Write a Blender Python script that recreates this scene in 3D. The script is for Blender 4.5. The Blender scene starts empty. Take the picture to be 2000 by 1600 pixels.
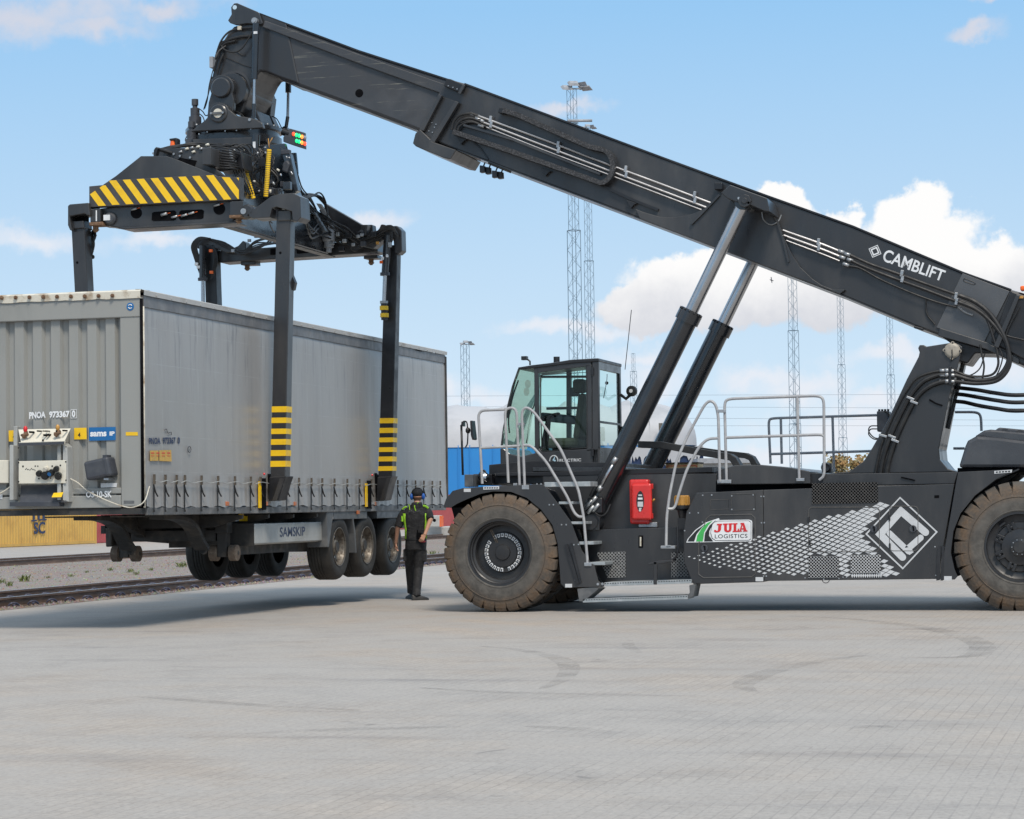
import bpy, bmesh, math, random
from mathutils import Vector, Matrix
random.seed(7)
sc = bpy.context.scene
COL = sc.collection
# ------------------------------------------------------------------ camera
CAM = Vector((9.515, -33.78, 1.565)); FPX = 4600.0
YAW = math.atan2(.2656, .964); PITCH = math.atan(190 / 4600.0); ROLL = -0.014
CR = Matrix.Rotation(YAW, 3, 'Z') @ Matrix.Rotation(math.pi / 2 + PITCH, 3, 'X') @ Matrix.Rotation(ROLL, 3, 'Z')
cd = bpy.data.cameras.new('camera'); cam = bpy.data.objects.new('camera', cd); COL.objects.link(cam)
cam.matrix_world = Matrix.Translation(CAM) @ CR.to_4x4()
cd.sensor_width = 36.0; cd.lens = FPX / 2000 * 36.0; cd.clip_end = 5000; cd.clip_start = .1
sc.camera = cam
# ------------------------------------------------------------------ node helper
class NT:
    def __init__(s, tree): s.t = tree; s.n = tree.nodes; s.l = tree.links
    def new(s, typ, **kw):
        n = s.n.new(typ)
        for k, v in kw.items(): setattr(n, k, v)
        return n
    def put(s, sock, v):
        if hasattr(v, 'is_linked') or hasattr(v, 'links'): s.l.new(v, sock)
        elif isinstance(v, (tuple, list)) and len(v) == 3 and sock.type == 'RGBA': sock.default_value = (*v, 1)
        else: sock.default_value = v
    def m(s, op, a, b=0.0, c=None, clamp=False):
        n = s.new('ShaderNodeMath', operation=op); n.use_clamp = clamp
        s.put(n.inputs[0], a); s.put(n.inputs[1], b)
        if c is not None: s.put(n.inputs[2], c)
        return n.outputs[0]
    def mix(s, f, a, b, blend='MIX'):
        n = s.new('ShaderNodeMix', data_type='RGBA', blend_type=blend)
        s.put(n.inputs[0], f); s.put(n.inputs[6], a); s.put(n.inputs[7], b)
        return n.outputs[2]
    def noise(s, vec, scale, detail=4, rough=.55, dist=0.0):
        n = s.new('ShaderNodeTexNoise'); s.l.new(vec, n.inputs['Vector'])
        n.inputs['Scale'].default_value = scale; n.inputs['Detail'].default_value = detail
        n.inputs['Roughness'].default_value = rough; n.inputs['Distortion'].default_value = dist
        return n.outputs[0]
    def ramp(s, f, lo, hi, a=0.0, b=1.0, smooth=False):
        n = s.new('ShaderNodeMapRange'); n.interpolation_type = 'SMOOTHSTEP' if smooth else 'LINEAR'
        s.put(n.inputs[0], f); n.inputs[1].default_value = lo; n.inputs[2].default_value = hi
        n.inputs[3].default_value = a; n.inputs[4].default_value = b
        return n.outputs[0]
    def mapping(s, vec, scale=(1, 1, 1), loc=(0, 0, 0), rot=(0, 0, 0)):
        n = s.new('ShaderNodeMapping'); s.l.new(vec, n.inputs[0])
        n.inputs['Scale'].default_value = scale; n.inputs['Location'].default_value = loc; n.inputs['Rotation'].default_value = rot
        return n.outputs[0]
# ------------------------------------------------------------------ pixel of the 2000x1600 photograph -> point on a real plane
def ray(px, py): return CR @ Vector(((px - 1000) / FPX, -(py - 800) / FPX, -1))
def PL(px, py, ax, val):
    d = ray(px, py); t = (val - CAM[ax]) / d[ax]; return CAM + d * t
def PY(px, py, Y): return PL(px, py, 1, Y)
def PX(px, py, X): return PL(px, py, 0, X)
def PZ(px, py, Z=0.0): return PL(px, py, 2, Z)
def PD(px, py, dep): return CAM + ray(px, py) * dep
def polyY(pts, Y): return [PY(x, y, Y) for x, y in pts]
def polyX(pts, X): return [PX(x, y, X) for x, y in pts]
# ------------------------------------------------------------------ sky, sun, exposure
SUN_EL, SUN_AZ = math.radians(53), math.radians(146)      # azimuth clockwise from +Y : sun to the right of and behind the camera
w = bpy.data.worlds.new('World'); sc.world = w; w.use_nodes = True
T = NT(w.node_tree); T.n.clear()
tc = T.new('ShaderNodeTexCoord'); sep = T.new('ShaderNodeSeparateXYZ'); T.l.new(tc.outputs['Generated'], sep.inputs[0])
# the photo looks only 12 degrees up: lift the lookup so the blue of the higher sky reaches down to it
zz = T.m('ADD', T.m('MULTIPLY', sep.outputs[2], 2.2), .20)
cmb = T.new('ShaderNodeCombineXYZ'); T.l.new(sep.outputs[0], cmb.inputs[0]); T.l.new(sep.outputs[1], cmb.inputs[1]); T.l.new(zz, cmb.inputs[2])
nrm = T.new('ShaderNodeVectorMath', operation='NORMALIZE'); T.l.new(cmb.outputs[0], nrm.inputs[0])
sky = T.new('ShaderNodeTexSky', sky_type='NISHITA'); sky.sun_disc = False
sky.sun_elevation = SUN_EL; sky.sun_rotation = SUN_AZ; sky.air_density = 1.0; sky.dust_density = .6; sky.ozone_density = 1.6
T.l.new(nrm.outputs[0], sky.inputs[0])
az0 = T.m('ARCTAN2', sep.outputs[0], sep.outputs[1]); el0 = T.m('ARCSINE', sep.outputs[2])
w1 = T.noise(tc.outputs['Generated'], 16, 5, .6); w2 = T.noise(T.mapping(tc.outputs['Generated'], loc=(3, 7, 1)), 30, 6, .62)
az = T.m('ADD', az0, T.m('MULTIPLY', T.m('SUBTRACT', w1, .5), .055)); el = T.m('ADD', el0, T.m('MULTIPLY', T.m('SUBTRACT', w2, .5), .034))
def sky_ae(px, py):
    d = ray(px, py).normalized(); return math.atan2(d.x, d.y), math.asin(d.z)
n1 = T.noise(tc.outputs['Generated'], 22, 7, .62); n2 = T.noise(tc.outputs['Generated'], 70, 6, .6)
nn = T.m('ADD', T.m('MULTIPLY', T.m('SUBTRACT', n1, .5), 1.5), T.m('MULTIPLY', T.m('SUBTRACT', n2, .5), .9))
def blob(px, py, rx, ry):
    a0, e0 = sky_ae(px, py)
    u = T.m('DIVIDE', T.m('SUBTRACT', az, a0), rx / FPX); v = T.m('DIVIDE', T.m('SUBTRACT', el, e0), ry / FPX)
    return T.m('SUBTRACT', 1.0, T.m('SQRT', T.m('ADD', T.m('MULTIPLY', u, u), T.m('MULTIPLY', v, v))))
def union(bl):
    r = bl[0]
    for b in bl[1:]: r = T.m('MAXIMUM', r, b)
    return r
big = union([blob(*b) for b in [(1790, 425, 85, 80), (1830, 480, 120, 95), (1760, 520, 170, 110), (1900, 540, 160, 90), (1985, 580, 150, 75), (1640, 455, 60, 60), (1510, 400, 62, 48),
                                (1640, 560, 170, 95), (1480, 560, 170, 85), (1340, 560, 150, 75), (1260, 600, 120, 50), (1560, 470, 120, 70), (2080, 600, 120, 90)]])
_, e_base = sky_ae(1600, 648)
base = T.ramp(T.m('ADD', T.m('SUBTRACT', el, e_base), T.m('MULTIPLY', nn, .0035)), -.0022, .0045, 0, 1, True)
cum = T.m('MULTIPLY', T.ramp(T.m('ADD', big, T.m('MULTIPLY', nn, .5)), .0, .24, 0, 1, True), base)
soft = union([blob(*b) for b in [(60, 30, 330, 75), (330, 5, 170, 40), (180, 60, 160, 40), (1905, 65, 70, 26), (60, 470, 150, 40), (730, 430, 90, 28), (300, 470, 120, 25), (1100, 205, 120, 22),
                                 (900, 760, 60, 60), (930, 790, 120, 40), (1260, 740, 130, 60), (1250, 690, 110, 30), (1560, 750, 160, 50), (1480, 730, 110, 40), (1700, 790, 140, 40), (1900, 720, 160, 50), (1750, 700, 200, 30),
                                 (1660, 840, 260, 60), (1500, 880, 260, 40), (1970, 3, 60, 16), (1130, 640, 160, 26)]])
sft = T.ramp(T.m('ADD', soft, T.m('MULTIPLY', nn, .9)), .0, 1.0, 0, .85, True)
# broad cloud cover outside the picture, so the light is the soft one of a half clouded sky
cover = T.m('MULTIPLY', T.ramp(T.noise(tc.outputs['Generated'], 2.2, 6, .55), .42, .62, 0, .8, True), T.ramp(sep.outputs[2], .24, .42, 0, 1, True))
_, e_hi = sky_ae(1700, 380); _, e_lo = sky_ae(1700, 650)
cc = T.mix(T.ramp(T.m('ADD', el, T.m('MULTIPLY', nn, .012)), e_lo, e_lo + (e_hi - e_lo) * .55, 0, 1, True), (5.6, 5.75, 6.2), (8.2, 8.15, 8.1))
_, e_top = sky_ae(200, 60); _, e_mid = sky_ae(200, 500)
cs = T.mix(T.ramp(el, e_mid, e_top, 0, 1), (6.9, 7.1, 7.6), (5.7, 5.7, 6.3))
hsv = T.new('ShaderNodeHueSaturation'); T.l.new(sky.outputs[0], hsv.inputs['Color']); hsv.inputs['Saturation'].default_value = 1.0; hsv.inputs['Value'].default_value = 1.0
tone = T.mix(T.ramp(el0, 0, .21, 0, 1), (6.7, 7.8, 8.4), (2.9, 5.4, 8.2))
skyc = T.mix(.85, hsv.outputs[0], tone)
c1 = T.mix(sft, skyc, cs); c2 = T.mix(cum, c1, cc); c3 = T.mix(cover, c2, (8.6, 8.3, 8.0))
bg = T.new('ShaderNodeBackground'); T.l.new(c3, bg.inputs[0]); bg.inputs[1].default_value = .10
wo = T.new('ShaderNodeOutputWorld'); T.l.new(bg.outputs[0], wo.inputs[0])
sd = bpy.data.lights.new('sun', 'SUN'); sd.energy = 2.6; sd.angle = math.radians(15); sd.color = (1, .91, .79)
so = bpy.data.objects.new('sun', sd); COL.objects.link(so)
sdir = Vector((math.sin(SUN_AZ) * math.cos(SUN_EL), math.cos(SUN_AZ) * math.cos(SUN_EL), math.sin(SUN_EL)))
so.rotation_euler = sdir.to_track_quat('Z', 'Y').to_euler(); so.location = sdir * 60
sc.view_settings.view_transform = 'Standard'; sc.view_settings.look = 'None'; sc.view_settings.exposure = 0.28; sc.view_settings.gamma = 1.0
# ------------------------------------------------------------------ materials
MATS = {}
def mat(name, c1, c2=None, scale=3.0, rough=.5, metal=0.0, bump=0.0, bscale=60.0, spec=.5, lo=.45, hi=.7, stretch=(1, 1, 1), rvar=.12, coat=0.0, scratch=None):
    m = bpy.data.materials.new(name); m.use_nodes = True; t = NT(m.node_tree)
    b = t.n['Principled BSDF']; tcx = t.new('ShaderNodeTexCoord'); v = t.mapping(tcx.outputs['Object'], stretch)
    c2 = c2 or tuple(min(1, x * 1.35 + .006) for x in c1)
    n = t.noise(v, scale, 6, .6); f = t.ramp(n, lo, hi, 0, 1, True); col = t.mix(f, c1, c2)
    if scratch:
        vs = t.mapping(tcx.outputs['Object'], (.35, 1, 9), rot=(0, math.radians(-20), 0)); ns = t.noise(vs, 3.0, 7, .7)
        col = t.mix(t.ramp(ns, .60, .72, 0, .9), col, scratch)
    t.l.new(col, b.inputs['Base Color'])
    r = t.ramp(t.noise(v, scale * 2.3, 4), .3, .7, max(.03, rough - rvar), min(1, rough + rvar)); t.l.new(r, b.inputs['Roughness'])
    b.inputs['Metallic'].default_value = metal; b.inputs['Specular IOR Level'].default_value = spec; b.inputs['Coat Weight'].default_value = coat
    b.inputs['Coat Roughness'].default_value = .15
    if bump:
        bn = t.new('ShaderNodeBump'); bn.inputs['Strength'].default_value = bump; bn.inputs['Distance'].default_value = .01
        t.l.new(t.noise(tcx.outputs['Object'], bscale, 4), bn.inputs['Height']); t.l.new(bn.outputs[0], b.inputs['Normal'])
    MATS[name] = m; return m
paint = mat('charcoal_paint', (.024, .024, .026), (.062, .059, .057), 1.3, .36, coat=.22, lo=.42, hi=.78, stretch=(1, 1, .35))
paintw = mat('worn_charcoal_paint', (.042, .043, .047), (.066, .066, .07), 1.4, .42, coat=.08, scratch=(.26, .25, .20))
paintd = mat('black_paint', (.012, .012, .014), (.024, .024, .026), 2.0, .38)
paintg = mat('gloss_black_paint', (.015, .016, .019), (.026, .027, .03), 1.5, .24, coat=.5)
hoodm = mat('hood_paint', (.040, .042, .048), (.06, .062, .068), 1.5, .30, coat=.3)
rubber = mat('black_rubber', (.014, .014, .015), (.028, .027, .026), 5, .55)
chrome = mat('chrome_rod', (.46, .46, .47), (.38, .38, .39), 2, .26, metal=1.0, rvar=.05)
steel = mat('galvanised_steel', (.36, .37, .38), (.50, .51, .52), 9, .45, metal=.75)
railm = mat('grey_rail_paint', (.34, .34, .35), (.42, .42, .42), 6, .42)
stepm = mat('step_aluminium', (.36, .39, .40), (.50, .52, .53), 8, .45, metal=.4)
yellow = mat('safety_yellow', (.84, .52, .010), (.76, .45, .012), 6, .42)
hazblk = mat('hazard_black', (.045, .043, .045), (.06, .058, .06), 6, .5)
redp = mat('red_plastic', (.66, .030, .026), (.56, .024, .022), 3, .32, coat=.2)
white = mat('white_vinyl', (.74, .75, .76), (.62, .63, .64), 5, .45)
signgrey = mat('pale_grey_vinyl', (.56, .57, .58), (.50, .51, .52), 5, .45)
signred = mat('red_vinyl', (.62, .02, .025), (.55, .02, .025), 5, .4)
signgreen = mat('green_vinyl', (.05, .42, .09), (.05, .36, .08), 5, .4)
signblk = mat('black_vinyl', (.012, .014, .014), (.02, .022, .022), 5, .4)
navy = mat('navy_vinyl', (.012, .028, .085), (.018, .035, .09), 5, .45)
bluev = mat('blue_vinyl', (.008, .12, .33), (.01, .14, .36), 5, .4)
amber = mat('amber_lens', (.50, .26, .06), (.36, .18, .04), 9, .25)
orange = mat('orange_lens', (.85, .13, .015), None, 9, .3)
rust = mat('rusty_steel', (.14, .075, .04), (.24, .15, .09), 25, .75, bump=.3)
trailerg = mat('trailer_grey', (.275, .275, .258), (.225, .225, .21), 1.8, .45, stretch=(1, 1, .3), lo=.5, hi=.8)
cream = mat('weathered_cream', (.62, .58, .49), (.30, .22, .14), 5, .6, lo=.47, hi=.70)
creamc = mat('cream_panel_paint', (.66, .62, .52), (.5, .46, .38), 8, .5, lo=.6, hi=.8)
chas = mat('trailer_chassis_paint', (.030, .029, .028), (.085, .072, .058), 4, .6, lo=.45, hi=.75)
chasg = mat('grey_mudguard_plastic', (.09, .095, .10), (.14, .14, .14), 5, .5)
boxgrey = mat('pallet_box_grey', (.38, .385, .37), (.30, .30, .28), 2, .5)
plasticg = mat('dark_grey_plastic', (.045, .048, .058), (.065, .068, .075), 5, .45)
wheelsteel = mat('dirty_wheel_steel', (.19, .17, .145), (.07, .055, .042), 14, .5, metal=.5)
brownwheel = mat('brown_roller', (.13, .095, .07), (.20, .16, .12), 20, .8, bump=.3)
yellowc = mat('container_yellow', (.60, .36, .085), (.50, .29, .07), 1.2, .55)
redc = mat('container_red', (.40, .075, .075), (.33, .06, .06), 1.2, .55)
concrete = mat('concrete', (.42, .41, .39), (.33, .32, .30), 3, .85, bump=.2)
hallw = mat('white_fabric', (.44, .44, .455), (.36, .365, .38), .25, .7)
hallb = mat('blue_sheet', (.018, .20, .52), (.02, .22, .55), .3, .5)
railst = mat('rail_steel', (.10, .062, .045), (.17, .11, .08), 10, .65, stretch=(1, .2, 1))
railtop = mat('rail_head', (.42, .41, .42), (.30, .28, .27), 6, .3, metal=.8)
clipm = mat('blue_rail_clip', (.055, .06, .11), (.10, .095, .12), 12, .5)
mastm = mat('mast_blue_grey', (.15, .22, .28), (.20, .26, .31), 4, .5)
lampg = mat('lamp_grey', (.32, .33, .35), (.24, .25, .27), 4, .5)
skin = mat('skin', (.62, .33, .22), (.55, .28, .18), 12, .5)
cloth = mat('black_cloth', (.015, .015, .017), (.034, .034, .036), 14, .8, bump=1.0, bscale=13)
lime = mat('lime_cloth', (.32, .62, .03), (.28, .55, .03), 14, .7)
blueear = mat('blue_plastic', (.02, .12, .50), (.03, .15, .5), 8, .35)
wood = mat('pale_wood', (.62, .42, .20), (.52, .34, .15), 6, .6)
darkin = mat('black_and_hole_shade', (.004, .004, .005), (.008, .008, .009), 4, .85, spec=.08)  # near-black parts; dark discs and sheets of it stand in for hole shade
leafm = mat('weed_leaf', (.10, .13, .03), (.20, .22, .06), 30, .6)
leaft = mat('autumn_leaf', (.30, .17, .06), (.17, .15, .06), .8, .7, lo=.4, hi=.6)
bark = mat('bark', (.09, .065, .045), (.13, .10, .07), 6, .9)
def lampmat(name, col, s):
    m = bpy.data.materials.new(name); m.use_nodes = True; b = m.node_tree.nodes['Principled BSDF']
    b.inputs['Base Color'].default_value = (*col, 1); b.inputs['Emission Color'].default_value = (*col, 1); b.inputs['Emission Strength'].default_value = s
    return m
l_red = lampmat('lit_red', (1, .08, .03), 1.2); l_green = lampmat('lit_green', (.02, .8, .25), 1.0); l_or = lampmat('lit_orange', (1, .28, .05), 1.3)
def glassmat(name, tint, refl=.5):
    m = bpy.data.materials.new(name); m.use_nodes = True; t = NT(m.node_tree); t.n.remove(t.n['Principled BSDF'])
    tr = t.new('ShaderNodeBsdfTransparent'); tr.inputs[0].default_value = (*tint, 1)
    gl = t.new('ShaderNodeBsdfGlossy'); gl.inputs['Roughness'].default_value = .03
    fr = t.new('ShaderNodeFresnel'); fr.inputs[0].default_value = 1.5
    mx = t.new('ShaderNodeMixShader'); t.l.new(t.m('MULTIPLY', fr.outputs[0], refl * 2), mx.inputs[0]); t.l.new(tr.outputs[0], mx.inputs[1]); t.l.new(gl.outputs[0], mx.inputs[2])
    t.l.new(mx.outputs[0], t.n['Material Output'].inputs[0]); return m
glass = glassmat('green_tinted_glass', (.80, .97, .91), .4)
def tyremat(name, R, dirt, amt, dk=1.0):
    m = bpy.data.materials.new(name); m.use_nodes = True; t = NT(m.node_tree); b = t.n['Principled BSDF']
    tcx = t.new('ShaderNodeTexCoord'); s = t.new('ShaderNodeSeparateXYZ'); t.l.new(tcx.outputs['Object'], s.inputs[0])
    r = t.m('SQRT', t.m('ADD', t.m('MULTIPLY', s.outputs[0], s.outputs[0]), t.m('MULTIPLY', s.outputs[2], s.outputs[2])))
    n = t.noise(tcx.outputs['Object'], 7, 6, .65); nb = t.noise(tcx.outputs['Object'], 30, 5, .6)
    band = t.m('MULTIPLY', t.ramp(r, R * .66, R * .84, 0, 1, True), t.ramp(r, R * .91, R * .99, 1, .12, True))
    f = t.m('MULTIPLY', band, t.ramp(n, .3, .62, .12, 1), None, True)
    c = t.mix(t.ramp(n, .35, .7), tuple(x * dk for x in (.060, .055, .049)), tuple(x * dk for x in (.115, .105, .092)))
    c = t.mix(t.m('MULTIPLY', f, amt), c, t.mix(t.ramp(nb, .4, .65), dirt, tuple(x * 1.5 for x in dirt)))
    t.l.new(c, b.inputs['Base Color']); b.inputs['Roughness'].default_value = .75
    bn = t.new('ShaderNodeBump'); bn.inputs['Strength'].default_value = .45; bn.inputs['Distance'].default_value = .012; t.l.new(nb, bn.inputs['Height']); t.l.new(bn.outputs[0], b.inputs['Normal'])
    return m
tyrem = tyremat('dusty_tyre', .92, (.098, .062, .036), .95)
tyret = tyremat('trailer_tyre', .53, (.035, .033, .031), .5, .34)
# ------------------------------------------------------------------ mesh builder
class MB:
    def __init__(s): s.v = []; s.f = []; s.sm = []; s.mi = []; s.cm = 0
    def add(s, vs, fs, smooth=False):
        o = len(s.v); s.v += [Vector(x) for x in vs]
        for f in fs: s.f.append([i + o for i in f]); s.sm.append(smooth); s.mi.append(s.cm)
        return s
    def hexa(s, p):      # 8 points: bottom 4 (ccw) then top 4
        return s.add(p, [(3, 2, 1, 0), (4, 5, 6, 7), (0, 1, 5, 4), (1, 2, 6, 5), (2, 3, 7, 6), (3, 0, 4, 7)])
    def box(s, a, b):
        x0, x1 = sorted((a[0], b[0])); y0, y1 = sorted((a[1], b[1])); z0, z1 = sorted((a[2], b[2]))
        return s.hexa([(x0, y0, z0), (x1, y0, z0), (x1, y1, z0), (x0, y1, z0), (x0, y0, z1), (x1, y0, z1), (x1, y1, z1), (x0, y1, z1)])
    def prism(s, pts, vec, scale_end=None):
        n = len(pts); p = [Vector(x) for x in pts]; q = [x + Vector(vec) for x in p]
        if scale_end:
            c = sum(q, Vector()) / n; q = [c + (x - c) * scale_end for x in q]
        nv = Vector()
        for i in range(n): nv += p[i].cross(p[(i + 1) % n])
        if nv.dot(Vector(vec)) > 0: p.reverse(); q.reverse()
        return s.add(p + q, [tuple(range(n)), tuple(range(2 * n - 1, n - 1, -1))] + [((i + 1) % n, i, i + n, (i + 1) % n + n) for i in range(n)])
    def flat(s, pts): return s.add(pts, [tuple(range(len(pts)))])
    def tube(s, pts, r, n=10, r1=None, cap=True):
        p = [Vector(x) for x in pts]; m = len(p); rings = []; up = None
        rr = r if isinstance(r, (list, tuple)) else [r + ((r1 if r1 is not None else r) - r) * i / max(1, m - 1) for i in range(m)]
        for i in range(m):
            d = (p[min(i + 1, m - 1)] - p[max(i - 1, 0)])
            d = d.normalized() if d.length > 1e-9 else Vector((0, 0, 1))
            if up is None:
                up = Vector((0, 0, 1)) if abs(d.z) < .9 else Vector((1, 0, 0))
            up = (up - d * up.dot(d)); up = up.normalized() if up.length > 1e-6 else d.orthogonal().normalized()
            sd_ = d.cross(up); rings.append([p[i] + (up * math.cos(a) + sd_ * math.sin(a)) * rr[i] for a in [2 * math.pi * k / n for k in range(n)]])
        o = []
        for rg in rings: o += rg
        fs = [(i * n + k, i * n + (k + 1) % n, (i + 1) * n + (k + 1) % n, (i + 1) * n + k) for i in range(m - 1) for k in range(n)]
        fs = [tuple(reversed(f)) for f in fs]
        s.add(o, fs, True)
        if cap: s.add(rings[0], [tuple(range(n))]); s.add(rings[-1], [tuple(reversed(range(n)))])
        return s
    def cyl(s, a, b, r, n=24, r1=None): return s.tube([a, b], r, n, r1)
    def lathe(s, prof, c, ax, n=40, closed=False):   # prof: (radius, offset along ax)
        c = Vector(c); ax = Vector(ax).normalized(); u = ax.orthogonal().normalized(); v_ = ax.cross(u); m = len(prof); vs = []
        for k in range(n):
            a = 2 * math.pi * k / n; d = u * math.cos(a) + v_ * math.sin(a)
            vs += [c + d * r + ax * h for r, h in prof]
        fs = []
        for k in range(n):
            for i in range(m if closed else m - 1):
                j = (i + 1) % m; k2 = (k + 1) % n; fs.append((k * m + i, k2 * m + i, k2 * m + j, k * m + j))
        return s.add(vs, fs, True)
    def sphere(s, c, r, n=14):
        c = Vector(c); rx, ry, rz = r if isinstance(r, (tuple, list)) else (r, r, r); vs = []; m = n // 2 + 1
        for i in range(m):
            t = math.pi * i / (m - 1)
            for k in range(n):
                a = 2 * math.pi * k / n; vs.append(c + Vector((rx * math.sin(t) * math.cos(a), ry * math.sin(t) * math.sin(a), rz * math.cos(t))))
        return s.add(vs, [(i * n + k, (i + 1) * n + k, (i + 1) * n + (k + 1) % n, i * n + (k + 1) % n) for i in range(m - 1) for k in range(n)], True)
    def build(s, name, material, parent=None, bevel=0.0, org=None):
        me = bpy.data.meshes.new(name); poff = WL.get(parent.name, Vector()) if parent else Vector()
        off = Vector(org) if org is not None else poff
        me.from_pydata([v - off for v in s.v], [], s.f); me.update()
        me.polygons.foreach_set('use_smooth', s.sm); me.polygons.foreach_set('material_index', s.mi)
        bm = bmesh.new(); bm.from_mesh(me); bmesh.ops.remove_doubles(bm, verts=bm.verts, dist=1e-5)
        for e in bm.edges:
            if len(e.link_faces) == 2 and e.calc_face_angle(0) > .62: e.smooth = False
        bm.to_mesh(me); bm.free()
        for m in (material if isinstance(material, (list, tuple)) else [material]): me.materials.append(m)
        o = bpy.data.objects.new(name, me); COL.objects.link(o)
        o.location = off - poff
        if parent: o.parent = parent
        WL[o.name] = off.copy()
        if bevel:
            b = o.modifiers.new('bevel', 'BEVEL'); b.width = bevel; b.segments = 2; b.limit_method = 'ANGLE'; b.angle_limit = math.radians(38); b.use_clamp_overlap = True
        return o
WL = {}
def tag(o, label=None, cat=None, group=None, kind=None):
    if label: o['label'] = label
    if cat: o['category'] = cat
    if group: o['group'] = group
    if kind: o['kind'] = kind
    return o
def thing(name, loc, label, cat, group=None):
    o = bpy.data.objects.new(name, None); COL.objects.link(o); o.location = loc; o.empty_display_size = .3
    WL[o.name] = Vector(loc); return tag(o, label, cat, group)
def copy_tree(o, delta, parent=None):
    c = o.copy(); COL.objects.link(c); c.parent = parent
    if delta is not None: c.location = Vector(o.location) + Vector(delta)
    WL[c.name] = WL[o.name] + (Vector(delta) if delta is not None else Vector())
    for ch in list(o.children): copy_tree(ch, None, c)
    return c
def crom(pts, k=6):                 # smooth curve through points
    p = [Vector(x) for x in pts]
    if len(p) < 3: return p
    p = [p[0] * 2 - p[1]] + p + [p[-1] * 2 - p[-2]]; out = []
    for i in range(1, len(p) - 2):
        a, b, c, d = p[i - 1:i + 3]
        for j in range(k):
            t = j / k; out.append(.5 * ((2 * b) + (c - a) * t + (2 * a - 5 * b + 4 * c - d) * t * t + (3 * b - a - 3 * c + d) * t ** 3))
    return out + [p[-2]]
def fillet(pts, r=.12, k=5):        # bent tube path: straight runs with rounded corners
    p = [Vector(x) for x in pts]; out = [p[0]]
    for i in range(1, len(p) - 1):
        a, b, c = p[i - 1], p[i], p[i + 1]; l1 = min(r, (a - b).length * .45); l2 = min(r, (c - b).length * .45)
        q0 = b + (a - b).normalized() * l1; q1 = b + (c - b).normalized() * l2
        for j in range(k + 1):
            t = j / k; out.append(q0 * (1 - t) ** 2 + b * 2 * t * (1 - t) + q1 * t * t)
    return out + [p[-1]]
def clip_poly(sub, clip):           # convex clip, 2-D
    def area(p): return sum(p[i][0] * p[(i + 1) % len(p)][1] - p[(i + 1) % len(p)][0] * p[i][1] for i in range(len(p)))
    if area(clip) < 0: clip = clip[::-1]
    out = sub
    for i in range(len(clip)):
        a, b = clip[i], clip[(i + 1) % len(clip)]; inp = out; out = []
        def side(p): return (b[0] - a[0]) * (p[1] - a[1]) - (b[1] - a[1]) * (p[0] - a[0])
        for j in range(len(inp)):
            p, q = inp[j - 1], inp[j]; sp, sq = side(p), side(q)
            if sq >= 0:
                if sp < 0: t = sp / (sp - sq); out.append((p[0] + (q[0] - p[0]) * t, p[1] + (q[1] - p[1]) * t))
                out.append(q)
            elif sp >= 0: t = sp / (sp - sq); out.append((p[0] + (q[0] - p[0]) * t, p[1] + (q[1] - p[1]) * t))
        if len(out) < 3: return []
    return out
def text_mesh(body, quad, material, name, parent, offset=0.0, thick=0.0, spacing=1.0):
    """lettering fitted to a quad given as 3-D corners: left-bottom, right-bottom, right-top, left-top"""
    cu = bpy.data.curves.new(name, 'FONT'); cu.body = body; cu.offset = offset; cu.space_character = spacing; cu.resolution_u = 4
    to = bpy.data.objects.new(name + '_tmp', cu); COL.objects.link(to)
    me = bpy.data.meshes.new_from_object(to.evaluated_get(bpy.context.evaluated_depsgraph_get()))
    bpy.data.objects.remove(to); bpy.data.curves.remove(cu)
    xs = [v.co.x for v in me.vertices]; ys = [v.co.y for v in me.vertices]; x0, x1, y0, y1 = min(xs), max(xs), min(ys), max(ys)
    A, B, C_, D_ = [Vector(q) for q in quad]; off = WL.get(parent.name, Vector()) if parent else Vector()
    for v in me.vertices:
        u = (v.co.x - x0) / (x1 - x0); t = (v.co.y - y0) / (y1 - y0)
        v.co = (A * (1 - u) + B * u) * (1 - t) + (D_ * (1 - u) + C_ * u) * t - off
    me.materials.clear(); me.materials.append(material); me.name = name
    for p in me.polygons: p.use_smooth = False
    o = bpy.data.objects.new(name, me); COL.objects.link(o)
    if parent: o.parent = parent
    WL[o.name] = off.copy(); return o
def quadY(px, Y): return [PY(x, y, Y) for x, y in px]
def quadX(px, X): return [PX(x, y, X) for x, y in px]
def ring2(c, r, n=20, a0=0, a1=2 * math.pi): return [(c[0] + r * math.cos(a0 + (a1 - a0) * k / n), c[1] + r * math.sin(a0 + (a1 - a0) * k / n)) for k in range(n)]
def strip(path, wd):                # 2-D polyline -> polygon of width wd
    L, R = [], []
    for i, p in enumerate(path):
        a = path[max(0, i - 1)]; b = path[min(len(path) - 1, i + 1)]; dx, dy = b[0] - a[0], b[1] - a[1]; l = math.hypot(dx, dy) or 1
        L.append((p[0] - dy / l * wd / 2, p[1] + dx / l * wd / 2)); R.append((p[0] + dy / l * wd / 2, p[1] - dx / l * wd / 2))
    return L, R
def ribbonY(mb, path, wd, Y0, Y1):  # pixel polyline of pixel width wd on plane Y0, extruded to Y1
    L, R = strip(path, wd)
    for i in range(len(path) - 1): mb.prism(polyY([L[i], L[i + 1], R[i + 1], R[i]], Y0), (0, Y1 - Y0, 0))
def boltsY(mb, pts, Y, r=.016, h=.014):
    for x, y in pts:
        p = PY(x, y, Y); mb.cyl(p, p + Vector((0, -h, 0)), r, 8)
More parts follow.
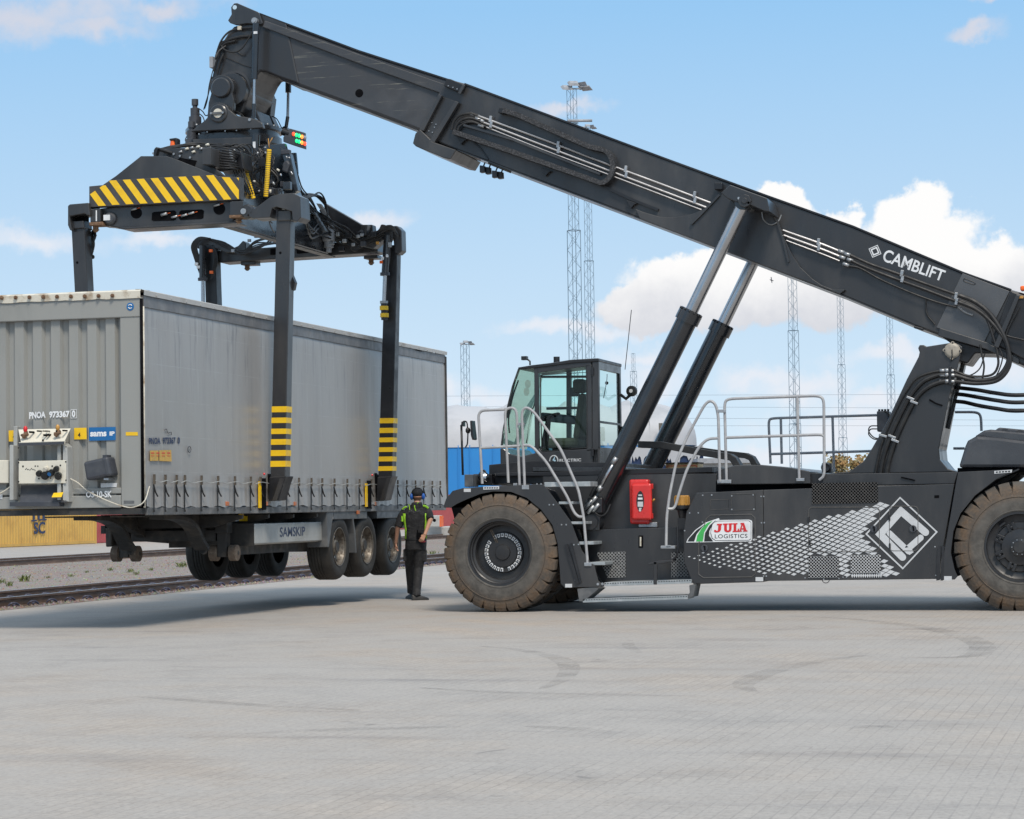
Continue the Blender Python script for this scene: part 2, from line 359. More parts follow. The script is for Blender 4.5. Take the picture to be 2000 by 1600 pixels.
# =================================================================== SETTING
def ground_mat():
    m = bpy.data.materials.new('concrete_block_paving'); m.use_nodes = True; t = NT(m.node_tree); b = t.n['Principled BSDF']
    tcx = t.new('ShaderNodeTexCoord'); o = tcx.outputs['Object']
    v = t.mapping(o, rot=(0, 0, math.radians(90)))
    br = t.new('ShaderNodeTexBrick'); t.l.new(v, br.inputs['Vector']); br.inputs['Scale'].default_value = 2.6; br.inputs['Mortar Size'].default_value = .014
    br.inputs['Color1'].default_value = (.385, .355, .325, 1); br.inputs['Color2'].default_value = (.352, .325, .298, 1); br.inputs['Mortar'].default_value = (.305, .283, .262, 1)
    br.inputs['Brick Width'].default_value = .5; br.inputs['Row Height'].default_value = .25; br.inputs['Bias'].default_value = 0
    big = t.noise(o, .22, 6, .6); med = t.noise(o, 1.1, 7, .65); fine = t.noise(o, 14, 5, .7); grain = t.noise(o, 90, 3, .7)
    strk = t.noise(t.mapping(o, (.16, 1.4, 1), rot=(0, 0, math.radians(-13))), .9, 7, .62)
    c = t.mix(t.ramp(big, .38, .64, 0, .55, True), br.outputs['Color'], t.mix(1.0, br.outputs['Color'], (1.08, .97, .86), 'MULTIPLY'))
    c = t.mix(t.ramp(med, .38, .70, 0, .7, True), c, t.mix(1.0, c, (.80, .81, .83), 'MULTIPLY'))
    c = t.mix(t.ramp(strk, .53, .72, 0, .85, True), c, t.mix(1.0, c, (.74, .75, .78), 'MULTIPLY'))
    warm = t.noise(o, .09, 4, .5); c = t.mix(t.ramp(warm, .5, .72, 0, .5, True), c, t.mix(1.0, c, (1.1, 1.0, .90), 'MULTIPLY'))
    spots = t.ramp(t.noise(o, 4.2, 4, .55), .68, .75, 0, .6, True); c = t.mix(spots, c, t.mix(1.0, c, (.6, .6, .6), 'MULTIPLY'))
    c = t.mix(t.ramp(fine, .3, .75, 0, .45), c, t.mix(1.0, c, (1.22, 1.21, 1.19), 'MULTIPLY')); c = t.mix(t.ramp(grain, .35, .7, 0, .35), c, t.mix(1.0, c, (.72, .72, .72), 'MULTIPLY'))
    flat_ = t.mix(t.ramp(big, .3, .7), (.375, .345, .316), (.35, .325, .30)); c = t.mix(t.ramp(t.noise(o, .8, 6, .65), .36, .62, .75, 0, True), c, flat_)
    g2 = t.noise(t.mapping(o, (1, .5, 1)), 34, 4, .75); c = t.mix(t.ramp(g2, .50, .72, 0, .6), c, t.mix(1.0, c, (.62, .61, .60), 'MULTIPLY')); c = t.mix(t.ramp(g2, .46, .30, 0, .5), c, t.mix(1.0, c, (1.25, 1.24, 1.22), 'MULTIPLY'))
    oil = t.m('MULTIPLY', t.ramp(t.noise(o, 1.7, 4, .6, 1.0), .66, .74, 0, 1, True), t.ramp(t.noise(o, .25, 2), .5, .6, 0, .55, True)); c = t.mix(oil, c, (.13, .125, .12))
    t.l.new(c, b.inputs['Base Color']); b.inputs['Roughness'].default_value = .82; b.inputs['Specular IOR Level'].default_value = .35
    bn = t.new('ShaderNodeBump'); bn.inputs['Strength'].default_value = .35; bn.inputs['Distance'].default_value = .004
    t.l.new(t.m('ADD', t.m('MULTIPLY', br.outputs['Fac'], -.7), t.m('MULTIPLY', fine, .7)), bn.inputs['Height']); t.l.new(bn.outputs[0], b.inputs['Normal'])
    return m
g = MB(); g.flat([(-1500, -300, 0), (1500, -300, 0), (1500, 3000, 0), (-1500, 3000, 0)])
ground = tag(g.build('ground', ground_mat()), kind='structure')
def track_x(x0, Y, k=-.034): return x0 + k * (Y - 1.6)
def ballast_mat():
    m = bpy.data.materials.new('ballast_gravel'); m.use_nodes = True; t = NT(m.node_tree); b = t.n['Principled BSDF']; tcx = t.new('ShaderNodeTexCoord'); o = tcx.outputs['Object']
    vo = t.new('ShaderNodeTexVoronoi'); t.l.new(o, vo.inputs['Vector']); vo.inputs['Scale'].default_value = 16
    c = t.mix(t.ramp(t.noise(o, 20, 5, .7), .35, .65), (.10, .082, .07), (.36, .315, .28)); c = t.mix(.35, c, vo.outputs['Color'], 'SOFT_LIGHT')
    c = t.mix(t.ramp(t.noise(o, .5, 5), .48, .65, 0, .6), c, (.24, .15, .11)); t.l.new(c, b.inputs['Base Color']); b.inputs['Roughness'].default_value = .95
    bn = t.new('ShaderNodeBump'); bn.inputs['Strength'].default_value = .9; bn.inputs['Distance'].default_value = .03; t.l.new(vo.outputs['Distance'], bn.inputs['Height']); t.l.new(bn.outputs[0], b.inputs['Normal'])
    return m
bal = ballast_mat()
b_ = MB(); b_.flat([(track_x(-8.68, -40), -40, .004), (track_x(-8.68, 400), 400, .004), (track_x(-22.9, 400), 400, .004), (track_x(-22.9, -40), -40, .004)])
tag(b_.build('ballast', bal), kind='structure')
# loose stones of the ballast where it is near
rnd = random.Random(3); st = MB()
for _ in range(5200):
    Y = rnd.uniform(-6, 42); x0 = rnd.uniform(-22.6, -8.75) if rnd.random() < .7 else rnd.uniform(-9.0, -8.72); x = track_x(x0, Y); r = rnd.uniform(.02, .05)
    q = [(x + r * math.cos(a + rnd.random() * .6) * rnd.uniform(.7, 1.2), Y + r * math.sin(a + rnd.random() * .6), 0) for a in (0, 1.26, 2.5, 3.77, 5.03)]
    tp = (x + rnd.uniform(-.3, .3) * r, Y, r * rnd.uniform(.7, 1.2)); st.add(q + [tp], [(i, (i + 1) % 5, 5) for i in range(5)])
tag(st.build('gravel_stones', bal), kind='stuff')
RP = [(-.035, .172), (.035, .172), (.036, .14), (.012, .125), (.012, .03), (.07, .014), (.07, .005), (-.07, .005), (-.07, .014), (-.012, .03), (-.012, .125), (-.036, .14)]
def rail(x0, label, clips, ya=-30, yb=260):
    mb = MB(); mb.prism([(track_x(x0, ya) + x, ya, z) for x, z in RP], (track_x(x0, yb) - track_x(x0, ya), yb - ya, 0))
    o = tag(mb.build('rail', railst, org=(track_x(x0, 0), 0, 0)), label, 'rail', 'rails of the yard tracks')
    mb = MB(); mb.box((track_x(x0, 0), 0, 0), (track_x(x0, 0), 0, 0)) if False else None
    mh = MB(); a = Vector((track_x(x0, ya), ya, .1725)); c = Vector((track_x(x0, yb), yb, .1725)); mh.prism([a + Vector((-.03, 0, 0)), a + Vector((.03, 0, 0)), a + Vector((.03, 0, .003)), a + Vector((-.03, 0, .003))], c - a)
    mh.build('rail_head', railtop, o)
    n = 0; first = None
    for s in clips:
        for i in range(48):
            Y = -4.0 + i * .75
            if first is None:
                k = MB(); X = track_x(x0, Y)
                k.tube(crom([(X + s * .05, Y - .11, .03), (X + s * .10, Y - .10, .075), (X + s * .15, Y - .02, .075), (X + s * .16, Y + .07, .03), (X + s * .09, Y + .11, .055), (X + s * .05, Y + .05, .03)], 4), .016, 6)
                first = k.build('rail_clip', clipm, o); Yf = Y; sf = s
            else:
                c2 = first.copy(); COL.objects.link(c2); c2.parent = o; c2.location = first.location + Vector((track_x(x0, Y) - track_x(x0, Yf), Y - Yf, 0))
                if s != sf: c2.scale.x = -1; c2.location.x += 2 * (track_x(x0, Yf) - track_x(x0, 0)) + 0
            n += 1
    return o
rail(-9.10, 'worn rail nearest the paved yard, with a row of blue clips on both sides', (1, -1))
rail(-10.62, 'second rail from the paved yard, shiny head and dark web behind the nearest rail', (1,))
rail(-23.0, 'rusty far rail at the back edge of the weedy gravel', ())
rail(-24.5, 'farthest rail, set in the pale concrete beyond the gravel', ())
def weed(px, py, h, label, seed):
    r = random.Random(seed); p = PZ(px, py, .005); mb = MB(); h *= .58
    for _ in range(int(16 + h * 90)):
        a = r.uniform(0, 6.28); l = h * r.uniform(.45, 1.1); o = p + Vector((r.gauss(0, h * .35), r.gauss(0, h * .35), 0)); d = Vector((math.cos(a) * .45, math.sin(a) * .45, r.uniform(.6, 1.2))).normalized() * l
        s_ = Vector((-math.sin(a), math.cos(a), 0)) * h * .07; mb.add([o - s_ * .4, o + s_ * .4, o + d * .6 + s_, o + d + Vector((d.x, d.y, -.2 * l)) * .25, o + d * .6 - s_], [(0, 1, 2, 3, 4)])
    tag(mb.build('weed', leafm, org=p), label, 'weed', 'weeds growing in the ballast')
for i, (px, py, h, lb) in enumerate([(47, 1136, .34, 'tallest bright green weed tuft, at the left end of the gravel'), (18, 1145, .24, 'broad low weed near the left edge of the gravel'), (2, 1140, .22, 'weed tuft cut by the left edge of the photo'),
        (94, 1130, .14, 'small weed right of the tallest tuft'), (139, 1127, .17, 'lone small weed below the yellow container'), (168, 1119, .15, 'small weed under the edge of the red container'), (216, 1115, .2, 'thin upright weed left of the far landing leg'),
        (255, 1118, .26, 'bushy weed right below the brown landing rollers'), (266, 1123, .2, 'low weed beside the bushy one below the brown rollers'), (294, 1115, .2, 'weed midway between landing leg and truck tyre'), (357, 1108, .36, 'tall thin weed left of the hanging trailer tyre'),
        (119, 1174, .12, 'tiny weed at the paved edge by the nearest rail'), (846, 1083, .3, 'weed between the man and the huge front tyre')]): weed(px, py, h, lb, i)
# tyre marks rubbed into the paving
def mark_mat():
    m = bpy.data.materials.new('tyre_rubber_mark'); m.use_nodes = True; t = NT(m.node_tree); b = t.n['Principled BSDF']; tcx = t.new('ShaderNodeTexCoord')
    b.inputs['Base Color'].default_value = (.07, .068, .065, 1); b.inputs['Roughness'].default_value = .8
    n = t.noise(tcx.outputs['Object'], 1.3, 6, .7); n2 = t.noise(tcx.outputs['Object'], 25, 3, .7); a = t.m('MULTIPLY', t.ramp(n, .38, .68, .0, .26), t.ramp(n2, .3, .6, .35, 1)); t.l.new(a, b.inputs['Alpha']); return m
tm = mark_mat(); mk = MB()
for pts, wd in [([(1540, 1203), (1660, 1209), (1780, 1222), (1865, 1238), (1912, 1256), (1915, 1272), (1880, 1283), (1760, 1285)], .30), ([(1690, 1280), (1600, 1291), (1530, 1305), (1475, 1322), (1452, 1338), (1468, 1350)], .26),
                ([(940, 1262), (1020, 1270), (1085, 1284), (1112, 1302), (1100, 1325), (1060, 1345)], .22), ([(260, 1360), (380, 1368), (520, 1378), (700, 1387)], .2), ([(820, 1343), (980, 1352), (1160, 1356), (1380, 1360)], .2),
                ([(480, 1433), (600, 1427), (760, 1422), (900, 1419)], .22), ([(1030, 1418), (1110, 1423), (1190, 1429)], .2), ([(1230, 1250), (1228, 1262), (1250, 1275)], .15), ([(1440, 1226), (1520, 1222), (1590, 1227)], .2), ([(1180, 1385), (1280, 1388), (1380, 1390)], .16), ([(1650, 1424), (1710, 1418), (1740, 1421)], .16)]:
    p = crom([PZ(x, y, .004) for x, y in pts], 8); L, R = [], []
    for i in range(len(p)):
        d = (p[min(i + 1, len(p) - 1)] - p[max(0, i - 1)]).normalized(); n = Vector((-d.y, d.x, 0)) * wd * .5 * (.35 + .65 * math.sin(math.pi * (i + .5) / len(p))); L.append(p[i] + n); R.append(p[i] - n)
    for i in range(len(p) - 1): mk.add([L[i], R[i], R[i + 1], L[i + 1]], [(0, 1, 2, 3)])
tag(mk.build('tyre_marks', tm), kind='stuff')
# ---- containers far behind the tracks
def container(Y, m, label, L=12.19, lettering=False):
    x = -42.6 - .035 * (Y - 64); H = 2.6; W = 2.44; r = thing('shipping_container', (x, Y, 0), label, 'shipping container', 'containers lined up beyond the tracks')
    mb = MB(); prof = []; n = int((L - .3) / .28); y = Y + .15; k = (L - .3) / n
    for i in range(n): prof += [(x - .05, y), (x - .05, y + k * .27), (x - .015, y + k * .5), (x - .015, y + k * .77)]; y += k
    prof += [(x - .05, y), (x - .12, y), (x - .12, Y + .15)]; mb.prism([(a, c, .16) for a, c in prof], (0, 0, H - .28)); mb.build('side_wall', m, r)
    mb = MB(); mb.box((x - W, Y + .03, .15), (x - .13, Y + L - .03, H - .04)); mb.build('body', m, r)
    for yy in (Y, Y + L - .15):
        mb = MB(); mb.box((x - .15, yy, 0), (x, yy + .15, H)); mb.build('corner_post', m, r)
    mb = MB(); mb.box((x - .10, Y + .15, .02), (x - .005, Y + L - .15, .16)); mb.box((x - .10, Y + .15, H - .11), (x - .005, Y + L - .15, H)); mb.build('side_beam', m, r)
    return r, x
cy, cx_ = container(63.6, yellowc, 'yellow corrugated container with dark blue letters behind the tracks at the left')
xm = cx_ + .012
for x0, x1 in ((64.5, 68.0), (73.5, 77.5), (83.0, 87.5)):
    mb = MB(); mb.prism(polyX([(x0, 985), (x1, 985), (x1, 1014), (x0, 1016)], xm), (.01, 0, 0)); mb.build('lettering', navy, cy)
mb = MB(); mb.prism(polyX([(61, 1016), (72, 1015), (72, 1018), (61, 1019)], xm), (.012, 0, 0)); mb.prism(polyX([(77, 1014), (91, 1013.5), (91, 1016.5), (77, 1017)], xm), (.012, 0, 0)); mb.build('lettering', navy, cy)
text_mesh('SC', quadX([(66, 1043.5), (88.5, 1042.5), (88.5, 1019), (66, 1020)], xm + .012), navy, 'lettering', cy, offset=.03)
labs = ['red container directly beside the yellow one, half hidden by the trailer leg', 'red container seen as a thin strip between trailer beams', 'red container behind the trailer wheels, third from the yellow one', 'red container behind the trailer tail, fourth from the yellow one',
        'red container left of the huge front tyre, behind the walking man', 'last red container of the row, at the edge of the front tyre']
yy = 76.05
for i in range(6): container(yy, redc, labs[i]); yy += 12.45
# concrete plinth and block behind the man
pl = MB(); a = PZ(826, 1050); pl.box((a.x, a.y, 0), (a.x + 5.0, a.y + 14, .55)); tag(pl.build('concrete_plinth', concrete, bevel=.04, org=a), 'low pale concrete plinth between the man and the front tyre', 'plinth')
r_ = thing('concrete_block', PX(848, 1029, a.x + .9), 'small grey concrete block with a round hole standing on the low plinth', 'block'); o_ = WL[r_.name]; o_.z = .55; r_.location = o_
mb = MB(); mb.box(o_ - Vector((.3, 0, 0)), o_ + Vector((.3, .6, .62))); mb.build('body', concrete, r_, .05)
mb = MB(); mb.cyl(o_ + Vector((.02, -.004, .36)), o_ + Vector((.02, .05, .36)), .09, 14); mb.build('hole', darkin, r_)  # dark disc in place of the shade inside the hole
mb = MB(); mb.box(o_ + Vector((.301, .02, .02)), o_ + Vector((.34, .58, .6))); mb.build('edge_plate', orange, r_)
# ---- white fabric hall with a blue base
def hall():
    dep = 235; L0 = PD(800, 868, dep); L0.z = 0; Rr = PD(1270, 868, dep); Rr.z = 0; ax = (Rr - L0).normalized(); nv = Vector((-ax.y, ax.x, 0)); r = thing('storage_hall', L0, 'long white fabric storage hall with a blue lower wall behind the yard', 'hall')
    zs = PD(900, 868, dep).z; zr = PD(1100, 777, dep).z; R = 7.6; Ln = (Rr - L0).length
    mb = MB(); prof = []; N = 16
    sec = [(-R * math.cos(math.pi * k / N), (zr - zs) * math.sin(math.pi * k / N) ** .8) for k in range(N + 1)]
    vs = []; M = 26
    for i in range(M + 1):
        sag = 0.22 * math.sin(i * 1.9) + (-.25 if 0 < i % 6 < 5 else .12); p = L0 + ax * Ln * i / M
        vs += [p + nv * (R + a) + Vector((0, 0, zs + h + sag * (h / (zr - zs)) - .3)) for a, h in sec]
    mb.add(vs, [(i * (N + 1) + k, (i + 1) * (N + 1) + k, (i + 1) * (N + 1) + k + 1, i * (N + 1) + k + 1) for i in range(M) for k in range(N)], True)
    # rounded end
    vs = []; K = 12; endr = 5.2
    for i in range(K + 1):
        t = math.pi / 2 * i / K; s_ = math.cos(t)
        vs += [Rr + ax * endr * math.sin(t) + nv * (R + a * s_) + Vector((0, 0, zs - .3 + h * (s_ ** .75 if s_ > 0 else 0))) for a, h in sec]
    mb.add(vs, [(i * (N + 1) + k, (i + 1) * (N + 1) + k, (i + 1) * (N + 1) + k + 1, i * (N + 1) + k + 1) for i in range(K) for k in range(N)], True)
    mb.build('fabric_roof', hallw, r)
    mb = MB(); mb.prism([L0 + nv * .1, Rr + ax * 2 + nv * .1, Rr + ax * 4.8 + nv * R, Rr + ax * 2 + nv * (2 * R - .1), L0 + nv * (2 * R - .1)], (0, 0, zs + .1)); mb.build('base_wall', hallb, r)
    mb = MB(); mb.box((0, 0, 0), (0, 0, 0)); mb = MB()
    for i in range(int(Ln / 1.15)):
        p = L0 + ax * (i * 1.15 + .2) - nv * .0; mb.prism([p, p + ax * .09, p + ax * .09 + nv * .09, p + nv * .09], (0, 0, zs - .1))
    mb.build('wall_ribs', hallb, r)
    mb = MB()
    p = PD(1287, 858, dep - 1); mb.box(p, p + Vector((.35, .5, 1.6))); mb.build('vent_window', wheelsteel, r)
hall()
# ---- pale low shed with a dark blue wall under torn white sheeting, right of the hall
def shed():
    dep = 150; A = PD(1232, 912, dep); B = PD(1374, 905, dep); ax = Vector((B.x - A.x, B.y - A.y, 0)); r = thing('low_shed', (A.x, A.y, 0), 'low dark blue shed with torn white sheeting behind the far lift cylinder', 'shed'); nv = Vector((-ax.y, ax.x, 0)).normalized()
    a0 = Vector((A.x, A.y, 0)); zt = PD(1300, 888, dep).z
    mb = MB(); mb.prism([a0, a0 + ax, a0 + ax + nv * 4, a0 + nv * 4], (0, 0, zt)); mb.build('wall', navy, r)
    rr = random.Random(2); mb = MB(); N = 44; vs = []
    for i in range(N + 1):
        p = a0 + ax * (i / N) - nv * .12; vs += [p + Vector((0, 0, zt + .45 + .1 * rr.random())), p + Vector((0, 0, zt - rr.random() ** 2 * .7 - .05))]
    mb.add(vs, [(2 * i, 2 * i + 1, 2 * i + 3, 2 * i + 2) for i in range(N)]); mb.prism([a0 - nv * .1 + Vector((0, 0, zt + .02)), a0 + ax - nv * .1 + Vector((0, 0, zt + .02)), a0 + ax + nv * 4.1 + Vector((0, 0, zt + .02)), a0 + nv * 4.1 + Vector((0, 0, zt + .02))], (0, 0, .45)); mb.build('torn_sheeting', hallw, r)
    dep = 140; A = PD(1362, 915, dep); A.z = 0; B = PD(1470, 915, dep); B.z = 0; r = thing('grey_shed', A, 'pale grey low roof behind the handrail, right of the torn sheeting', 'shed'); zt = PD(1400, 905, dep).z; ax = B - A; nv = Vector((-ax.y, ax.x, 0)).normalized()
    mb = MB(); mb.prism([A, B, B + nv * 5, A + nv * 5], (0, 0, zt)); mb.build('wall', concrete, r); mb = MB(); k = Vector((0, 0, zt)); mb.prism([A + k - nv * .3, B + k - nv * .3, B + k + nv * 5, A + k + nv * 5], (0, 0, .3)); mb.build('roof', lampg, r)
shed()
# ---- lattice light masts
def mast(px, dep, ytop, secs, label, heads=None, stub=False, cat='light mast', lean=0):
    """secs: list of (pixel y of the section's lower end, width in m) from the top down; below the last the mast runs to the ground"""
    base = PD(px, 900, dep); base.z = 0; zt = PD(px, ytop, dep).z; r = thing('light_mast' if heads else 'lattice_mast', base, label, cat, 'lattice masts behind the yard'); z1 = zt
    rot = Matrix.Rotation(YAW + .5, 3, 'Z')
    for yb, wd in secs:
        z0 = PD(px, yb, dep).z if yb else 0.0; mb = MB(); h = wd / 2; cs = [rot @ Vector(c) for c in ((-h, -h, 0), (h, -h, 0), (h, h, 0), (-h, h, 0))]; t = wd * .040; d = wd * .020
        for c in cs: mb.tube([base + c + Vector((0, 0, z0)), base + c + Vector((0, 0, z1))], t, 5)
        n = max(1, round((z1 - z0) / (wd * 1.0)))
        for k in range(n):
            a, b = z0 + (z1 - z0) * k / n, z0 + (z1 - z0) * (k + 1) / n
            for i in range(4):
                c0, c1 = cs[i], cs[(i + 1) % 4]
                if (k + i) % 2: c0, c1 = c1, c0
                mb.tube([base + c0 + Vector((0, 0, a)), base + c1 + Vector((0, 0, b))], d, 4, cap=False)
        for i in range(4): mb.tube([base + cs[i] + Vector((0, 0, z1)), base + cs[(i + 1) % 4] + Vector((0, 0, z1))], t, 5)
        mb.build('lattice_section', mastm, r); z1 = z0
    top = base + Vector((0, 0, zt))
    if heads:
        rx = CR @ Vector((1, 0, 0)); rx.z = 0; rx.normalize(); s = heads
        mb = MB(); mb.tube([top - rx * .5 * s, top + rx * .9 * s], .06 * s, 6); mb.tube([top, top + Vector((0, 0, .5 * s))], .05 * s, 6); mb.tube([top + Vector((0, 0, .45 * s)) - rx * .3 * s, top + Vector((0, 0, .45 * s)) + rx * .3 * s], .05 * s, 6); mb.build('cross_arm', lampg, r)
        for off, tilt, up, yw in ((-.35, .55, .10, .3), (.15, .6, .42, .2), (.85, -.9, .25, -.7), (1.1, -.35, .05, -.5)):
            c = top + rx * off * s + Vector((0, 0, up * s)); M_ = Matrix.Rotation(YAW + yw, 3, 'Z') @ Matrix.Rotation(tilt, 3, 'X'); mb = MB(); q = [(-.42, -.32, -.07), (.42, -.32, -.07), (.42, .32, -.07), (-.42, .32, -.07), (-.30, -.2, .1), (.30, -.2, .1), (.30, .2, .1), (-.30, .2, .1)]
            mb.hexa([c + M_ @ (Vector(k) * s) for k in q]); mb.build('floodlight', lampg, r)
    return r, base, zt
m1, b1, z1_ = mast(1127.5, 150, 168, [(236, .46), (238, .56), (448, .48), (0, .62)], 'tallest lattice light mast behind the cab, its floodlights above the boom', heads=.85)
mb = MB(); p = PD(1128, 236, 150); mb.tube([p - Vector((.6, .2, 0)), p + Vector((.9, .25, 0))], .09, 6); mb.build('cross_arm', lampg, m1)
mast(1156, 180, 246, [(508, .42), (0, .52)], 'thinner lattice light mast just right of the tallest one', heads=.5)
mast(911, 330, 672, [(0, .9)], 'small pale blue light mast above the white hall, left of the cab', heads=.9)
mast(1554, 190, 440, [(645, .50), (828, .60), (0, .66)], 'lattice mast under the boom, in line with the handrail middle post', cat='mast')
mast(1647, 250, 480, [(712, .46), (855, .56), (0, .64)], 'slim lattice mast left of the boom support tower', cat='mast')
mast(1743, 270, 500, [(732, .5), (0, .62)], 'slim lattice mast standing directly left of the tower top', cat='mast')
mast(1240, 210, 690, [(725, .25), (0, .42)], 'short dark radio mast just right of the cab roof', cat='mast')
for i, (ya, yb, yc) in enumerate([(775, 768, 770), (795, 791, 799), (818, 813, 822), (836, 828, 832)]):
    d = 300; mb = MB(); mb.tube(crom([PD(640, ya, d), PD(1300, yb + 4, d), PD(2150, yc, d)], 10), .013, 4); a = PD(640, ya, d)
    tag(mb.build('power_line', plasticg, org=a), ['topmost of the thin power lines, just above handrail top height', 'second thin power line from the top, level with the handrail top', 'third thin power line from the top, crossing behind the upper handrail', 'lowest of the thin power lines behind the handrails'][i], 'power line', 'power lines across the sky')
# ---- tree far behind
def tree(px, dep, h, wd, label, seed):
    r = random.Random(seed); base = PD(px, 950, dep); base.z = 0; t = thing('autumn_tree', base, label, 'tree', 'trees behind the yard'); mb = MB()
    mb.tube([base, base + Vector((.1, 0, h * .35)), base + Vector((0, .1, h * .75))], [.22, .16, .05], 8)
    for k in range(7):
        a = r.uniform(0, 6.28); z = h * r.uniform(.3, .6); mb.tube([base + Vector((0, 0, z)), base + Vector((math.cos(a) * wd * .35, math.sin(a) * wd * .35, z + h * .22))], [.08, .02], 5)
    mb.build('trunk', bark, t); mb = MB()
    cl = [(Vector((r.gauss(0, wd * .26), r.gauss(0, wd * .26), h * r.uniform(.42, .92))), r.uniform(.5, 1.0) * wd * .17) for _ in range(26)]
    for c, rad in cl:
        for _ in range(150):
            d = Vector((r.gauss(0, 1), r.gauss(0, 1), r.gauss(0, .8))); p = base + c + d * rad * .6; u = Vector((r.gauss(0, 1), r.gauss(0, 1), r.gauss(0, 1))).normalized() * .16; v = u.orthogonal().normalized() * .11; mb.add([p - u, p + v, p + u, p - v], [(0, 1, 2, 3)])
    mb.build('crown', leaft, t)
tree(1655, 190, 5.4, 4.5, 'brown and green autumn tree showing between handrail and boom tower', 4)
tree(1627, 210, 4.8, 3.0, 'small lighter autumn tree left of the larger one behind the handrail', 9)
rb = thing('flying_bird', PD(1507, 548, 120), 'tiny dark bird flying in front of the big white cloud', 'bird'); o_ = WL[rb.name]; mb = MB()
mb.tube([o_ + Vector((-.09, 0, .06)), o_, o_ + Vector((.11, .02, -.02))], [.012, .035, .008], 6); mb.add([o_, o_ + Vector((.03, 0, 0)), o_ + Vector((-.02, .1, .2)), o_ + Vector((-.07, .12, .16))], [(0, 1, 2, 3)]); mb.add([o_, o_ + Vector((.03, 0, 0)), o_ + Vector((.05, -.1, -.16)), o_ + Vector((.0, -.12, -.1))], [(0, 1, 2, 3)]); mb.build('body', plasticg, rb)
# =================================================================== SEMI TRAILER (lifted, hanging in the grapple)
XR, XL, TY0, TY1, TZ0, TZ1 = -3.37, -5.92, -5.29, 8.33, 1.62, 4.49
TR = thing('semi_trailer', ((XR + XL) / 2, 1.5, TZ0), 'grey curtain side semi trailer lifted off the ground by the black grapple', 'semi trailer')
def pf(px, py, d=0.0): return PY(px, py, TY0 - d)     # point on the front wall, d metres proud
def ps(px, py, d=0.0): return PX(px, py, XR + d)      # point on the curtain side
def front_box(mb, x0, y0, x1, y1, d0, d1):            # pixel rectangle on the front wall between depths
    mb.prism([pf(x0, y1, d0), pf(x1, y1, d0), pf(x1, y0, d0), pf(x0, y0, d0)], (0, -(d1 - d0), 0))
# corrugated front wall
mb = MB(); prof = []; x = XR - .30
while x > XL + .28:
    prof += [(x, TY0 + .10), (x - .075, TY0 + .10), (x - .105, TY0 + .045), (x - .235, TY0 + .045)]; x -= .265
prof += [(XL + .2, TY0 + .045), (XL + .2, TY0 + .14), (XR - .30, TY0 + .14)]
mb.prism([(a, c, TZ0 + .1) for a, c in prof], (0, 0, TZ1 - TZ0 - .28)); fw = mb.build('front_wall', trailerg, TR)
mb = MB(); mb.box((XR - .31, TY0, TZ0 + .02), (XR - .01, TY0 + .12, TZ1 - .10)); mb.build('corner_post', trailerg, TR, .012); mb = MB(); mb.box((XL, TY0, TZ0), (XL + .3, TY0 + .12, TZ1 - .10)); mb.build('corner_post', trailerg, TR, .012)
mb = MB(); mb.box((XL + .31, TY0 - .012, TZ1 - .36), (XR - .002, TY0 + .1, TZ1 - .10)); mb.build('top_rail', trailerg, TR, .012)
mb = MB(); mb.box((XL + .31, TY0 - .01, TZ0 + .005), (XR - .312, TY0 + .1, TZ0 + .17)); mb.box((XL + .31, TY0 + .01, TZ0 + .19), (XR - .312, TY0 + .1, TZ0 + .27)); mb.build('bottom_rail', trailerg, TR, .012)
# cream roof edge with bolts
mb = MB(); n = 26; vs = []
rr = random.Random(5)
for i in range(n + 1):
    X = XR + (XL - XR) * i / n; vs += [(X, TY0 - .03, TZ1 - .105 - .012 * rr.random()), (X, TY0 - .035, TZ1 - .02), (X, TY0 - .005, TZ1), (X, TY0 + .3, TZ1 + .01)]
mb.add(vs, [(4 * i + k, 4 * i + k + 1, 4 * i + k + 5, 4 * i + k + 4) for i in range(n) for k in range(3)]); mb.build('roof_edge', cream, TR)
for px in range(4, 232, 27):
    p = pf(px, 582 - px * .012 * 1.6, .04); mb = MB(); mb.cyl(p, p + Vector((0, -.02, 0)), .026, 10); mb.cyl(p + Vector((0, -.02, 0)), p + Vector((0, -.035, 0)), .014, 6); mb.build('edge_bolt', rust, TR)
# roof
mb = MB(); mb.box((XL + .03, TY0 + .02, TZ1 - .02), (XR - .03, TY1 - .02, TZ1 + .004)); mb.build('roof', cream, TR)
mb = MB(); n = 60; vs = []
for i in range(n + 1):
    Y = TY0 + (TY1 - TY0) * i / n; s = .006 * rr.random(); vs += [(XR + .03 + s, Y, TZ1 - .075), (XR + .035 + s, Y, TZ1 - .012), (XR, Y, TZ1 + .004), (XR - .1, Y, TZ1 + .008)]
mb.add(vs, [(4 * i + k, 4 * i + 4 + k, 4 * i + 5 + k, 4 * i + k + 1) for i in range(n) for k in range(3)])
for i in range(27): p = Vector((XR + .045, TY0 + .4 + i * .5, TZ1 - .05)); mb.cyl(p - Vector((.02, 0, 0)), p, .012, 6)
mb.build('roof_rail', mat('roof_rail_grey', (.44, .43, .41), (.30, .27, .24), 4, .5, lo=.5, hi=.8), TR)
mb = MB(); mb.box((XR - .06, TY0 + .05, TZ1 - .225), (XR + .012, TY1 - .03, TZ1 - .076)); mb.build('curtain_track', mat('track_grey', (.13, .13, .135), (.19, .185, .18), 3, .45), TR)
mb = MB(); mb.prism([ps(812, 684, .02), ps(824, 687, .02), ps(821, 682, .02), ps(818, 677, .02)], (.006, 0, 0)); mb.build('track_mark', darkin, TR)
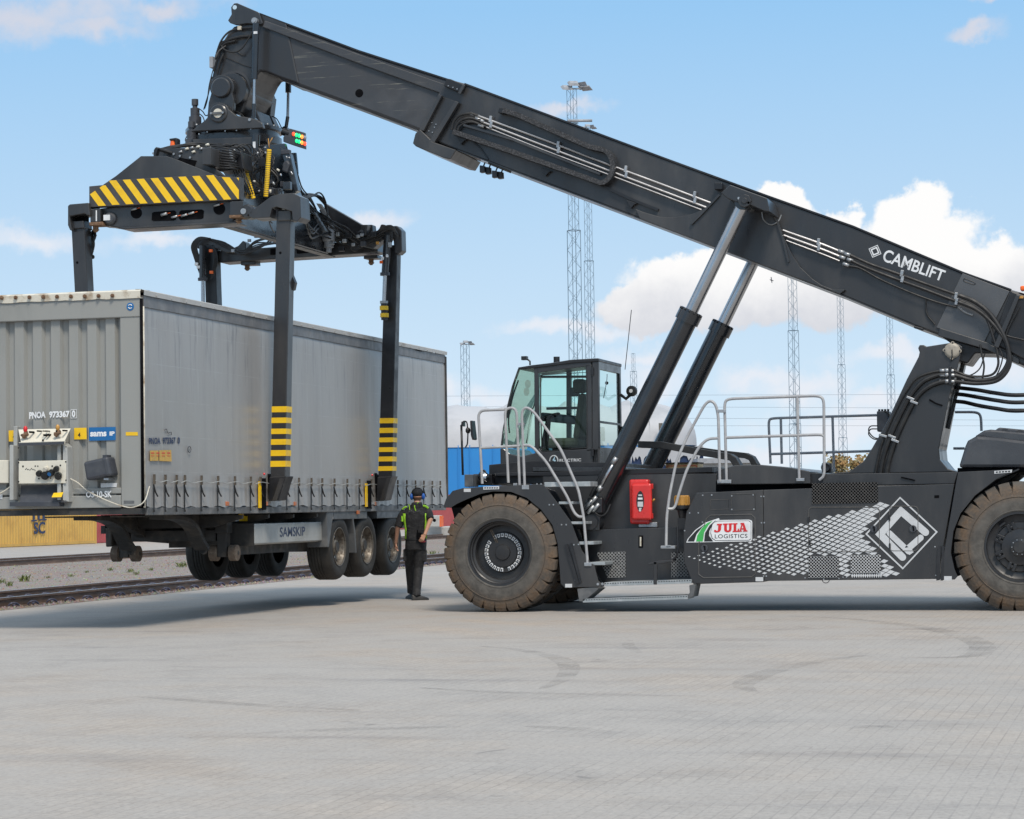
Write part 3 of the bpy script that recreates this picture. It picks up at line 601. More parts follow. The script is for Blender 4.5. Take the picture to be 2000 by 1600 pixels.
# curtain
def curtain_mat():
    m = bpy.data.materials.new('silver_curtain'); m.use_nodes = True; t = NT(m.node_tree); b = t.n['Principled BSDF']; tcx = t.new('ShaderNodeTexCoord'); o = tcx.outputs['Object']
    s = t.new('ShaderNodeSeparateXYZ'); t.l.new(o, s.inputs[0])
    st = t.noise(t.mapping(o, (1, 2.2, .12)), 2.0, 6, .65); c = t.mix(t.ramp(st, .42, .72, 0, .5, True), (.30, .286, .272), (.24, .232, .224))
    drt = t.m('MULTIPLY', t.ramp(t.noise(t.mapping(o, (1, 3, .35)), 3, 5, .65), .52, .7, 0, 1, True), t.ramp(s.outputs[2], 1.3, 2.6, 0, .7)); c = t.mix(drt, c, (.115, .115, .12))
    lo_ = t.m('MULTIPLY', t.ramp(t.noise(o, 2.5, 6, .7), .5, .72, 0, 1, True), t.ramp(s.outputs[2], .7, .1, 0, .6)); c = t.mix(lo_, c, (.26, .255, .24))
    def lines(out, sc_, wd): return t.m('GREATER_THAN', t.m('ABSOLUTE', t.m('SUBTRACT', t.m('FRACT', t.m('MULTIPLY', out, sc_)), .5)), .5 - wd)
    ln = t.m('MAXIMUM', lines(s.outputs[1], 1.62, .012), t.m('MULTIPLY', lines(s.outputs[2], 2.1, .012), .6)); nb = t.noise(o, 3.3, 5, .7); lnf = t.m('MULTIPLY', ln, t.ramp(nb, .42, .62, 0, .6)); c = t.mix(lnf, c, (.42, .42, .42))
    wv = t.m('SINE', t.m('MULTIPLY', s.outputs[1], 260)); c = t.mix(t.m('MULTIPLY', t.ramp(wv, -1, 1), .06), c, (.15, .15, .15))
    t.l.new(c, b.inputs['Base Color']); t.l.new(t.ramp(st, .3, .7, .30, .36), b.inputs['Roughness']); b.inputs['Specular IOR Level'].default_value = .6
    bn = t.new('ShaderNodeBump'); bn.inputs['Strength'].default_value = .13; bn.inputs['Distance'].default_value = .02
    t.l.new(t.m('ADD', t.m('MULTIPLY', ln, .35), t.noise(t.mapping(o, (1, 1.2, 1.8)), 3.5, 5, .55)), bn.inputs['Height']); t.l.new(bn.outputs[0], b.inputs['Normal']); return m
straps = [296, 318, 340, 356, 388.6, 421, 454, 485, 504, 556, 579.5, 604, 625, 649, 674, 698, 721, 773, 790.6, 807.5, 824, 840.5, 856]
sy = [ps(x, 960).y for x in straps]
mb = MB(); NY, NZ = 280, 30; y0, y1 = TY0 + .06, TY1 - .06; z0, z1 = TZ0 + .005, TZ1 - .21; vs = []
for i in range(NY + 1):
    Y = y0 + (y1 - y0) * i / NY; dn = min(abs(Y - q) for q in sy)
    for k in range(NZ + 1):
        t = k / NZ; Z = z0 + (z1 - z0) * t; lowf = max(0, 1 - t / .17)
        bulge = .010 * math.sin(Y * 1.1) * math.sin(math.pi * t) + .0015 * math.sin(Y * 6 + t * 9) + lowf * (.016 * min(1, dn / .16) + .005 * math.sin(Y * 31) + .008 * math.sin(Y * 9.3 + 1)) - .012 * (t > .99)
        vs.append((XR + .004 + bulge, Y, Z + (lowf > .9) * .012 * math.sin(Y * 13)))
mb.add(vs, [(i * (NZ + 1) + k, (i + 1) * (NZ + 1) + k, (i + 1) * (NZ + 1) + k + 1, i * (NZ + 1) + k + 1) for i in range(NY) for k in range(NZ)], True)
cur = mb.build('curtain', curtain_mat(), TR)
# the other curtain, rear doors, floor
mb = MB(); mb.box((XL, TY0 + .05, TZ0), (XL + .03, TY1, TZ1 - .02)); mb.build('curtain', trailerg, TR)
mb = MB(); mb.box((XL + .02, TY1 - .08, TZ0), (XR - .01, TY1, TZ1 - .03)); mb.build('rear_door', trailerg, TR)
mb = MB(); mb.box((XR - .03, TY1 - .055, TZ0 - .02), (XR + .025, TY1 + .01, TZ1 - .1)); mb.build('rear_post', chas, TR)
mb = MB(); mb.tube([(XR + .012, TY0 + .03, TZ0), (XR + .012, TY0 + .03, TZ1 - .22)], .016, 8); mb.build('edge_seal', cream, TR)
mb = MB(); mb.tube([(XR + .004, TY0 - .01, TZ0 + .02), (XR + .004, TY0 - .01, TZ1 - .12)], .022, 8); mb.build('edge_seal', darkin, TR)
mb = MB(); mb.box((XL + .02, TY0 + .02, TZ0 - .085), (XR - .02, TY1 - .02, TZ0 - .004)); mb.build('floor', chas, TR)
mb = MB(); mb.box((XR - .03, TY0 + .12, TZ0 - .10), (XR + .012, TY1 - .1, TZ0 + .004)); mb.build('side_rail', mat('side_rail_grey', (.10, .10, .10), (.22, .21, .20), 3, .5), TR, .01)
# lashing straps with buckles
sp = None
for i, Y in enumerate(sy):
    if sp is None:
        mb = MB(); q = .03; mb.box((XR + .028, Y - .011, TZ0 - .03), (XR + .038, Y + .011, TZ0 + .39)); mb.box((XR + .028, Y - .012, TZ0 - .06), (XR + .044, Y + .012, TZ0 - .03)); mb.tube([(XR + .03, Y, TZ0 + .30), (XR + .05, Y + .02, TZ0 + .2), (XR + .055, Y + .075, TZ0 + .15)], .012, 6)
        sp = mb.build('lashing_strap', rubber, TR, org=(XR, Y, TZ0)); mb = MB(); mb.box((XR + .03, Y - .017, TZ0 + .31), (XR + .055, Y + .017, TZ0 + .44)); mb.build('buckle', mat('tarnished_buckle', (.16, .13, .10), (.07, .055, .045), 20, .5, metal=.5), sp); y_first = Y
    else: copy_tree(sp, (0, Y - y_first, 0), TR)
# thin cord hanging along the buckles
mb = MB(); pts = []
for i, Y in enumerate(sy):
    pts.append((XR + .062, Y, TZ0 + .36))
    if i + 1 < len(sy): pts.append((XR + .045, (Y + sy[i + 1]) / 2, TZ0 + .335))
mb.tube(crom(pts, 4), .006, 5); mb.build('customs_cord', boxgrey, TR)
mb = MB(); mb.tube(crom([pf(137, 935, .05), pf(152, 943, .06), pf(170, 958, .05), pf(205, 976, .06), pf(240, 989, .06), pf(262, 990.5, .05), pf(282, 979, .04), ps(292, 950, .06)], 6), .0075, 6); mb.tube(crom([pf(25, 946, .05), pf(12, 957, .05), pf(-8, 968, .05)], 4), .01, 6); mb.build('customs_cord', cream, TR)
# gladhand and socket console
G = .16
mb = MB(); front_box(mb, 33.5, 870, 41, 977, -.06, G); front_box(mb, 126, 870, 133, 977, -.06, G); front_box(mb, 33.5, 833, 41, 872, -.06, .05); cons = mb.build('connection_console', boxgrey, TR, .008)
mb = MB(); mb.prism([pf(133.5, 866, .0), pf(142, 874, -.04), pf(145, 980, -.04), pf(133.5, 977, .0)], (0, -.16, 0)); mb.build('side_cheek', boxgrey, cons)
mb = MB(); mb.add([pf(36, 839, .03), pf(138, 837, .03), pf(126, 862, G + .05), pf(41, 864, G + .05)], [(3, 2, 1, 0)]); mb.prism([pf(37, 864, G + .05), pf(127, 861, G + .05), pf(126, 868, G + .05), pf(38, 871, G + .05)], (0, .02, 0)); mb.build('upper_panel', creamc, cons)
mb = MB(); mb.prism([pf(36, 865.5, G + .06), pf(126, 862.5, G + .06), pf(125, 868, G + .06), pf(37, 871, G + .06)], (0, -.015, 0)); mb.build('rubber_lip', plasticg, cons)
mb = MB(); mb.prism([pf(37, 901, G), pf(130, 899, G), pf(129, 944, G), pf(37, 945, G)], (0, -.012, 0)); mb.build('lower_panel', creamc, cons, .006)
mb = MB(); mb.prism([pf(41, 948, -.02), pf(127, 946, -.02), pf(129, 981, G), pf(39, 984, G)], (0, .03, 0)); front_box(mb, 37, 981, 133, 989, -.1, G); mb.build('lower_tray', plasticg, cons)
mb = MB(); front_box(mb, 41, 871, 126, 900, -.10, -.085); mb.build('rear_panel', boxgrey, cons)
for x, y, r in [(42, 850, 2), (58, 844, 2), (73, 842, 1.5), (84, 842, 1.2), (89, 842, 1.2), (86, 850, 2), (92, 849.5, 2), (84, 860, 2.2), (110, 842, 1.6), (123, 841, 1.6), (45, 911, 1.8), (69, 910.5, 1.3), (74, 910.5, 1.3), (102, 910.5, 1.6), (118, 909, 1.6), (36.5, 904, 1.5), (128.5, 902, 1.5), (36.5, 941, 1.5), (129, 938, 1.5), (36, 875, 1.2), (36, 897, 1.2), (129, 873, 1.2), (76, 935, 1.6), (99, 934, 1.2)]:
    p = pf(x, y, G + .013 + (.04 if y < 865 and x > 41 else 0)); d_ = .12 if y < 858 else 0; mb = MB(); mb.cyl(p + Vector((0, d_, 0)), p + Vector((0, -.004, 0)), r / 147, 8); mb.build('panel_hole', darkin, cons)
for x, y, r, m in [(77.5, 924, 6, signblk), (89.5, 928, 8, signblk), (99, 924, 5, bluev), (90, 915, 5, cream), (111, 915, 5.5, signblk), (115, 929, 7, signblk), (101, 923, 7, signblk)]:
    p = pf(x, y, G + .012); mb = MB(); mb.cyl(p, p + Vector((.01, -.05, -.012)), r / 147, 14); mb.cyl(p + Vector((.01, -.05, -.012)), p + Vector((.01, -.065, -.018)), r / 147 * .8, 14); mb.build('socket', m, cons)
for x, y, m in [(51, 843, signred), (114, 840, amber)]:
    p = pf(x, y, .16); mb = MB(); mb.tube([p, p + Vector((0, -.03, -.05)), p + Vector((-.03, -.03, -.08))], .028, 8); mb.tube([p + Vector((-.04, -.04, -.05)), p + Vector((.05, -.04, -.04))], .02, 8); gh = mb.build('gladhand', rust, cons)
    mb = MB(); mb.sphere(p + Vector((0, -.02, .03)), (.03, .03, .045), 10); mb.build('gladhand_cap', m, cons)
mb = MB()
for k in range(6): mb.prism(polyY([(49 + k * 3.4, 917), (52 + k * 3.4, 914 + (k % 3) * 2), (52.6 + k * 3.4, 915 + (k % 3) * 2), (49.6 + k * 3.4, 918)], TY0 - G - .013), (0, -.002, 0))
mb.build('wiring_diagram', signblk, cons)
mb = MB(); mb.prism([pf(105, 963, G + .002), pf(124, 961.5, G + .002), pf(120, 971, G + .05), pf(101, 971.5, G + .05)], (0, -.003, 0)); mb.build('sticker', yellow, TR)
# stickers and lettering of the front wall
P_ = -.035
def fsheet(px, mt, nm='sticker', d=P_, th=.004):
    mb = MB(); mb.prism([pf(x, y, d) for x, y in px], (0, -th, 0)); return mb.build(nm, mt, TR)
fsheet([(17, 841), (36, 840), (34, 862.5), (17.5, 862.5)], yellow); fsheet([(145, 836), (169, 835.5), (169.5, 858), (145, 858.5)], yellow)
fsheet([(174, 835), (226, 834), (226, 860), (174, 861)], bluev); fsheet([(246, 844), (269, 844), (269.5, 851), (246, 851)], yellow, d=.001)
def ftext(b, q, m, d=P_ + .006, off=0.0, sp=1.0): return text_mesh(b, [pf(x, y, d) for x, y in q], m, 'lettering', TR, offset=off, spacing=sp)
ftext('4', [(25, 857), (29.5, 857), (29.5, 849), (25, 849)], signblk, off=.02); ftext('4', [(152, 854), (157, 854), (157, 845), (152, 845)], signblk, off=.02)
ftext('sams', [(176, 853), (208, 852.5), (208, 843), (176, 844)], white, off=.045); ftext('IP', [(214, 851), (224, 850.8), (224, 842.5), (214, 843)], white, off=.045)
ftext('PNOA', [(57, 818.5), (89, 816), (89, 803.5), (57, 805)], white, off=.045); ftext('973367', [(96, 816.5), (136, 815), (136, 802), (96, 803.5)], white, off=.045)
ftext('0', [(140.5, 815), (147, 815), (147, 801.5), (140.5, 801.5)], white, off=.045)
for q in ([(138, 800), (150, 799.6), (150, 800.4), (138, 800.8)], [(138, 816.3), (150, 815.9), (150, 816.7), (138, 817.1)], [(138, 800), (138.6, 800), (138.6, 816.5), (138, 816.5)], [(149.4, 800), (150, 800), (150, 816.2), (149.4, 816.2)]): fsheet(q, white, 'lettering', P_, .003)
ftext('OS-10-SK', [(168, 972), (218.5, 971.5), (218.5, 958.5), (168, 960)], white, d=.03, off=.03)
fsheet([(197, 944), (229, 943.5), (228, 951.5), (197, 952.5)], signgrey, d=-.01); fsheet([(-6, 966), (5, 966), (5, 975), (-6, 975)], signgrey, d=.012); fsheet([(242, 978), (262, 978), (262, 983), (242, 983)], chasg, d=.002)
mb = MB(); p = pf(254.5, 599, .014); mb.cyl(p, p + Vector((0, -.004, 0)), .052, 20); mb.build('round_badge', bluev, TR); mb = MB(); q = p + Vector((0, -.006, 0))
for a0 in (.4, 3.5): mb.tube([q + Vector((.026 * math.cos(a0 + k * .45), 0, .026 * math.sin(a0 + k * .45))) for k in range(6)], .007, 5)
mb.build('badge_mark', white, TR)
mb = MB(); front_box(mb, -30, 899, 22, 944, -.03, .05); mb.build('front_box', creamc, TR, .01)
# tilted dark plastic canister
mb = MB(); q = [(176, 903), (223, 892.5), (231, 929), (182, 939.5)]; mb.prism([pf(x, y, -.04) for x, y in q], (0, -.22, 0)); can = mb.build('document_canister', plasticg, TR, .035)
mb = MB(); q = [(212, 895), (225, 892), (233, 929), (221, 932)]; mb.prism([pf(x, y, -.055) for x, y in q], (0, -.24, 0)); mb.build('lid', plasticg, can, .03)
mb = MB(); front_box(mb, 208, 889, 217, 895, -.02, .1); mb.build('clasp', plasticg, can); mb = MB(); front_box(mb, 213, 934, 222, 938, -.02, .14); mb.build('hinge', steel, can)
# marks on the curtain
def stext(b, q, m, d=.022, off=.03): return text_mesh(b, [ps(x, y, d) for x, y in q], m, 'lettering', TR, offset=off)
stext('PNOA', [(291, 868), (313.5, 867.5), (313.5, 854.5), (291, 855.5)], navy); stext('973367', [(318, 867.5), (343, 867), (343, 854), (318, 854.5)], navy); stext('0', [(347, 867), (351.5, 867), (351.5, 854), (347, 854)], navy)
for q in ([(293, 880), (309, 880), (309, 900), (293, 900.5)], [(311, 879.5), (334, 879), (335, 901.5), (311, 900.5)]):
    mb = MB(); mb.prism([ps(x, y, .028) for x, y in q], (.003, 0, 0)); mb.build('sticker', mat('faded_amber_sticker', (.55, .33, .07), (.42, .28, .09), 14, .5) if 'faded_amber_sticker' not in MATS else MATS['faded_amber_sticker'], TR)
for k in range(4):
    mb = MB(); x = 295 + k * 10.5; mb.prism([ps(x, 884, .032), ps(x + 6, 884, .032), ps(x + 6, 886, .032), ps(x, 886, .032)], (.002, 0, 0)); mb.prism([ps(x, 890, .032), ps(x + 6, 890, .032), ps(x + 6, 891, .032), ps(x, 891, .032)], (.002, 0, 0)); mb.build('sticker_print', signred, TR)
mb = MB()
mb.tube([ps(370 + 3 * math.cos(a), 878 + 6 * math.sin(a), .03) for a in [k * .523 for k in range(13)]], .006, 4); mb.tube(crom([ps(322, 840, .03), ps(325, 838, .03), ps(328, 846, .03), ps(334, 844, .03), ps(335, 850, .03)], 4), .005, 4); mb.build('chalk_mark', plasticg, TR)
# ---- running gear
for X in (-4.16, -5.13):
    mb = MB(); prof = [(TY0 + .8, TZ0 - .10), (TY1 - .3, TZ0 - .11), (TY1 - .3, TZ0 - .42), (-.2, TZ0 - .55), (-1.2, TZ0 - .50), (-1.9, TZ0 - .32), (-2.6, TZ0 - .13), (TY0 + .8, TZ0 - .12)]
    mb.prism([(X - .06, y, z) for y, z in prof], (.12, 0, 0)); mb.build('chassis_beam', chas, TR, .01)
for k in range(9):
    Y = -1.7 + k * 1.05; mb = MB(); mb.prism([(XL + .1, Y, TZ0 - .12), (XR - .06, Y, TZ0 - .12), (XR - .06, Y, TZ0 - .17), (XR - .55, Y, TZ0 - .30), (XL + .55, Y, TZ0 - .30), (XL + .1, Y, TZ0 - .17)], (0, .06, 0)); mb.build('cross_member', chas, TR)
# gooseneck curved brackets
for X in (XR - .45, XL + .95):
    c_ = crom([(X, -3.6, TZ0 - .13), (X, -2.9, TZ0 - .15), (X, -2.45, TZ0 - .26), (X, -2.2, TZ0 - .46), (X, -2.0, TZ0 - .60)], 6); mb = MB()
    for i in range(len(c_) - 1): d_ = (c_[i + 1] - c_[i]); n_ = Vector((0, -d_.z, d_.y)).normalized() * .03; mb.prism([c_[i] - n_, c_[i + 1] - n_, c_[i + 1] + n_, c_[i] + n_], (-.22, 0, 0))
    mb.tube([(X - .1, -2.0, TZ0 - .62), (X - .1, -1.95, TZ0 - .64)], .05, 8); mb.build('gooseneck_bracket', chas, TR)
# landing legs
LY = PX(437, 1080, -3.85).y; zb_ = PX(437, 1088, -3.85).z
leg0 = None
for X in (-3.85, -5.42):
    if leg0 is None:
        mb = MB(); mb.box((X - .10, LY - .10, zb_ + .35), (X + .10, LY + .10, TZ0 - .12)); leg0 = mb.build('landing_leg', chas, TR, .01, org=(X, LY, zb_))
        mb = MB(); mb.box((X - .075, LY - .075, zb_), (X + .075, LY + .075, zb_ + .36)); mb.build('inner_leg', chas, leg0, .008)
        for dx in (-.21, .10):
            mb = MB(); c = Vector((X + dx, LY, zb_ + .06)); mb.lathe([(0, 0), (.09, 0), (.12, .012), (.12, .118), (.09, .13), (0, .13)], c, (1, 0, 0), 20); mb.build('foot_roller', brownwheel, leg0)
            mb = MB(); mb.cyl(c - Vector((.005, 0, 0)), c + Vector((.135, 0, 0)), .03, 8); mb.build('roller_hub', chas, leg0)
    else: copy_tree(leg0, (X + 3.85, 0, 0), TR)
z1_, z2_ = PX(350, 1037, -4.4).z, PX(350, 1058, -4.4).z
mb = MB(); mb.box((-5.3, LY - .07, z2_), (-3.95, LY + .07, z1_)); mb.build('leg_brace', chas, TR); mb = MB(); mb.tube([(-5.2, LY - .15, z1_ + .17), (-4.0, LY - .15, z1_ + .17)], .025, 8); mb.build('gear_shaft', chas, TR)
mb = MB(); q = [(205, 1031), (218, 1030.5), (218.5, 1068), (206, 1068.5)]; mb.prism(polyY(q, LY - .02), (0, .35, 0)); mb.prism(polyY([(219, 1034), (231, 1033), (231, 1066), (219, 1066)], LY + .1), (0, .2, 0)); mb.build('gear_box', chas, TR, .02)
for z in (zb_ + .52, zb_ + .36):
    mb = MB(); mb.box((XL + .05, LY + .1, z), (XL + .12, 1.2, z + .12)); mb.build('side_guard', chas, TR)
mb = MB(); mb.box((-4.9, LY + .4, TZ0 - .60), (-4.3, 1.2, TZ0 - .50)); mb.build('air_tank_tray', chas, TR); mb = MB(); mb.cyl((-4.6, LY + .6, TZ0 - .42), (-4.6, LY + 1.6, TZ0 - .42), .13, 16); mb.build('air_tank', plasticg, TR)
mb = MB(); mb.prism(polyX([(449, 1007), (466, 1006.5), (466, 1018), (449, 1018.5)], XR - .4), (.01, 0, 0)); mb.build('data_plate', signgrey, TR)
mb = MB(); mb.prism(polyX([(466, 1000), (475, 1000), (475, 1008), (482, 1008), (482, 1018), (466, 1018)], XR - .4), (.012, 0, 0)); mb.build('wheel_chock', yellow, TR)
# pallet box with lettering
X = XR - .10; a, b_1, c_, d_ = PX(497, 1061.5, X), PX(640, 1056, X), PX(639, 1020, X), PX(495, 1022, X); zt, zb2 = (c_.z + d_.z) / 2, (a.z + b_1.z) / 2; ya, yb = a.y, b_1.y
mb = MB(); mb.prism([(X, ya, zt), (X, ya, zb2 + .0), (X - .08, ya, zb2 - .02), (X - .75, ya, zb2 - .02), (X - .75, ya, zt)], (0, yb - ya, 0)); pb = mb.build('pallet_box', [boxgrey], TR, .012)
mb = MB(); mb.box((X - .76, ya - .012, zb2 - .03), (X - .003, ya + .01, zt + .005)); mb.build('end_plate', chas, pb)
text_mesh('SAMSKIP', [PX(x, y, X + .004) for x, y in [(547, 1049), (596, 1046), (596, 1028.5), (547, 1030)]], navy, 'lettering', pb, offset=.012)
mb = MB(); mb.box((X - .5, ya - .05, zb2 - .16), (X - .25, yb + .9, zb2 - .02)); mb.build('lower_frame', chas, pb)
for y_ in (990, 1000): pass
mb = MB(); mb.prism([PX(545, 991, XR - .05), PX(632, 990, XR - .05), PX(632, 999, XR - .05), PX(546, 1000, XR - .05)], (-.9, 0, 0)); mb.build('tool_tray', chasg, TR, .01)
# axles and wheels
RY, RZ, RR_ = [2.42, 3.80, 5.18], .955, .535
def trailer_wheel(X, Y, Z, sgn):          # outer face at X, tyre inwards (sgn = -1 inwards is -x)
    prof_t = [(.30, -.02), (.335, .0), (.42, .012), (.485, -.002), (.515, -.03), (.532, -.07), (RR_, -.12)]
    for k in range(4): y = -.14 - k * .05; prof_t += [(RR_, y), (RR_ - .014, y - .008), (RR_ - .014, y - .014), (RR_, y - .022)]
    prof_t += [(RR_, -.335), (.525, -.36), (.49, -.385), (.42, -.395), (.31, -.37)]
    mb = MB(); mb.lathe([(r * 1.0, h * sgn * -1) for r, h in prof_t], (X, Y, Z), (1, 0, 0), 56)
    rim = MB(); rim.lathe([(h0, -sgn * h1) for h0, h1 in [(.312, -.015), (.300, -.02), (.285, -.06), (.275, -.12), (.235, -.155), (.13, -.15), (.12, -.06), (.105, -.045), (.0, -.045)]], (X, Y, Z), (1, 0, 0), 44)
    wo_ = rim.build('wheel', wheelsteel, TR, org=(X, Y, Z)); mb.build('tyre', tyret, wo_)
    rl = MB(); rl.lathe([(r, -sgn * h) for r, h in [(.318, .002), (.312, .006), (.300, .0), (.302, -.02)]], (X, Y, Z), (1, 0, 0), 44); rl.build('rim_edge', wheelsteel, wo_)
    nt = MB(); hh = MB()
    for k in range(10):
        a = 2 * math.pi * k / 10; c = Vector((X + sgn * .15, Y + .172 * math.cos(a), Z + .172 * math.sin(a))); nt.cyl(c, c - Vector((sgn * .05, 0, 0)), .017, 6)
        c2 = Vector((X + sgn * .138, Y + .225 * math.cos(a + .3), Z + .225 * math.sin(a + .3))); hh.cyl(c2, c2 - Vector((sgn * .008, 0, 0)), .027, 10)
    nt.build('wheel_nuts', steel, wo_); hh.build('hand_holes', darkin, wo_)
    hb = MB(); hb.cyl((X + sgn * .06, Y, Z), (X - sgn * -.03, Y, Z), .085, 20); hb.build('hub', chas, wo_); return wo_
w0 = trailer_wheel(XR - .03, RY[0], RZ, -1); w1 = trailer_wheel(XL + .03, RY[0], RZ, 1)
for y in RY[1:]:
    for w_ in (w0, w1): copy_tree(w_, (0, y - RY[0], -.012 * (y > 5)), TR)
for y in RY:
    mb = MB(); mb.cyl((XL + .4, y, RZ), (XR - .4, y, RZ), .075, 16); mb.build('axle', chas, TR)
    for X in (-4.16, -5.13):
        mb = MB(); mb.prism([(X - .05, y - .65, TZ0 - .45), (X - .05, y - .5, TZ0 - .62), (X - .05, y + .12, RZ - .05), (X - .05, y + .12, RZ + .1), (X - .05, y - .45, TZ0 - .36)], (.1, 0, 0)); mb.build('trailing_arm', chas, TR)
        mb = MB(); mb.cyl((X, y + .3, RZ + .02), (X, y + .3, TZ0 - .38), .13, 14); mb.build('air_spring', rubber, TR)
# mudguards
mg = MB(); X0, X1 = XR - .42, XR - .005
def fl(pts, x0=X0, x1=X1): mb = MB(); mb.prism([(x1, y, z) for y, z in pts], (x0 - x1, 0, 0)); return mb
m0 = PX(637, 985, X1).y; m1_ = PX(648, 985, X1).y
fl([(m0 + .02, TZ0 - .09), (m1_ + .1, TZ0 - .09), (m1_ + .0, TZ0 - .3), (m0 + .12, TZ0 - .66), (m0 + .05, TZ0 - .66)]).build('mudguard', chasg, TR, .01)
f0 = PX(688, 985, X1).y
mb = MB(); mb.box((XL + .5, -1.5, TZ0 - .30), (XR - .5, 7.6, TZ0 - .09)); mb.build('floor_frame', chas, TR)
fl([(f0, TZ0 - .2), (f0 + .06, TZ0 - .2), (f0 + .16, TZ0 - .45), (f0 + .2, TZ0 - .78), (f0 + .15, TZ0 - .78), (f0 + .1, TZ0 - .46)], X0 + .2).build('mudguard', chasg, TR, .01)
fl([(m1_ + .1, TZ0 - .09), (PX(717, 990, X1).y, TZ0 - .09), (PX(717, 990, X1).y, TZ0 - .22), (m1_ + .05, TZ0 - .22)]).build('mudguard', chasg, TR, .01)
fl([(PX(736, 990, X1).y, TZ0 - .09), (7.4, TZ0 - .09), (7.4, TZ0 - .22), (PX(736, 990, X1).y, TZ0 - .22)]).build('mudguard', chasg, TR, .01)
for x in (443, 519, 575, 699, 733):
    p = PX(x, 984 if x != 699 else 1001, XR + .015); mb = MB(); mb.box(p + Vector((-.01, -.05, -.03)), p + Vector((.02, .05, .03))); mb.build('marker_light', mat('dull_orange_lens', (.42, .13, .05), None, 8, .4) if 'dull_orange_lens' not in MATS else MATS['dull_orange_lens'], TR, .006)
for x0, x1 in ((496, 514), (708, 722)):      # yellow edged grapple pockets
    p, q = PX(x1 - 8, 930, XR + .03), PX(x1, 980, XR + .03); mb = MB(); mb.box((XR + .03, p.y - .04, TZ0 - .02), (XR + .05, p.y + .04, TZ0 + .37)); mb.build('pocket_edge', yellow, TR)
    mb = MB(); mb.box((XR + .028, p.y + .06, TZ0 - .05), (XR + .045, p.y + .24, TZ0 + .42)); mb.build('pocket_plate', darkin, TR)
# =================================================================== REACH STACKER
RS = thing('reach_stacker', (3.5, 2.07, 0), 'huge charcoal reach stacker with cab, telescopic boom and big dusty tyres', 'reach stacker')
def plateY(pts, Y0, Y1, name, m, parent=None, bevel=.008): mb = MB(); mb.prism(polyY(pts, Y0), (0, Y1 - Y0, 0)); return mb.build(name, m, parent or RS, bevel)
def boxpY(x0, y0, x1, y1, Y0, Y1, name, m, parent=None, bevel=.008): return plateY([(x0, y0), (x1, y0), (x1, y1), (x0, y1)], Y0, Y1, name, m, parent, bevel)
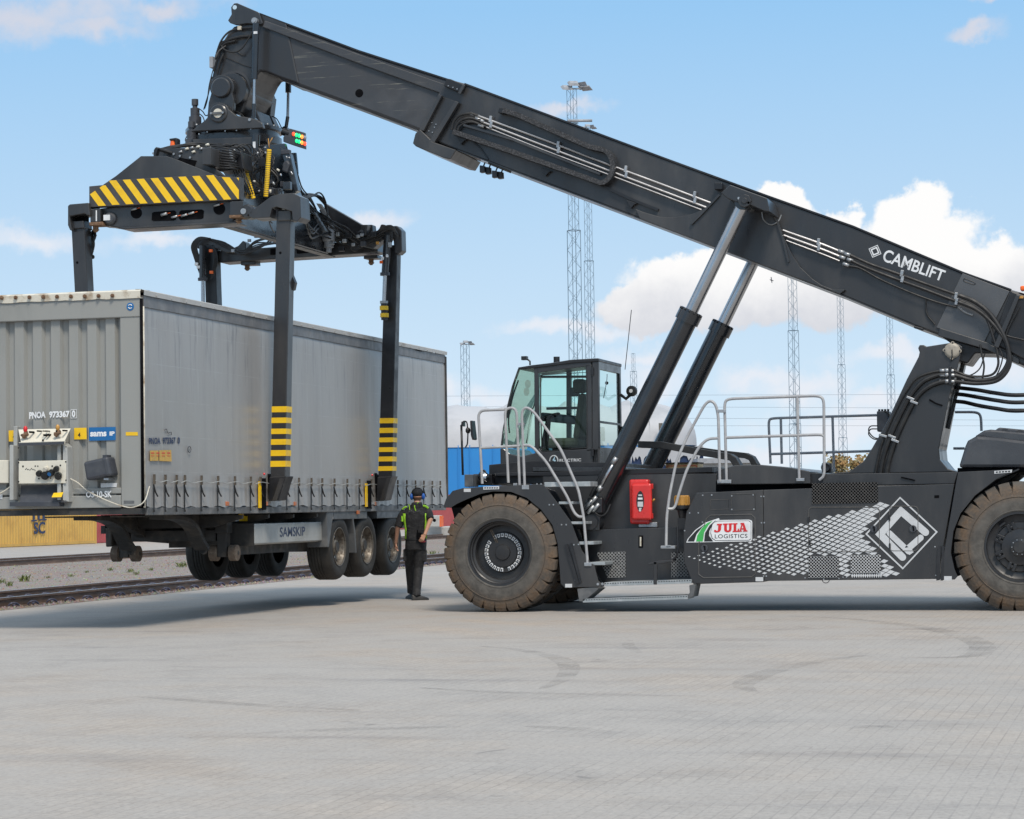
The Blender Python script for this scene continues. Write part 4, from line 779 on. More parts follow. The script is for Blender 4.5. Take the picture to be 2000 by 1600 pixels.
# ---- wheels
def big_wheel(c, R, front):
    c = Vector(c)
    prof = [(.47, .02), (.50, -.015), (.60, -.03), (.70, -.018), (.755, -.004), (.80, .016), (.83, .06), (R - .06, .12), (R - .045, .40), (.80, .46), (.74, .50), (.60, .53), (.47, .49)]
    ty = MB(); ty.lathe([(r, h) for r, h in prof], c, (0, 1, 0), 72)
    N = 28
    for side in (0, 1):
        for k in range(N):
            a = 2 * math.pi * (k + .5 * side) / N
            def pt(r, da, y): y = y if side == 0 else .51 - y; return c + Vector((r * math.cos(a + da), y, r * math.sin(a + da)))
            rg = [(.715, -.012, .108, 0), (.775, -.004, .107, 0), (.825, .010, .102, 0), (.868, .034, .092, 0), (R - .004, .080, .086, .01), (R, .29, .080, .055)]
            vs_ = []
            for r_, y_, w_, sk in rg: vs_ += [pt(r_, -w_ + sk, y_), pt(r_, w_ + sk, y_)]
            for r_, y_, w_, sk in reversed(rg): vs_ += [pt(min(r_, R - .06) - .03, -w_ + sk, max(y_, .06)), pt(min(r_, R - .06) - .03, w_ + sk, max(y_, .06))]
            m_ = len(rg); fs_ = [(2 * q, 2 * q + 1, 2 * q + 3, 2 * q + 2) for q in range(m_ - 1)]
            for sd_ in (0, 1):
                for q in range(m_ - 1):
                    a_, b_ = 2 * q + sd_, 2 * q + 2 + sd_; c_, d_ = 2 * (2 * m_ - 1 - q) + sd_, 2 * (2 * m_ - 2 - q) + sd_
                    f_ = (a_, b_, d_, c_); fs_.append(f_ if sd_ == 0 else f_[::-1])
            q = m_ - 1; fs_.append((2 * q, 2 * q + 1, 2 * q + 3, 2 * q + 2))
            if side: fs_ = [f_[::-1] for f_ in fs_]
            ty.add(vs_, [f_[::-1] for f_ in fs_])
    ring = MB()
    rim = MB()
    if front: pr = [(.48, .0), (.495, -.012), (.47, -.01), (.46, .04), (.445, .05), (.44, .10), (.41, .11), (.40, .24), (.31, .24), (.30, .205), (.22, .20), (.215, .18), (.12, .175), (.11, .155), (.05, .15), (.0, .15)]
    else: pr = [(.48, -.0), (.495, -.015), (.465, -.015), (.455, .03), (.425, .055), (.36, .06), (.345, .035), (.27, .03), (.25, .0), (.13, -.02), (.125, -.075), (.085, -.085), (.08, -.1), (.0, -.1)]
    rim.lathe(pr, c, (0, 1, 0), 56); wh = rim.build('wheel', mat('rim_black', (.02, .02, .022), (.035, .034, .033), 3, .42) if 'rim_black' not in MATS else MATS['rim_black'], RS, org=c)
    ty.build('tyre', tyrem, wh, .008)
    ln = MB(); ln.lathe([(.700, -.016), (.707, -.026), (.714, -.014)], c, (0, 1, 0), 72); ln.lathe([(.505, -.012), (.515, -.024), (.527, -.022)], c, (0, 1, 0), 72); ln.build('sidewall_rib', tyrem, wh)
    if front:
        for k in range(27):
            a = math.radians(118 - k * 13.33)
            if k in (26,) or k == 15: continue
            u = Vector((math.cos(a), 0, math.sin(a))); v = Vector((-math.sin(a), 0, math.cos(a))); q = c + u * .262 + Vector((0, .200, 0)); nm = MB()
            nm.prism([q - u * .03 - v * .018, q - u * .03 + v * .018, q + u * .022 + v * .024, q + u * .022 - v * .024], (0, -.012, 0)); o = nm.build('nut_marker', cream if False else MATS['white_vinyl'], wh)
            nb = MB(); nb.tube([q + v * .010 - u * .008 + Vector((0, -.02, 0)), q - v * .008 - u * .012 + Vector((0, -.02, 0)), q - v * .006 + u * .008 + Vector((0, -.02, 0)), q + v * .009 + u * .006 + Vector((0, -.02, 0))], .006, 5); nb.build('wheel_nut', signblk, wh)
        vs = MB()
        for d in (-.012, .014):
            vs.tube([c + Vector((-.16 + d, .10, .34)), c + Vector((-.12 + d, .16, .22)), c + Vector((-.08 + d, .19, .12))], .007, 5)
        vs.build('valve_stem', MATS['tarnished_buckle'], wh)
    else:
        for k in range(8):
            a = math.radians(k * 45 + 22); u = Vector((math.cos(a), 0, math.sin(a))); v = Vector((-math.sin(a), 0, math.cos(a))); q = c + u * .30 + Vector((0, .03, 0)); nm = MB()
            for s in (-.035, .035): nm.prism([q + v * (s - .022) - u * .055, q + v * (s + .022) - u * .055, q + v * (s + .022) + u * .055, q + v * (s - .022) + u * .055], (0, -.035, 0))
            nm.tube([q + Vector((0, -.02, 0)), q + Vector((0, -.055, 0))], .022, 6); nm.build('wheel_clamp', paintd, wh, .006)
        for k in range(10):
            a = k * .628; q = c + Vector((.105 * math.cos(a), -.078, .105 * math.sin(a))); nm = MB(); nm.cyl(q, q + Vector((0, -.012, 0)), .008, 6); nm.build('hub_bolt', steel, wh)
        for a in (2.2, 5.3, .7):
            nm = MB(); nm.tube([c + Vector((.395 * math.cos(a + t), .02, .395 * math.sin(a + t))) for t in (-.12, -.06, 0, .06, .12)], .022, 6); nm.build('rim_lock', paintd, wh)
    return wh
FW = big_wheel((-.02, 0.02, .885), .893, True); copy_tree(FW, (0, .62, 0), RS)
for y in (3.0, 3.62): copy_tree(FW, (0, y, 0), RS)
RW = big_wheel((7.56, .12, .90), .93, False); copy_tree(RW, (0, 3.3, 0), RS)
mb = MB(); mb.cyl((-.02, .4, .885), (-.02, 3.8, .885), .3, 20); mb.build('drive_axle', paintd, RS); mb = MB(); mb.box((7.3, .6, .7), (7.8, 3.6, 1.1)); mb.build('steer_axle', paintd, RS)
# ---- front fender, skirt
fend = [(866, 991), (871, 975), (884, 959), (906, 953), (960, 950), (1030, 947), (1059, 945), (1068, 954), (1092, 987), (1115, 1019), (1136, 1075), (1155, 1101), (1160, 1103), (1168, 1134), (1180, 1146), (1103, 1148), (1095, 1140), (1092, 1097), (1089, 1062), (1079, 1026), (1057, 996), (1029, 973), (998, 961), (963, 960), (938, 965), (913, 975), (893, 984), (880, 992)]
ff = plateY(fend, .05, .075, 'front_fender', paint, bevel=.004)
arch = polyY([(866, 991), (871, 975), (884, 959), (906, 953), (960, 950), (1030, 950), (1062, 975), (1087, 1012), (1098, 1056), (1102, 1097), (1104, 1145)], .075); mb = MB()
for i in range(len(arch) - 1):
    a, b = arch[i], arch[i + 1]; n = Vector((-(b - a).z, 0, (b - a).x)).normalized() * .02; mb.prism([a, b, b - n, a - n], (0, 1.25, 0))
mb.build('arch_liner', paintd, ff)
mb = MB(); mb.prism(polyY([(880, 985), (905, 956), (960, 951), (1062, 952), (1100, 1000), (1110, 1060), (1110, 1110), (930, 1110), (900, 1060)], 1.34), (0, .05, 0)); mb.build('arch_shade_wall', darkin, ff)  # near-black sheet added behind the wheels to give the arch its shade
boltsY(mb := MB(), [(1049, 945.5), (1057, 945.5), (1073, 986), (1081, 986), (1097, 1025), (1106, 1025), (1121, 1064), (1130, 1063.5), (1109, 1081), (1124, 1133)], .05, .012, .008); mb.build('bolt', steel, ff)
boltsY(mb := MB(), [(1168, 1141), (1177, 1140.5)], .05, .02, .014); mb.build('bolt', steel, ff)
mb = MB(); mb.prism(polyY([(1103, 1064), (1109, 1063), (1132, 1139), (1126, 1141)], .05), (0, -.03, 0)); mb.prism(polyY([(1113, 1062), (1117, 1061), (1136, 1138), (1132, 1139)], .05), (0, -.022, 0)); mb.build('wheel_chock_rail', paintd, ff)
def tagY(x0, y0, x1, y1, Y, m=None, parent=None, nm='data_sticker'):
    mb = MB(); mb.prism(polyY([(x0, y0), (x1, y0), (x1, y1), (x0, y1)], Y), (0, -.004, 0)); return mb.build(nm, m or signgrey, parent or RS)
tagY(906, 954.5, 919.5, 961, .048, parent=ff); tagY(1104, 1140.5, 1117.5, 1147.5, .048, parent=ff)
mb = MB(); mb.prism(polyY([(944, 950.5), (975, 949.5), (975, 955.5), (944, 956.5)], .045), (0, -.004, 0)); st1 = mb.build('warning_sticker', signgrey, ff)
for k in range(6):
    mb = MB(); x = 946 + k * 4.7; mb.prism(polyY([(x, 952), (x + 3, 951.8), (x + 3, 954), (x, 954.2)], .04), (0, -.002, 0)); mb.build('sticker_print', signblk, ff)
# ---- steps between the skirt plates
for x0, y0, x1, y1 in [(1063, 942, 1153, 950), (1091, 980, 1106, 985), (1115, 1019, 1131, 1024), (1131, 1058, 1152, 1064), (1153, 1098, 1174, 1104)]:
    a, b = PY(x0, y0, .08), PY(x1, y1, .08)
    if x0 == 1063: mb = MB(); mb.box((a.x, .08, b.z), (b.x, .55, a.z))
    else: mb = MB(); mb.box((a.x, .08, b.z), (a.x + .22, .62, a.z))
    mb.build('step_tread', stepm, RS, .006)
plateY([(1059, 949), (1085, 960), (1110, 1000), (1140, 1060), (1160, 1110), (1180, 1146), (1140, 1146), (1103, 1040)], .62, .66, 'inner_skirt', paintd)
# ---- walls behind, with extinguisher
boxpY(1060, 925, 1400, 1034, .95, 3.2, 'frame_box', paint)
plateY([(1140, 1035), (1400, 1028), (1400, 1137), (1180, 1143), (1150, 1100)], .62, 1.9, 'lower_frame_box', paint)
plateY([(965, 930), (1097, 930), (1391, 923), (1391, 912), (1100, 921), (965, 924)], .94, 3.3, 'deck_beam', paintd)
plateY([(955, 945), (955, 908), (1040, 900), (1222, 905), (1222, 930), (1060, 945)], 1.1, 3.0, 'cab_base', paintd)
boxpY(1040, 913, 1222, 921, 1.0, 3.05, 'cab_subframe', paintg)
boxpY(907, 927, 924, 951, .5, .8, 'lamp_box', chasg); boxpY(924, 926, 960, 948, .9, 3.2, 'front_frame', paintd)
mb = MB(); mb.lathe([(.0, -.05), (.06, -.06), (.085, -.02), (.085, .04), (.05, .08)], PY(945, 933, .7), (-.5, -1, .2), 18); mb.build('headlamp', chrome, RS)
mb = MB(); mb.tube(crom([PY(932, 940, .8), PY(938, 925, .75), PY(946, 920, .7), PY(950, 930, .68)], 4), .02, 6); mb.build('hose', rubber, RS)
# fire extinguisher box
q = [(1233, 937), (1271, 936.5), (1273, 1024), (1235, 1023.5)]
mb = MB(); mb.prism(polyY(q, .95), (0, -.17, 0)); ex = mb.build('fire_extinguisher_box', redp, RS, .03)
mb = MB(); mb.prism(polyY([(1234, 945), (1274, 944), (1275, 1016), (1235, 1016)], .80), (0, -.07, 0)); mb.build('lid', redp, ex, .035)
for y_ in (950, 1008):
    for x_ in (1233, 1273.5):
        p = PY(x_, y_, .80); mb = MB(); mb.box(p - Vector((.012, .0, .04)), p + Vector((.012, .05, .04))); mb.build('latch', redp, ex, .005)
mb = MB(); mb.prism(polyY([(1250.5 + 7.5 * math.cos(a), 979 + 20 * math.sin(a)) for a in [k * .314 for k in range(20)]], .73), (0, -.004, 0)); ov = mb.build('window', paintd, ex)
for x0, y0, x1, y1, m_ in ((1246, 972, 1255, 976, white), (1245.5, 980, 1256, 990, signgrey), (1247, 966, 1254, 969, signgrey), (1248, 992, 1253, 995, signgrey)): tagY(x0, y0, x1, y1, .7255, m_, ex, 'label_print')
mb = MB(); mb.cyl(PY(1250, 997, .7265), PY(1250, 997, .722), .018, 10); mb.build('gauge', signgrey, ex)
mb = MB(); mb.tube([PY(1274, 980, .8), PY(1278, 975, .78)], .015, 6); mb.build('pull_tag', amber, ex)
boxpY(1247, 1020, 1283, 1030, .86, .95, 'bracket', steel)
# level gauge, grilles on lower frame
boxpY(1247, 1046, 1256, 1070, .61, .62, 'gauge_plate', darkin); boxpY(1249.5, 1049, 1252.5, 1067, .60, .61, 'level_gauge', cream, bevel=.002)
def grille(quad, Y, pitch, wd, name, parent, m, back=darkin, depth=.02, ang=1.0, rim=False):
    mb = MB(); mb.prism(polyY(quad, Y - .001), (0, -.003, 0)); bk = mb.build(name, back, parent); xs = [p[0] for p in quad]; ys = [p[1] for p in quad]; cx, cy = sum(xs) / 4, sum(ys) / 4; ext = max(max(xs) - min(xs), max(ys) - min(ys)); mm = MB(); n = int(ext * 1.5 / pitch) + 2
    for s in (1, -1):
        for k in range(-n, n + 1):
            x0 = cx + k * pitch; h = ext * 1.2; a = (x0 - h * s * ang, cy - h); b = (x0 + h * s * ang, cy + h); L, R_ = strip([a, b], wd); c = clip_poly([L[0], L[1], R_[1], R_[0]], quad)
            if len(c) >= 3: mm.prism(polyY(c, Y - .004 - (.001 if s > 0 else 0)), (0, -.012, 0))
    mm.build('mesh_screen', m, bk); return bk
meshm = mat('grey_mesh', (.20, .20, .20), (.3, .3, .29), 20, .5)
grille([(1165, 1079), (1222, 1077.5), (1222, 1127.5), (1187, 1129)], .62, 6.6, 1.7, 'lower_grille', RS, meshm); grille([(1311, 1079), (1340, 1078), (1345, 1126), (1311, 1128)], .62, 6.6, 1.7, 'lower_grille', RS, meshm)
# running boards
for x0, y0, x1, y1, Y0, Y1, brk in [(1180, 1138, 1350, 1132, .08, .60, True), (1138, 1170, 1343, 1163, .06, .50, False)]:
    a, b = PY(x0, y0, Y0), PY(x1, y1, Y0); h = .055; mb = MB(); mb.hexa([a - Vector((0, 0, h)), b - Vector((0, 0, h)), b + Vector((0, Y1, -h)), a + Vector((0, Y1, -h)), a, b, b + Vector((0, Y1, 0)), a + Vector((0, Y1, 0))]); rb_ = mb.build('running_board', stepm, RS, .004)
    n = 34 if brk else 40
    dots = MB()
    for k in range(n):
        p = a + (b - a) * ((k + .5) / n); dots.box(p + Vector((-.008, -.003, -.022)), p + Vector((.008, .0, -.008)))
    dots.build('grip_holes', darkin, rb_)
plateY([(1127, 1150), (1160, 1147), (1170, 1150), (1140, 1175), (1131, 1175)], .06, .5, 'step_hanger', chasg); plateY([(1346, 1143), (1359, 1142), (1354, 1166), (1343, 1168), (1343, 1162), (1347, 1158)], .06, .45, 'step_hanger', chasg)
boxpY(1276, 1097, 1283, 1142, .07, .12, 'post', paint); plateY([(1266, 1100), (1282, 1096), (1312, 1093), (1316, 1097), (1280, 1103), (1266, 1103)], .07, .3, 'foot_step', paint)
mb = MB(); mb.tube(fillet([PY(1305, 1096, .2), PY(1321, 1090, .2), PY(1324, 1075, .2), PY(1323, 1030, .25)], .06), .016, 8); mb.build('cable_guide', paintd, RS)
boxpY(1290, 1066, 1318, 1072, .1, .35, 'rail_foot', steel)
# beacon
c = PY(1332, 979, .45); mb = MB(); mb.lathe([(0, .085), (.10, .085), (.112, .07), (.108, -.06), (0, -.06)], c, (0, 0, 1), 24); bc = mb.build('rotating_beacon', amber, RS)
mb = MB(); mb.lathe([(0, -.06), (.115, -.06), (.115, -.11), (.07, -.14), (.05, -.25), (0, -.25)], c, (0, 0, 1), 20); mb.build('beacon_base', paintd, bc); mb = MB(); mb.box(c + Vector((-.06, -.05, -.42)), c + Vector((.05, .05, -.25))); mb.box(c + Vector((-.1, -.02, -.5)), c + Vector((.12, .06, -.42))); mb.build('beacon_bracket', paintd, bc)
mb = MB()
for k in range(12): a = k * .5236; mb.box(c + Vector((.113 * math.cos(a) - .004, .113 * math.sin(a) - .004, -.05)), c + Vector((.113 * math.cos(a) + .004, .113 * math.sin(a) + .004, .06)))
mb.build('lens_ribs', amber, bc)
# ---- side panels with graphics
def zp(pts): return [(1320 + x / 3.7037, 960 + y / 3.7037) for x, y in pts]
YP = .15
p1 = plateY([(1360, 963), (1490, 957), (1492, 1137), (1354, 1141), (1336, 1097), (1335, 1041), (1340, 1003)], YP, 1.6, 'side_panel', paint)
p2 = plateY([(1490.6, 957), (1864, 945), (1831, 1131), (1492.6, 1135)], YP, 1.6, 'side_panel', paint)
def rrect(x0, y0, x1, y1, r, n=5):
    o = []
    for cx, cy, a in ((x1 - r, y0 + r, -90), (x1 - r, y1 - r, 0), (x0 + r, y1 - r, 90), (x0 + r, y0 + r, 180)):
        o += [(cx + r * math.cos(math.radians(a + 90 * k / n)), cy + r * math.sin(math.radians(a + 90 * k / n))) for k in range(n + 1)]
    return o
seam = mat('seal_grey', (.075, .072, .07), (.10, .095, .09), 9, .6)
def outline(pts, Y, r, m, parent, name='hatch_seal'):
    mb = MB(); p = polyY(pts + [pts[0]], Y); mb.tube(p, r, 5); return mb.build(name, m, parent)
def decal(pts, m, parent, Y=YP - .004, th=.003, name='marking'): mb = MB(); mb.prism(polyY(pts, Y), (0, -th, 0)); return mb.build(name, m, parent)
outline(zp([(165, 600), (200, 625), (550, 618), (575, 595), (572, 190), (545, 165), (250, 172), (222, 195), (165, 380)]), YP - .003, .008, seam, p1)
outline(zp([(240, 20), (575, 12), (580, 130), (385, 140)][0:0] or [(400, 20), (572, 15), (575, 132), (400, 138)]), YP - .003, .005, seam, p1); outline(zp([(250, 62), (382, 58), (382, 128), (250, 132)]), YP - .003, .004, seam, p1)
outline(zp(rrect(960, 115, 1472, 437, 28)), YP - .003, .008, seam, p2); outline(zp(rrect(1545, 108, 1752, 430, 30)), YP - .003, .008, seam, p2)
for x, y, par in ((208, 411, p1), (1432, 272, p2), (1716, 270, p2)):
    q = zp([(x, y)])[0]; p = PY(*q, YP - .003); mb = MB(); mb.cyl(p, p + Vector((0, -.02, 0)), .052, 18); lt = mb.build('latch', plasticg, par, .006); mb = MB(); mb.tube([p + Vector((-.01, -.025, .03)), p + Vector((.008, -.028, .03)), p + Vector((.01, -.028, -.03))], .01, 6); mb.build('latch_handle', darkin, par)
for x, y, par in ((962, 205, p2), (970, 370, p2), (1546, 190, p2), (1549, 395, p2), (565, 280, p1)):
    q = zp([(x, y)])[0]; p = PY(*q, YP); mb = MB(); mb.box(p + Vector((-.012, -.025, -.04)), p + Vector((.012, 0, .04))); mb.build('hinge', paintd, par, .004)
boltsY(mb := MB(), zp([(195, 28), (260, 26), (163, 155), (100, 156), (64, 284), (193, 222), (405, 32), (560, 25), (405, 130), (565, 128), (617, 36), (636, 36), (620, 227), (640, 226), (636, 612), (655, 612), (626, 406), (642, 410)]), YP, .011, .008); mb.build('bolt', steel, p1)
boltsY(mb := MB(), zp([(935, 625), (1210, 620), (1235, 619), (1515, 615), (1875, 400), (1880, 607), (1070, 635), (1180, 630)]), YP, .010, .007); mb.build('bolt', steel, p2)
# sign of the logistics firm
decal(zp([(75, 370), (85, 345), (140, 280), (215, 225), (310, 193), (318, 203), (308, 207), (530, 204), (550, 212), (553, 225), (552, 345), (545, 358), (530, 361)]), white, p1, YP - .004)
decal(zp([(85, 362), (95, 340), (150, 280), (215, 235), (185, 265), (150, 310), (133, 362)]), signblk, p1, YP - .0075); decal(zp([(147, 362), (155, 320), (185, 270), (225, 230), (265, 212), (235, 245), (205, 295), (195, 362)]), signgreen, p1, YP - .0075)
decal(zp([(205, 362), (212, 300), (245, 245), (290, 208), (265, 245), (243, 285), (240, 320), (270, 361)]), signblk, p1, YP - .0075)
sg = [(262, 238), (275, 222), (300, 214), (530, 211), (545, 222), (545, 345), (530, 354), (285, 356), (262, 340), (250, 300)]; decal(zp(sg), signblk, p1, YP - .0075); decal(zp([(x + (3 if x < 400 else -3), y + (3 if y < 290 else -3)) for x, y in sg]), white, p1, YP - .011)
def ytext(b, q, m, parent, Y, off=0.0, sp=1.0): return text_mesh(b, [PY(x, y, Y) for x, y in q], m, 'lettering', parent, offset=off, spacing=sp)
def jl(pts): decal([(1300 + x / 9.09, 1020 + y / 9.09) for x, y in pts], signred, p1, YP - .0155, .003, 'lettering')
jl([(912, 32), (1004, 26), (1004, 48), (990, 50), (984, 130), (972, 158), (945, 176), (905, 182), (872, 176), (858, 158), (866, 140), (886, 136), (900, 146), (908, 158), (922, 154), (932, 130), (936, 52), (912, 54)])
jl([(1020, 26), (1104, 22), (1104, 42), (1090, 44), (1088, 128), (1098, 148), (1118, 146), (1128, 126), (1128, 42), (1114, 42), (1114, 22), (1186, 18), (1186, 38), (1172, 40), (1170, 132), (1152, 164), (1118, 178), (1076, 176), (1048, 158), (1040, 130), (1040, 46), (1020, 48)])
jl([(1192, 20), (1276, 16), (1276, 36), (1256, 38), (1254, 152), (1278, 150), (1286, 116), (1304, 116), (1304, 172), (1190, 176), (1190, 156), (1208, 154), (1210, 40), (1192, 40)])
jl([(1330, 14), (1392, 12), (1436, 146), (1454, 146), (1454, 166), (1376, 168), (1376, 150), (1390, 148), (1384, 128), (1346, 130), (1340, 150), (1354, 150), (1354, 168), (1300, 170), (1300, 152), (1314, 150), (1346, 38), (1330, 36)])
decal([(1300 + x / 9.09, 1020 + y / 9.09) for x, y in [(1352, 108), (1378, 107), (1366, 60)]], white, p1, YP - .019, .001, 'letter_counter')
ytext('LOGISTICS', zp([(282, 340), (518, 336), (518, 307), (282, 311)]), signblk, p1, YP - .0155, .008, 1.1)
# lozenge pattern
pat = MB(); bound = [(90, 470), (1545, 62), (1560, 66), (1480, 135), (1500, 142), (1385, 235), (1405, 240), (1345, 312), (1380, 360), (1432, 410), (1475, 455), (1525, 500), (1615, 595), (1600, 606), (960, 604), (640, 592), (320, 552)]
def inb(x, y):
    r = False
    for i in range(len(bound)):
        (x0, y0), (x1, y1) = bound[i - 1], bound[i]
        if (y0 > y) != (y1 > y) and x < (x1 - x0) * (y - y0) / (y1 - y0) + x0: r = not r
    return r
skipr = [(958, 462, 1182, 622), (1262, 455, 1485, 628)]
for i in range(-12, 62):
    for j in range(-20, 62):
        x = 97 + i * 32 + j * 37; y = 472 - i * 20.5 + j * 12.3
        if not inb(x, y) or x > 1640: continue
        if any(a < x < c and b < y < d for a, b, c, d in skipr): continue
        t = min(1, max(0, x - 80) / 1350); s = .30 + .58 * t
        e1, e2 = (32 * .5, -20.5 * .5), (37 * .5, 12.3 * .5)
        q = [(x + s * (a * e1[0] + b * e2[0]), y + s * (a * e1[1] + b * e2[1])) for a, b in ((-1, -1), (1, -1), (1, 1), (-1, 1))]
        pat.prism(polyY(zp(q), YP - .004), (0, -.002, 0))
pt_ = pat.build('lozenge_pattern', signgrey, p2); pt_['kind'] = 'stuff'
# square emblem
def band(path, wd, m, Y):
    L, R_ = strip(path, wd); mb = MB()
    for k in range(len(path) - 1): mb.prism(polyY(zp([L[k], L[k + 1], R_[k + 1], R_[k]]), Y), (0, -.003, 0))
    return mb
dm = [(1622, 38), (1895, 293), (1642, 565), (1370, 308)]; mb = MB()
inn = [(1622, 52), (1880, 293), (1642, 550), (1385, 308)]
for k in range(4): mb.prism(polyY(zp([dm[k], dm[(k + 1) % 4], inn[(k + 1) % 4], inn[k]]), YP - .005), (0, -.003, 0))
mb.build('emblem', signgrey, p2)
def cap_band(path, wd, parent, round0=False, round1=False):
    mb = MB(); L, R_ = [], []
    for i, p in enumerate(path):
        if 0 < i < len(path) - 1:
            a = Vector((path[i][0] - path[i - 1][0], path[i][1] - path[i - 1][1])).normalized(); b = Vector((path[i + 1][0] - path[i][0], path[i + 1][1] - path[i][1])).normalized(); n = (Vector((-a.y, a.x)) + Vector((-b.y, b.x))); n = n / max(.3, n.dot(Vector((-a.y, a.x))))
        else:
            j = 0 if i == 0 else i - 1; a = Vector((path[j + 1][0] - path[j][0], path[j + 1][1] - path[j][1])).normalized(); n = Vector((-a.y, a.x))
        L.append((p[0] + n.x * wd / 2, p[1] + n.y * wd / 2)); R_.append((p[0] - n.x * wd / 2, p[1] - n.y * wd / 2))
    out = L[:]
    if round1:
        a = math.atan2(L[-1][1] - path[-1][1], L[-1][0] - path[-1][0]); out += [(path[-1][0] + wd / 2 * math.cos(a - math.pi * k / 8), path[-1][1] + wd / 2 * math.sin(a - math.pi * k / 8)) for k in range(1, 8)]
    out += R_[::-1]
    if round0:
        a = math.atan2(R_[0][1] - path[0][1], R_[0][0] - path[0][0]); out += [(path[0][0] + wd / 2 * math.cos(a - math.pi * k / 8), path[0][1] + wd / 2 * math.sin(a - math.pi * k / 8)) for k in range(1, 8)]
    mb.prism(polyY(zp(out), YP - .005), (0, -.003, 0)); mb.build('emblem', signgrey, parent)
cap_band([(1640, 476), (1478, 310), (1628, 142), (1806, 296)], 52, p2, True, True)
cap_band([(1545, 302), (1690, 440), (1690, 440.1)][:2], 42, p2, True, False); cap_band([(1672, 420), (1770, 335)], 46, p2, False, True)
decal(zp([(1660, 408), (1700, 400), (1720, 440), (1690, 460), (1660, 440)]), signgrey, p2, YP - .0052)
tagY(*zp([(577, 620)])[0], *zp([(632, 650)])[0], YP - .006, parent=p1)
grille(zp([(985, -60), (1462, -68), (1462, 82), (985, 92)]), YP, 6.4, .9, 'upper_grille', p2, seam); g1 = grille(zp([(960, 470), (1180, 468), (1180, 622), (960, 625)]), YP - .004, 6.2, .6, 'lower_grille', p2, signgrey); g2 = grille(zp([(1265, 460), (1483, 456), (1483, 590), (1265, 592)]), YP - .004, 6.2, .95, 'lower_grille', p2, signgrey)
decal(zp([(1870, 28), (1905, 27), (1905, 48), (1870, 49)]), darkin, p2, YP); mb = MB(); mb.tube([PY(*zp([(1085 + 25 * math.cos(a), 640 + 22 * math.sin(a))])[0], YP) for a in [k * .314 for k in range(11)]], .006, 5); mb.build('pull_ring', paintd, p2)
mb = MB()
for k in range(14): x = 1268 + k * 16; mb.prism(polyY(zp([(x, 608), (x + 8, 592), (x + 16, 606), (x + 8, 626)]), YP - .006), (0, -.003, 0))
mb.build('lozenge_pattern', signgrey, p2)
# ---- rear fender and frame
rf = plateY([(1867, 945), (1871.5, 922), (1977, 917), (1975, 921), (1946, 936), (1904, 968), (1876, 1003), (1862, 1038), (1857, 1080), (1864, 1111), (1870, 1126), (1865, 1132), (1842, 1133), (1835, 1131)], .13, .16, 'rear_fender', paint, bevel=.004)
arch = polyY([(1990, 918), (1946, 937), (1904, 969), (1876, 1004), (1862, 1039), (1857, 1081), (1864, 1112), (1870, 1126)], .16); mb = MB()
for i in range(len(arch) - 1):
    a, b = arch[i], arch[i + 1]; n = Vector(((b - a).z, 0, -(b - a).x)).normalized() * .02; mb.prism([a, b, b + n, a + n], (0, .9, 0))
mb.build('arch_liner', paintd, rf)
mb = MB(); mb.prism(polyY([(1832, 1068), (1838, 1066), (1836, 1133), (1829, 1134)], .15), (0, -.03, 0)); mb.prism(polyY([(1840, 1066), (1845, 1066), (1842, 1134), (1837, 1134)], .15), (0, -.025, 0)); mb.build('chock_rail', paintd, rf)
tagY(1844, 1125.5, 1859, 1133.5, .127, parent=rf); mb = MB(); mb.prism(polyY([(1942, 920), (1977, 917.5), (1976, 923), (1942, 925.5)], .127), (0, -.003, 0)); mb.build('warning_sticker', signgrey, rf)
for k in range(5): decal([(1945 + k * 6, 921.2 - k * .4), (1949 + k * 6, 921 - k * .4), (1949 + k * 6, 923.4 - k * .4), (1945 + k * 6, 923.6 - k * .4)], signblk, rf, .122, .002, 'sticker_print')
plateY([(1604, 950), (1610, 926), (1871, 922), (1864, 945)], .40, 3.6, 'main_frame', paint); plateY([(1864, 1020), (1872, 922), (2300, 905), (2300, 1010), (1990, 925)], 1.0, 3.2, 'rear_frame', paintd)
boxpY(1400, 952, 1604, 1100, 1.2, 3.0, 'main_frame', paintd); boxpY(1398, 940, 1606, 975, .55, 3.2, 'main_frame', darkin)  # last box is a near-black filler added to close a bright gap
# deck box
plateY([(1400, 947), (1400, 919), (1435, 909), (1487, 908), (1547, 914), (1582, 921), (1583, 945)], .35, 3.4, 'deck_box', paint, bevel=.012)
plateY([(1583, 924), (1612, 925), (1604, 950), (1583, 946)], .45, 3.3, 'deck_box', paintd)
# cross bars and cable trough over the deck
mb = MB(); ribbonY(mb, [(1246, 868), (1290, 869), (1370, 884), (1425, 893), (1432, 898), (1440, 912)], 13, 1.6, 1.9); mb.build('cable_trough', rubber, RS, .006); mb = MB(); ribbonY(mb, [(1330, 874), (1400, 884), (1455, 890), (1466, 895), (1475, 910)], 11, 2.7, 3.0); mb.build('cable_trough', rubber, RS, .006)
c = PY(1613, 913, 1.2); mb = MB(); mb.lathe([(.0, -.02), (.06, -.04), (.075, 0), (.075, .08), (.03, .1)], c, (0, 1, 0), 16); mb.build('horn', paintd, RS); boxpY(1605, 905, 1624, 924, 1.25, 1.35, 'horn_bracket', paintd)
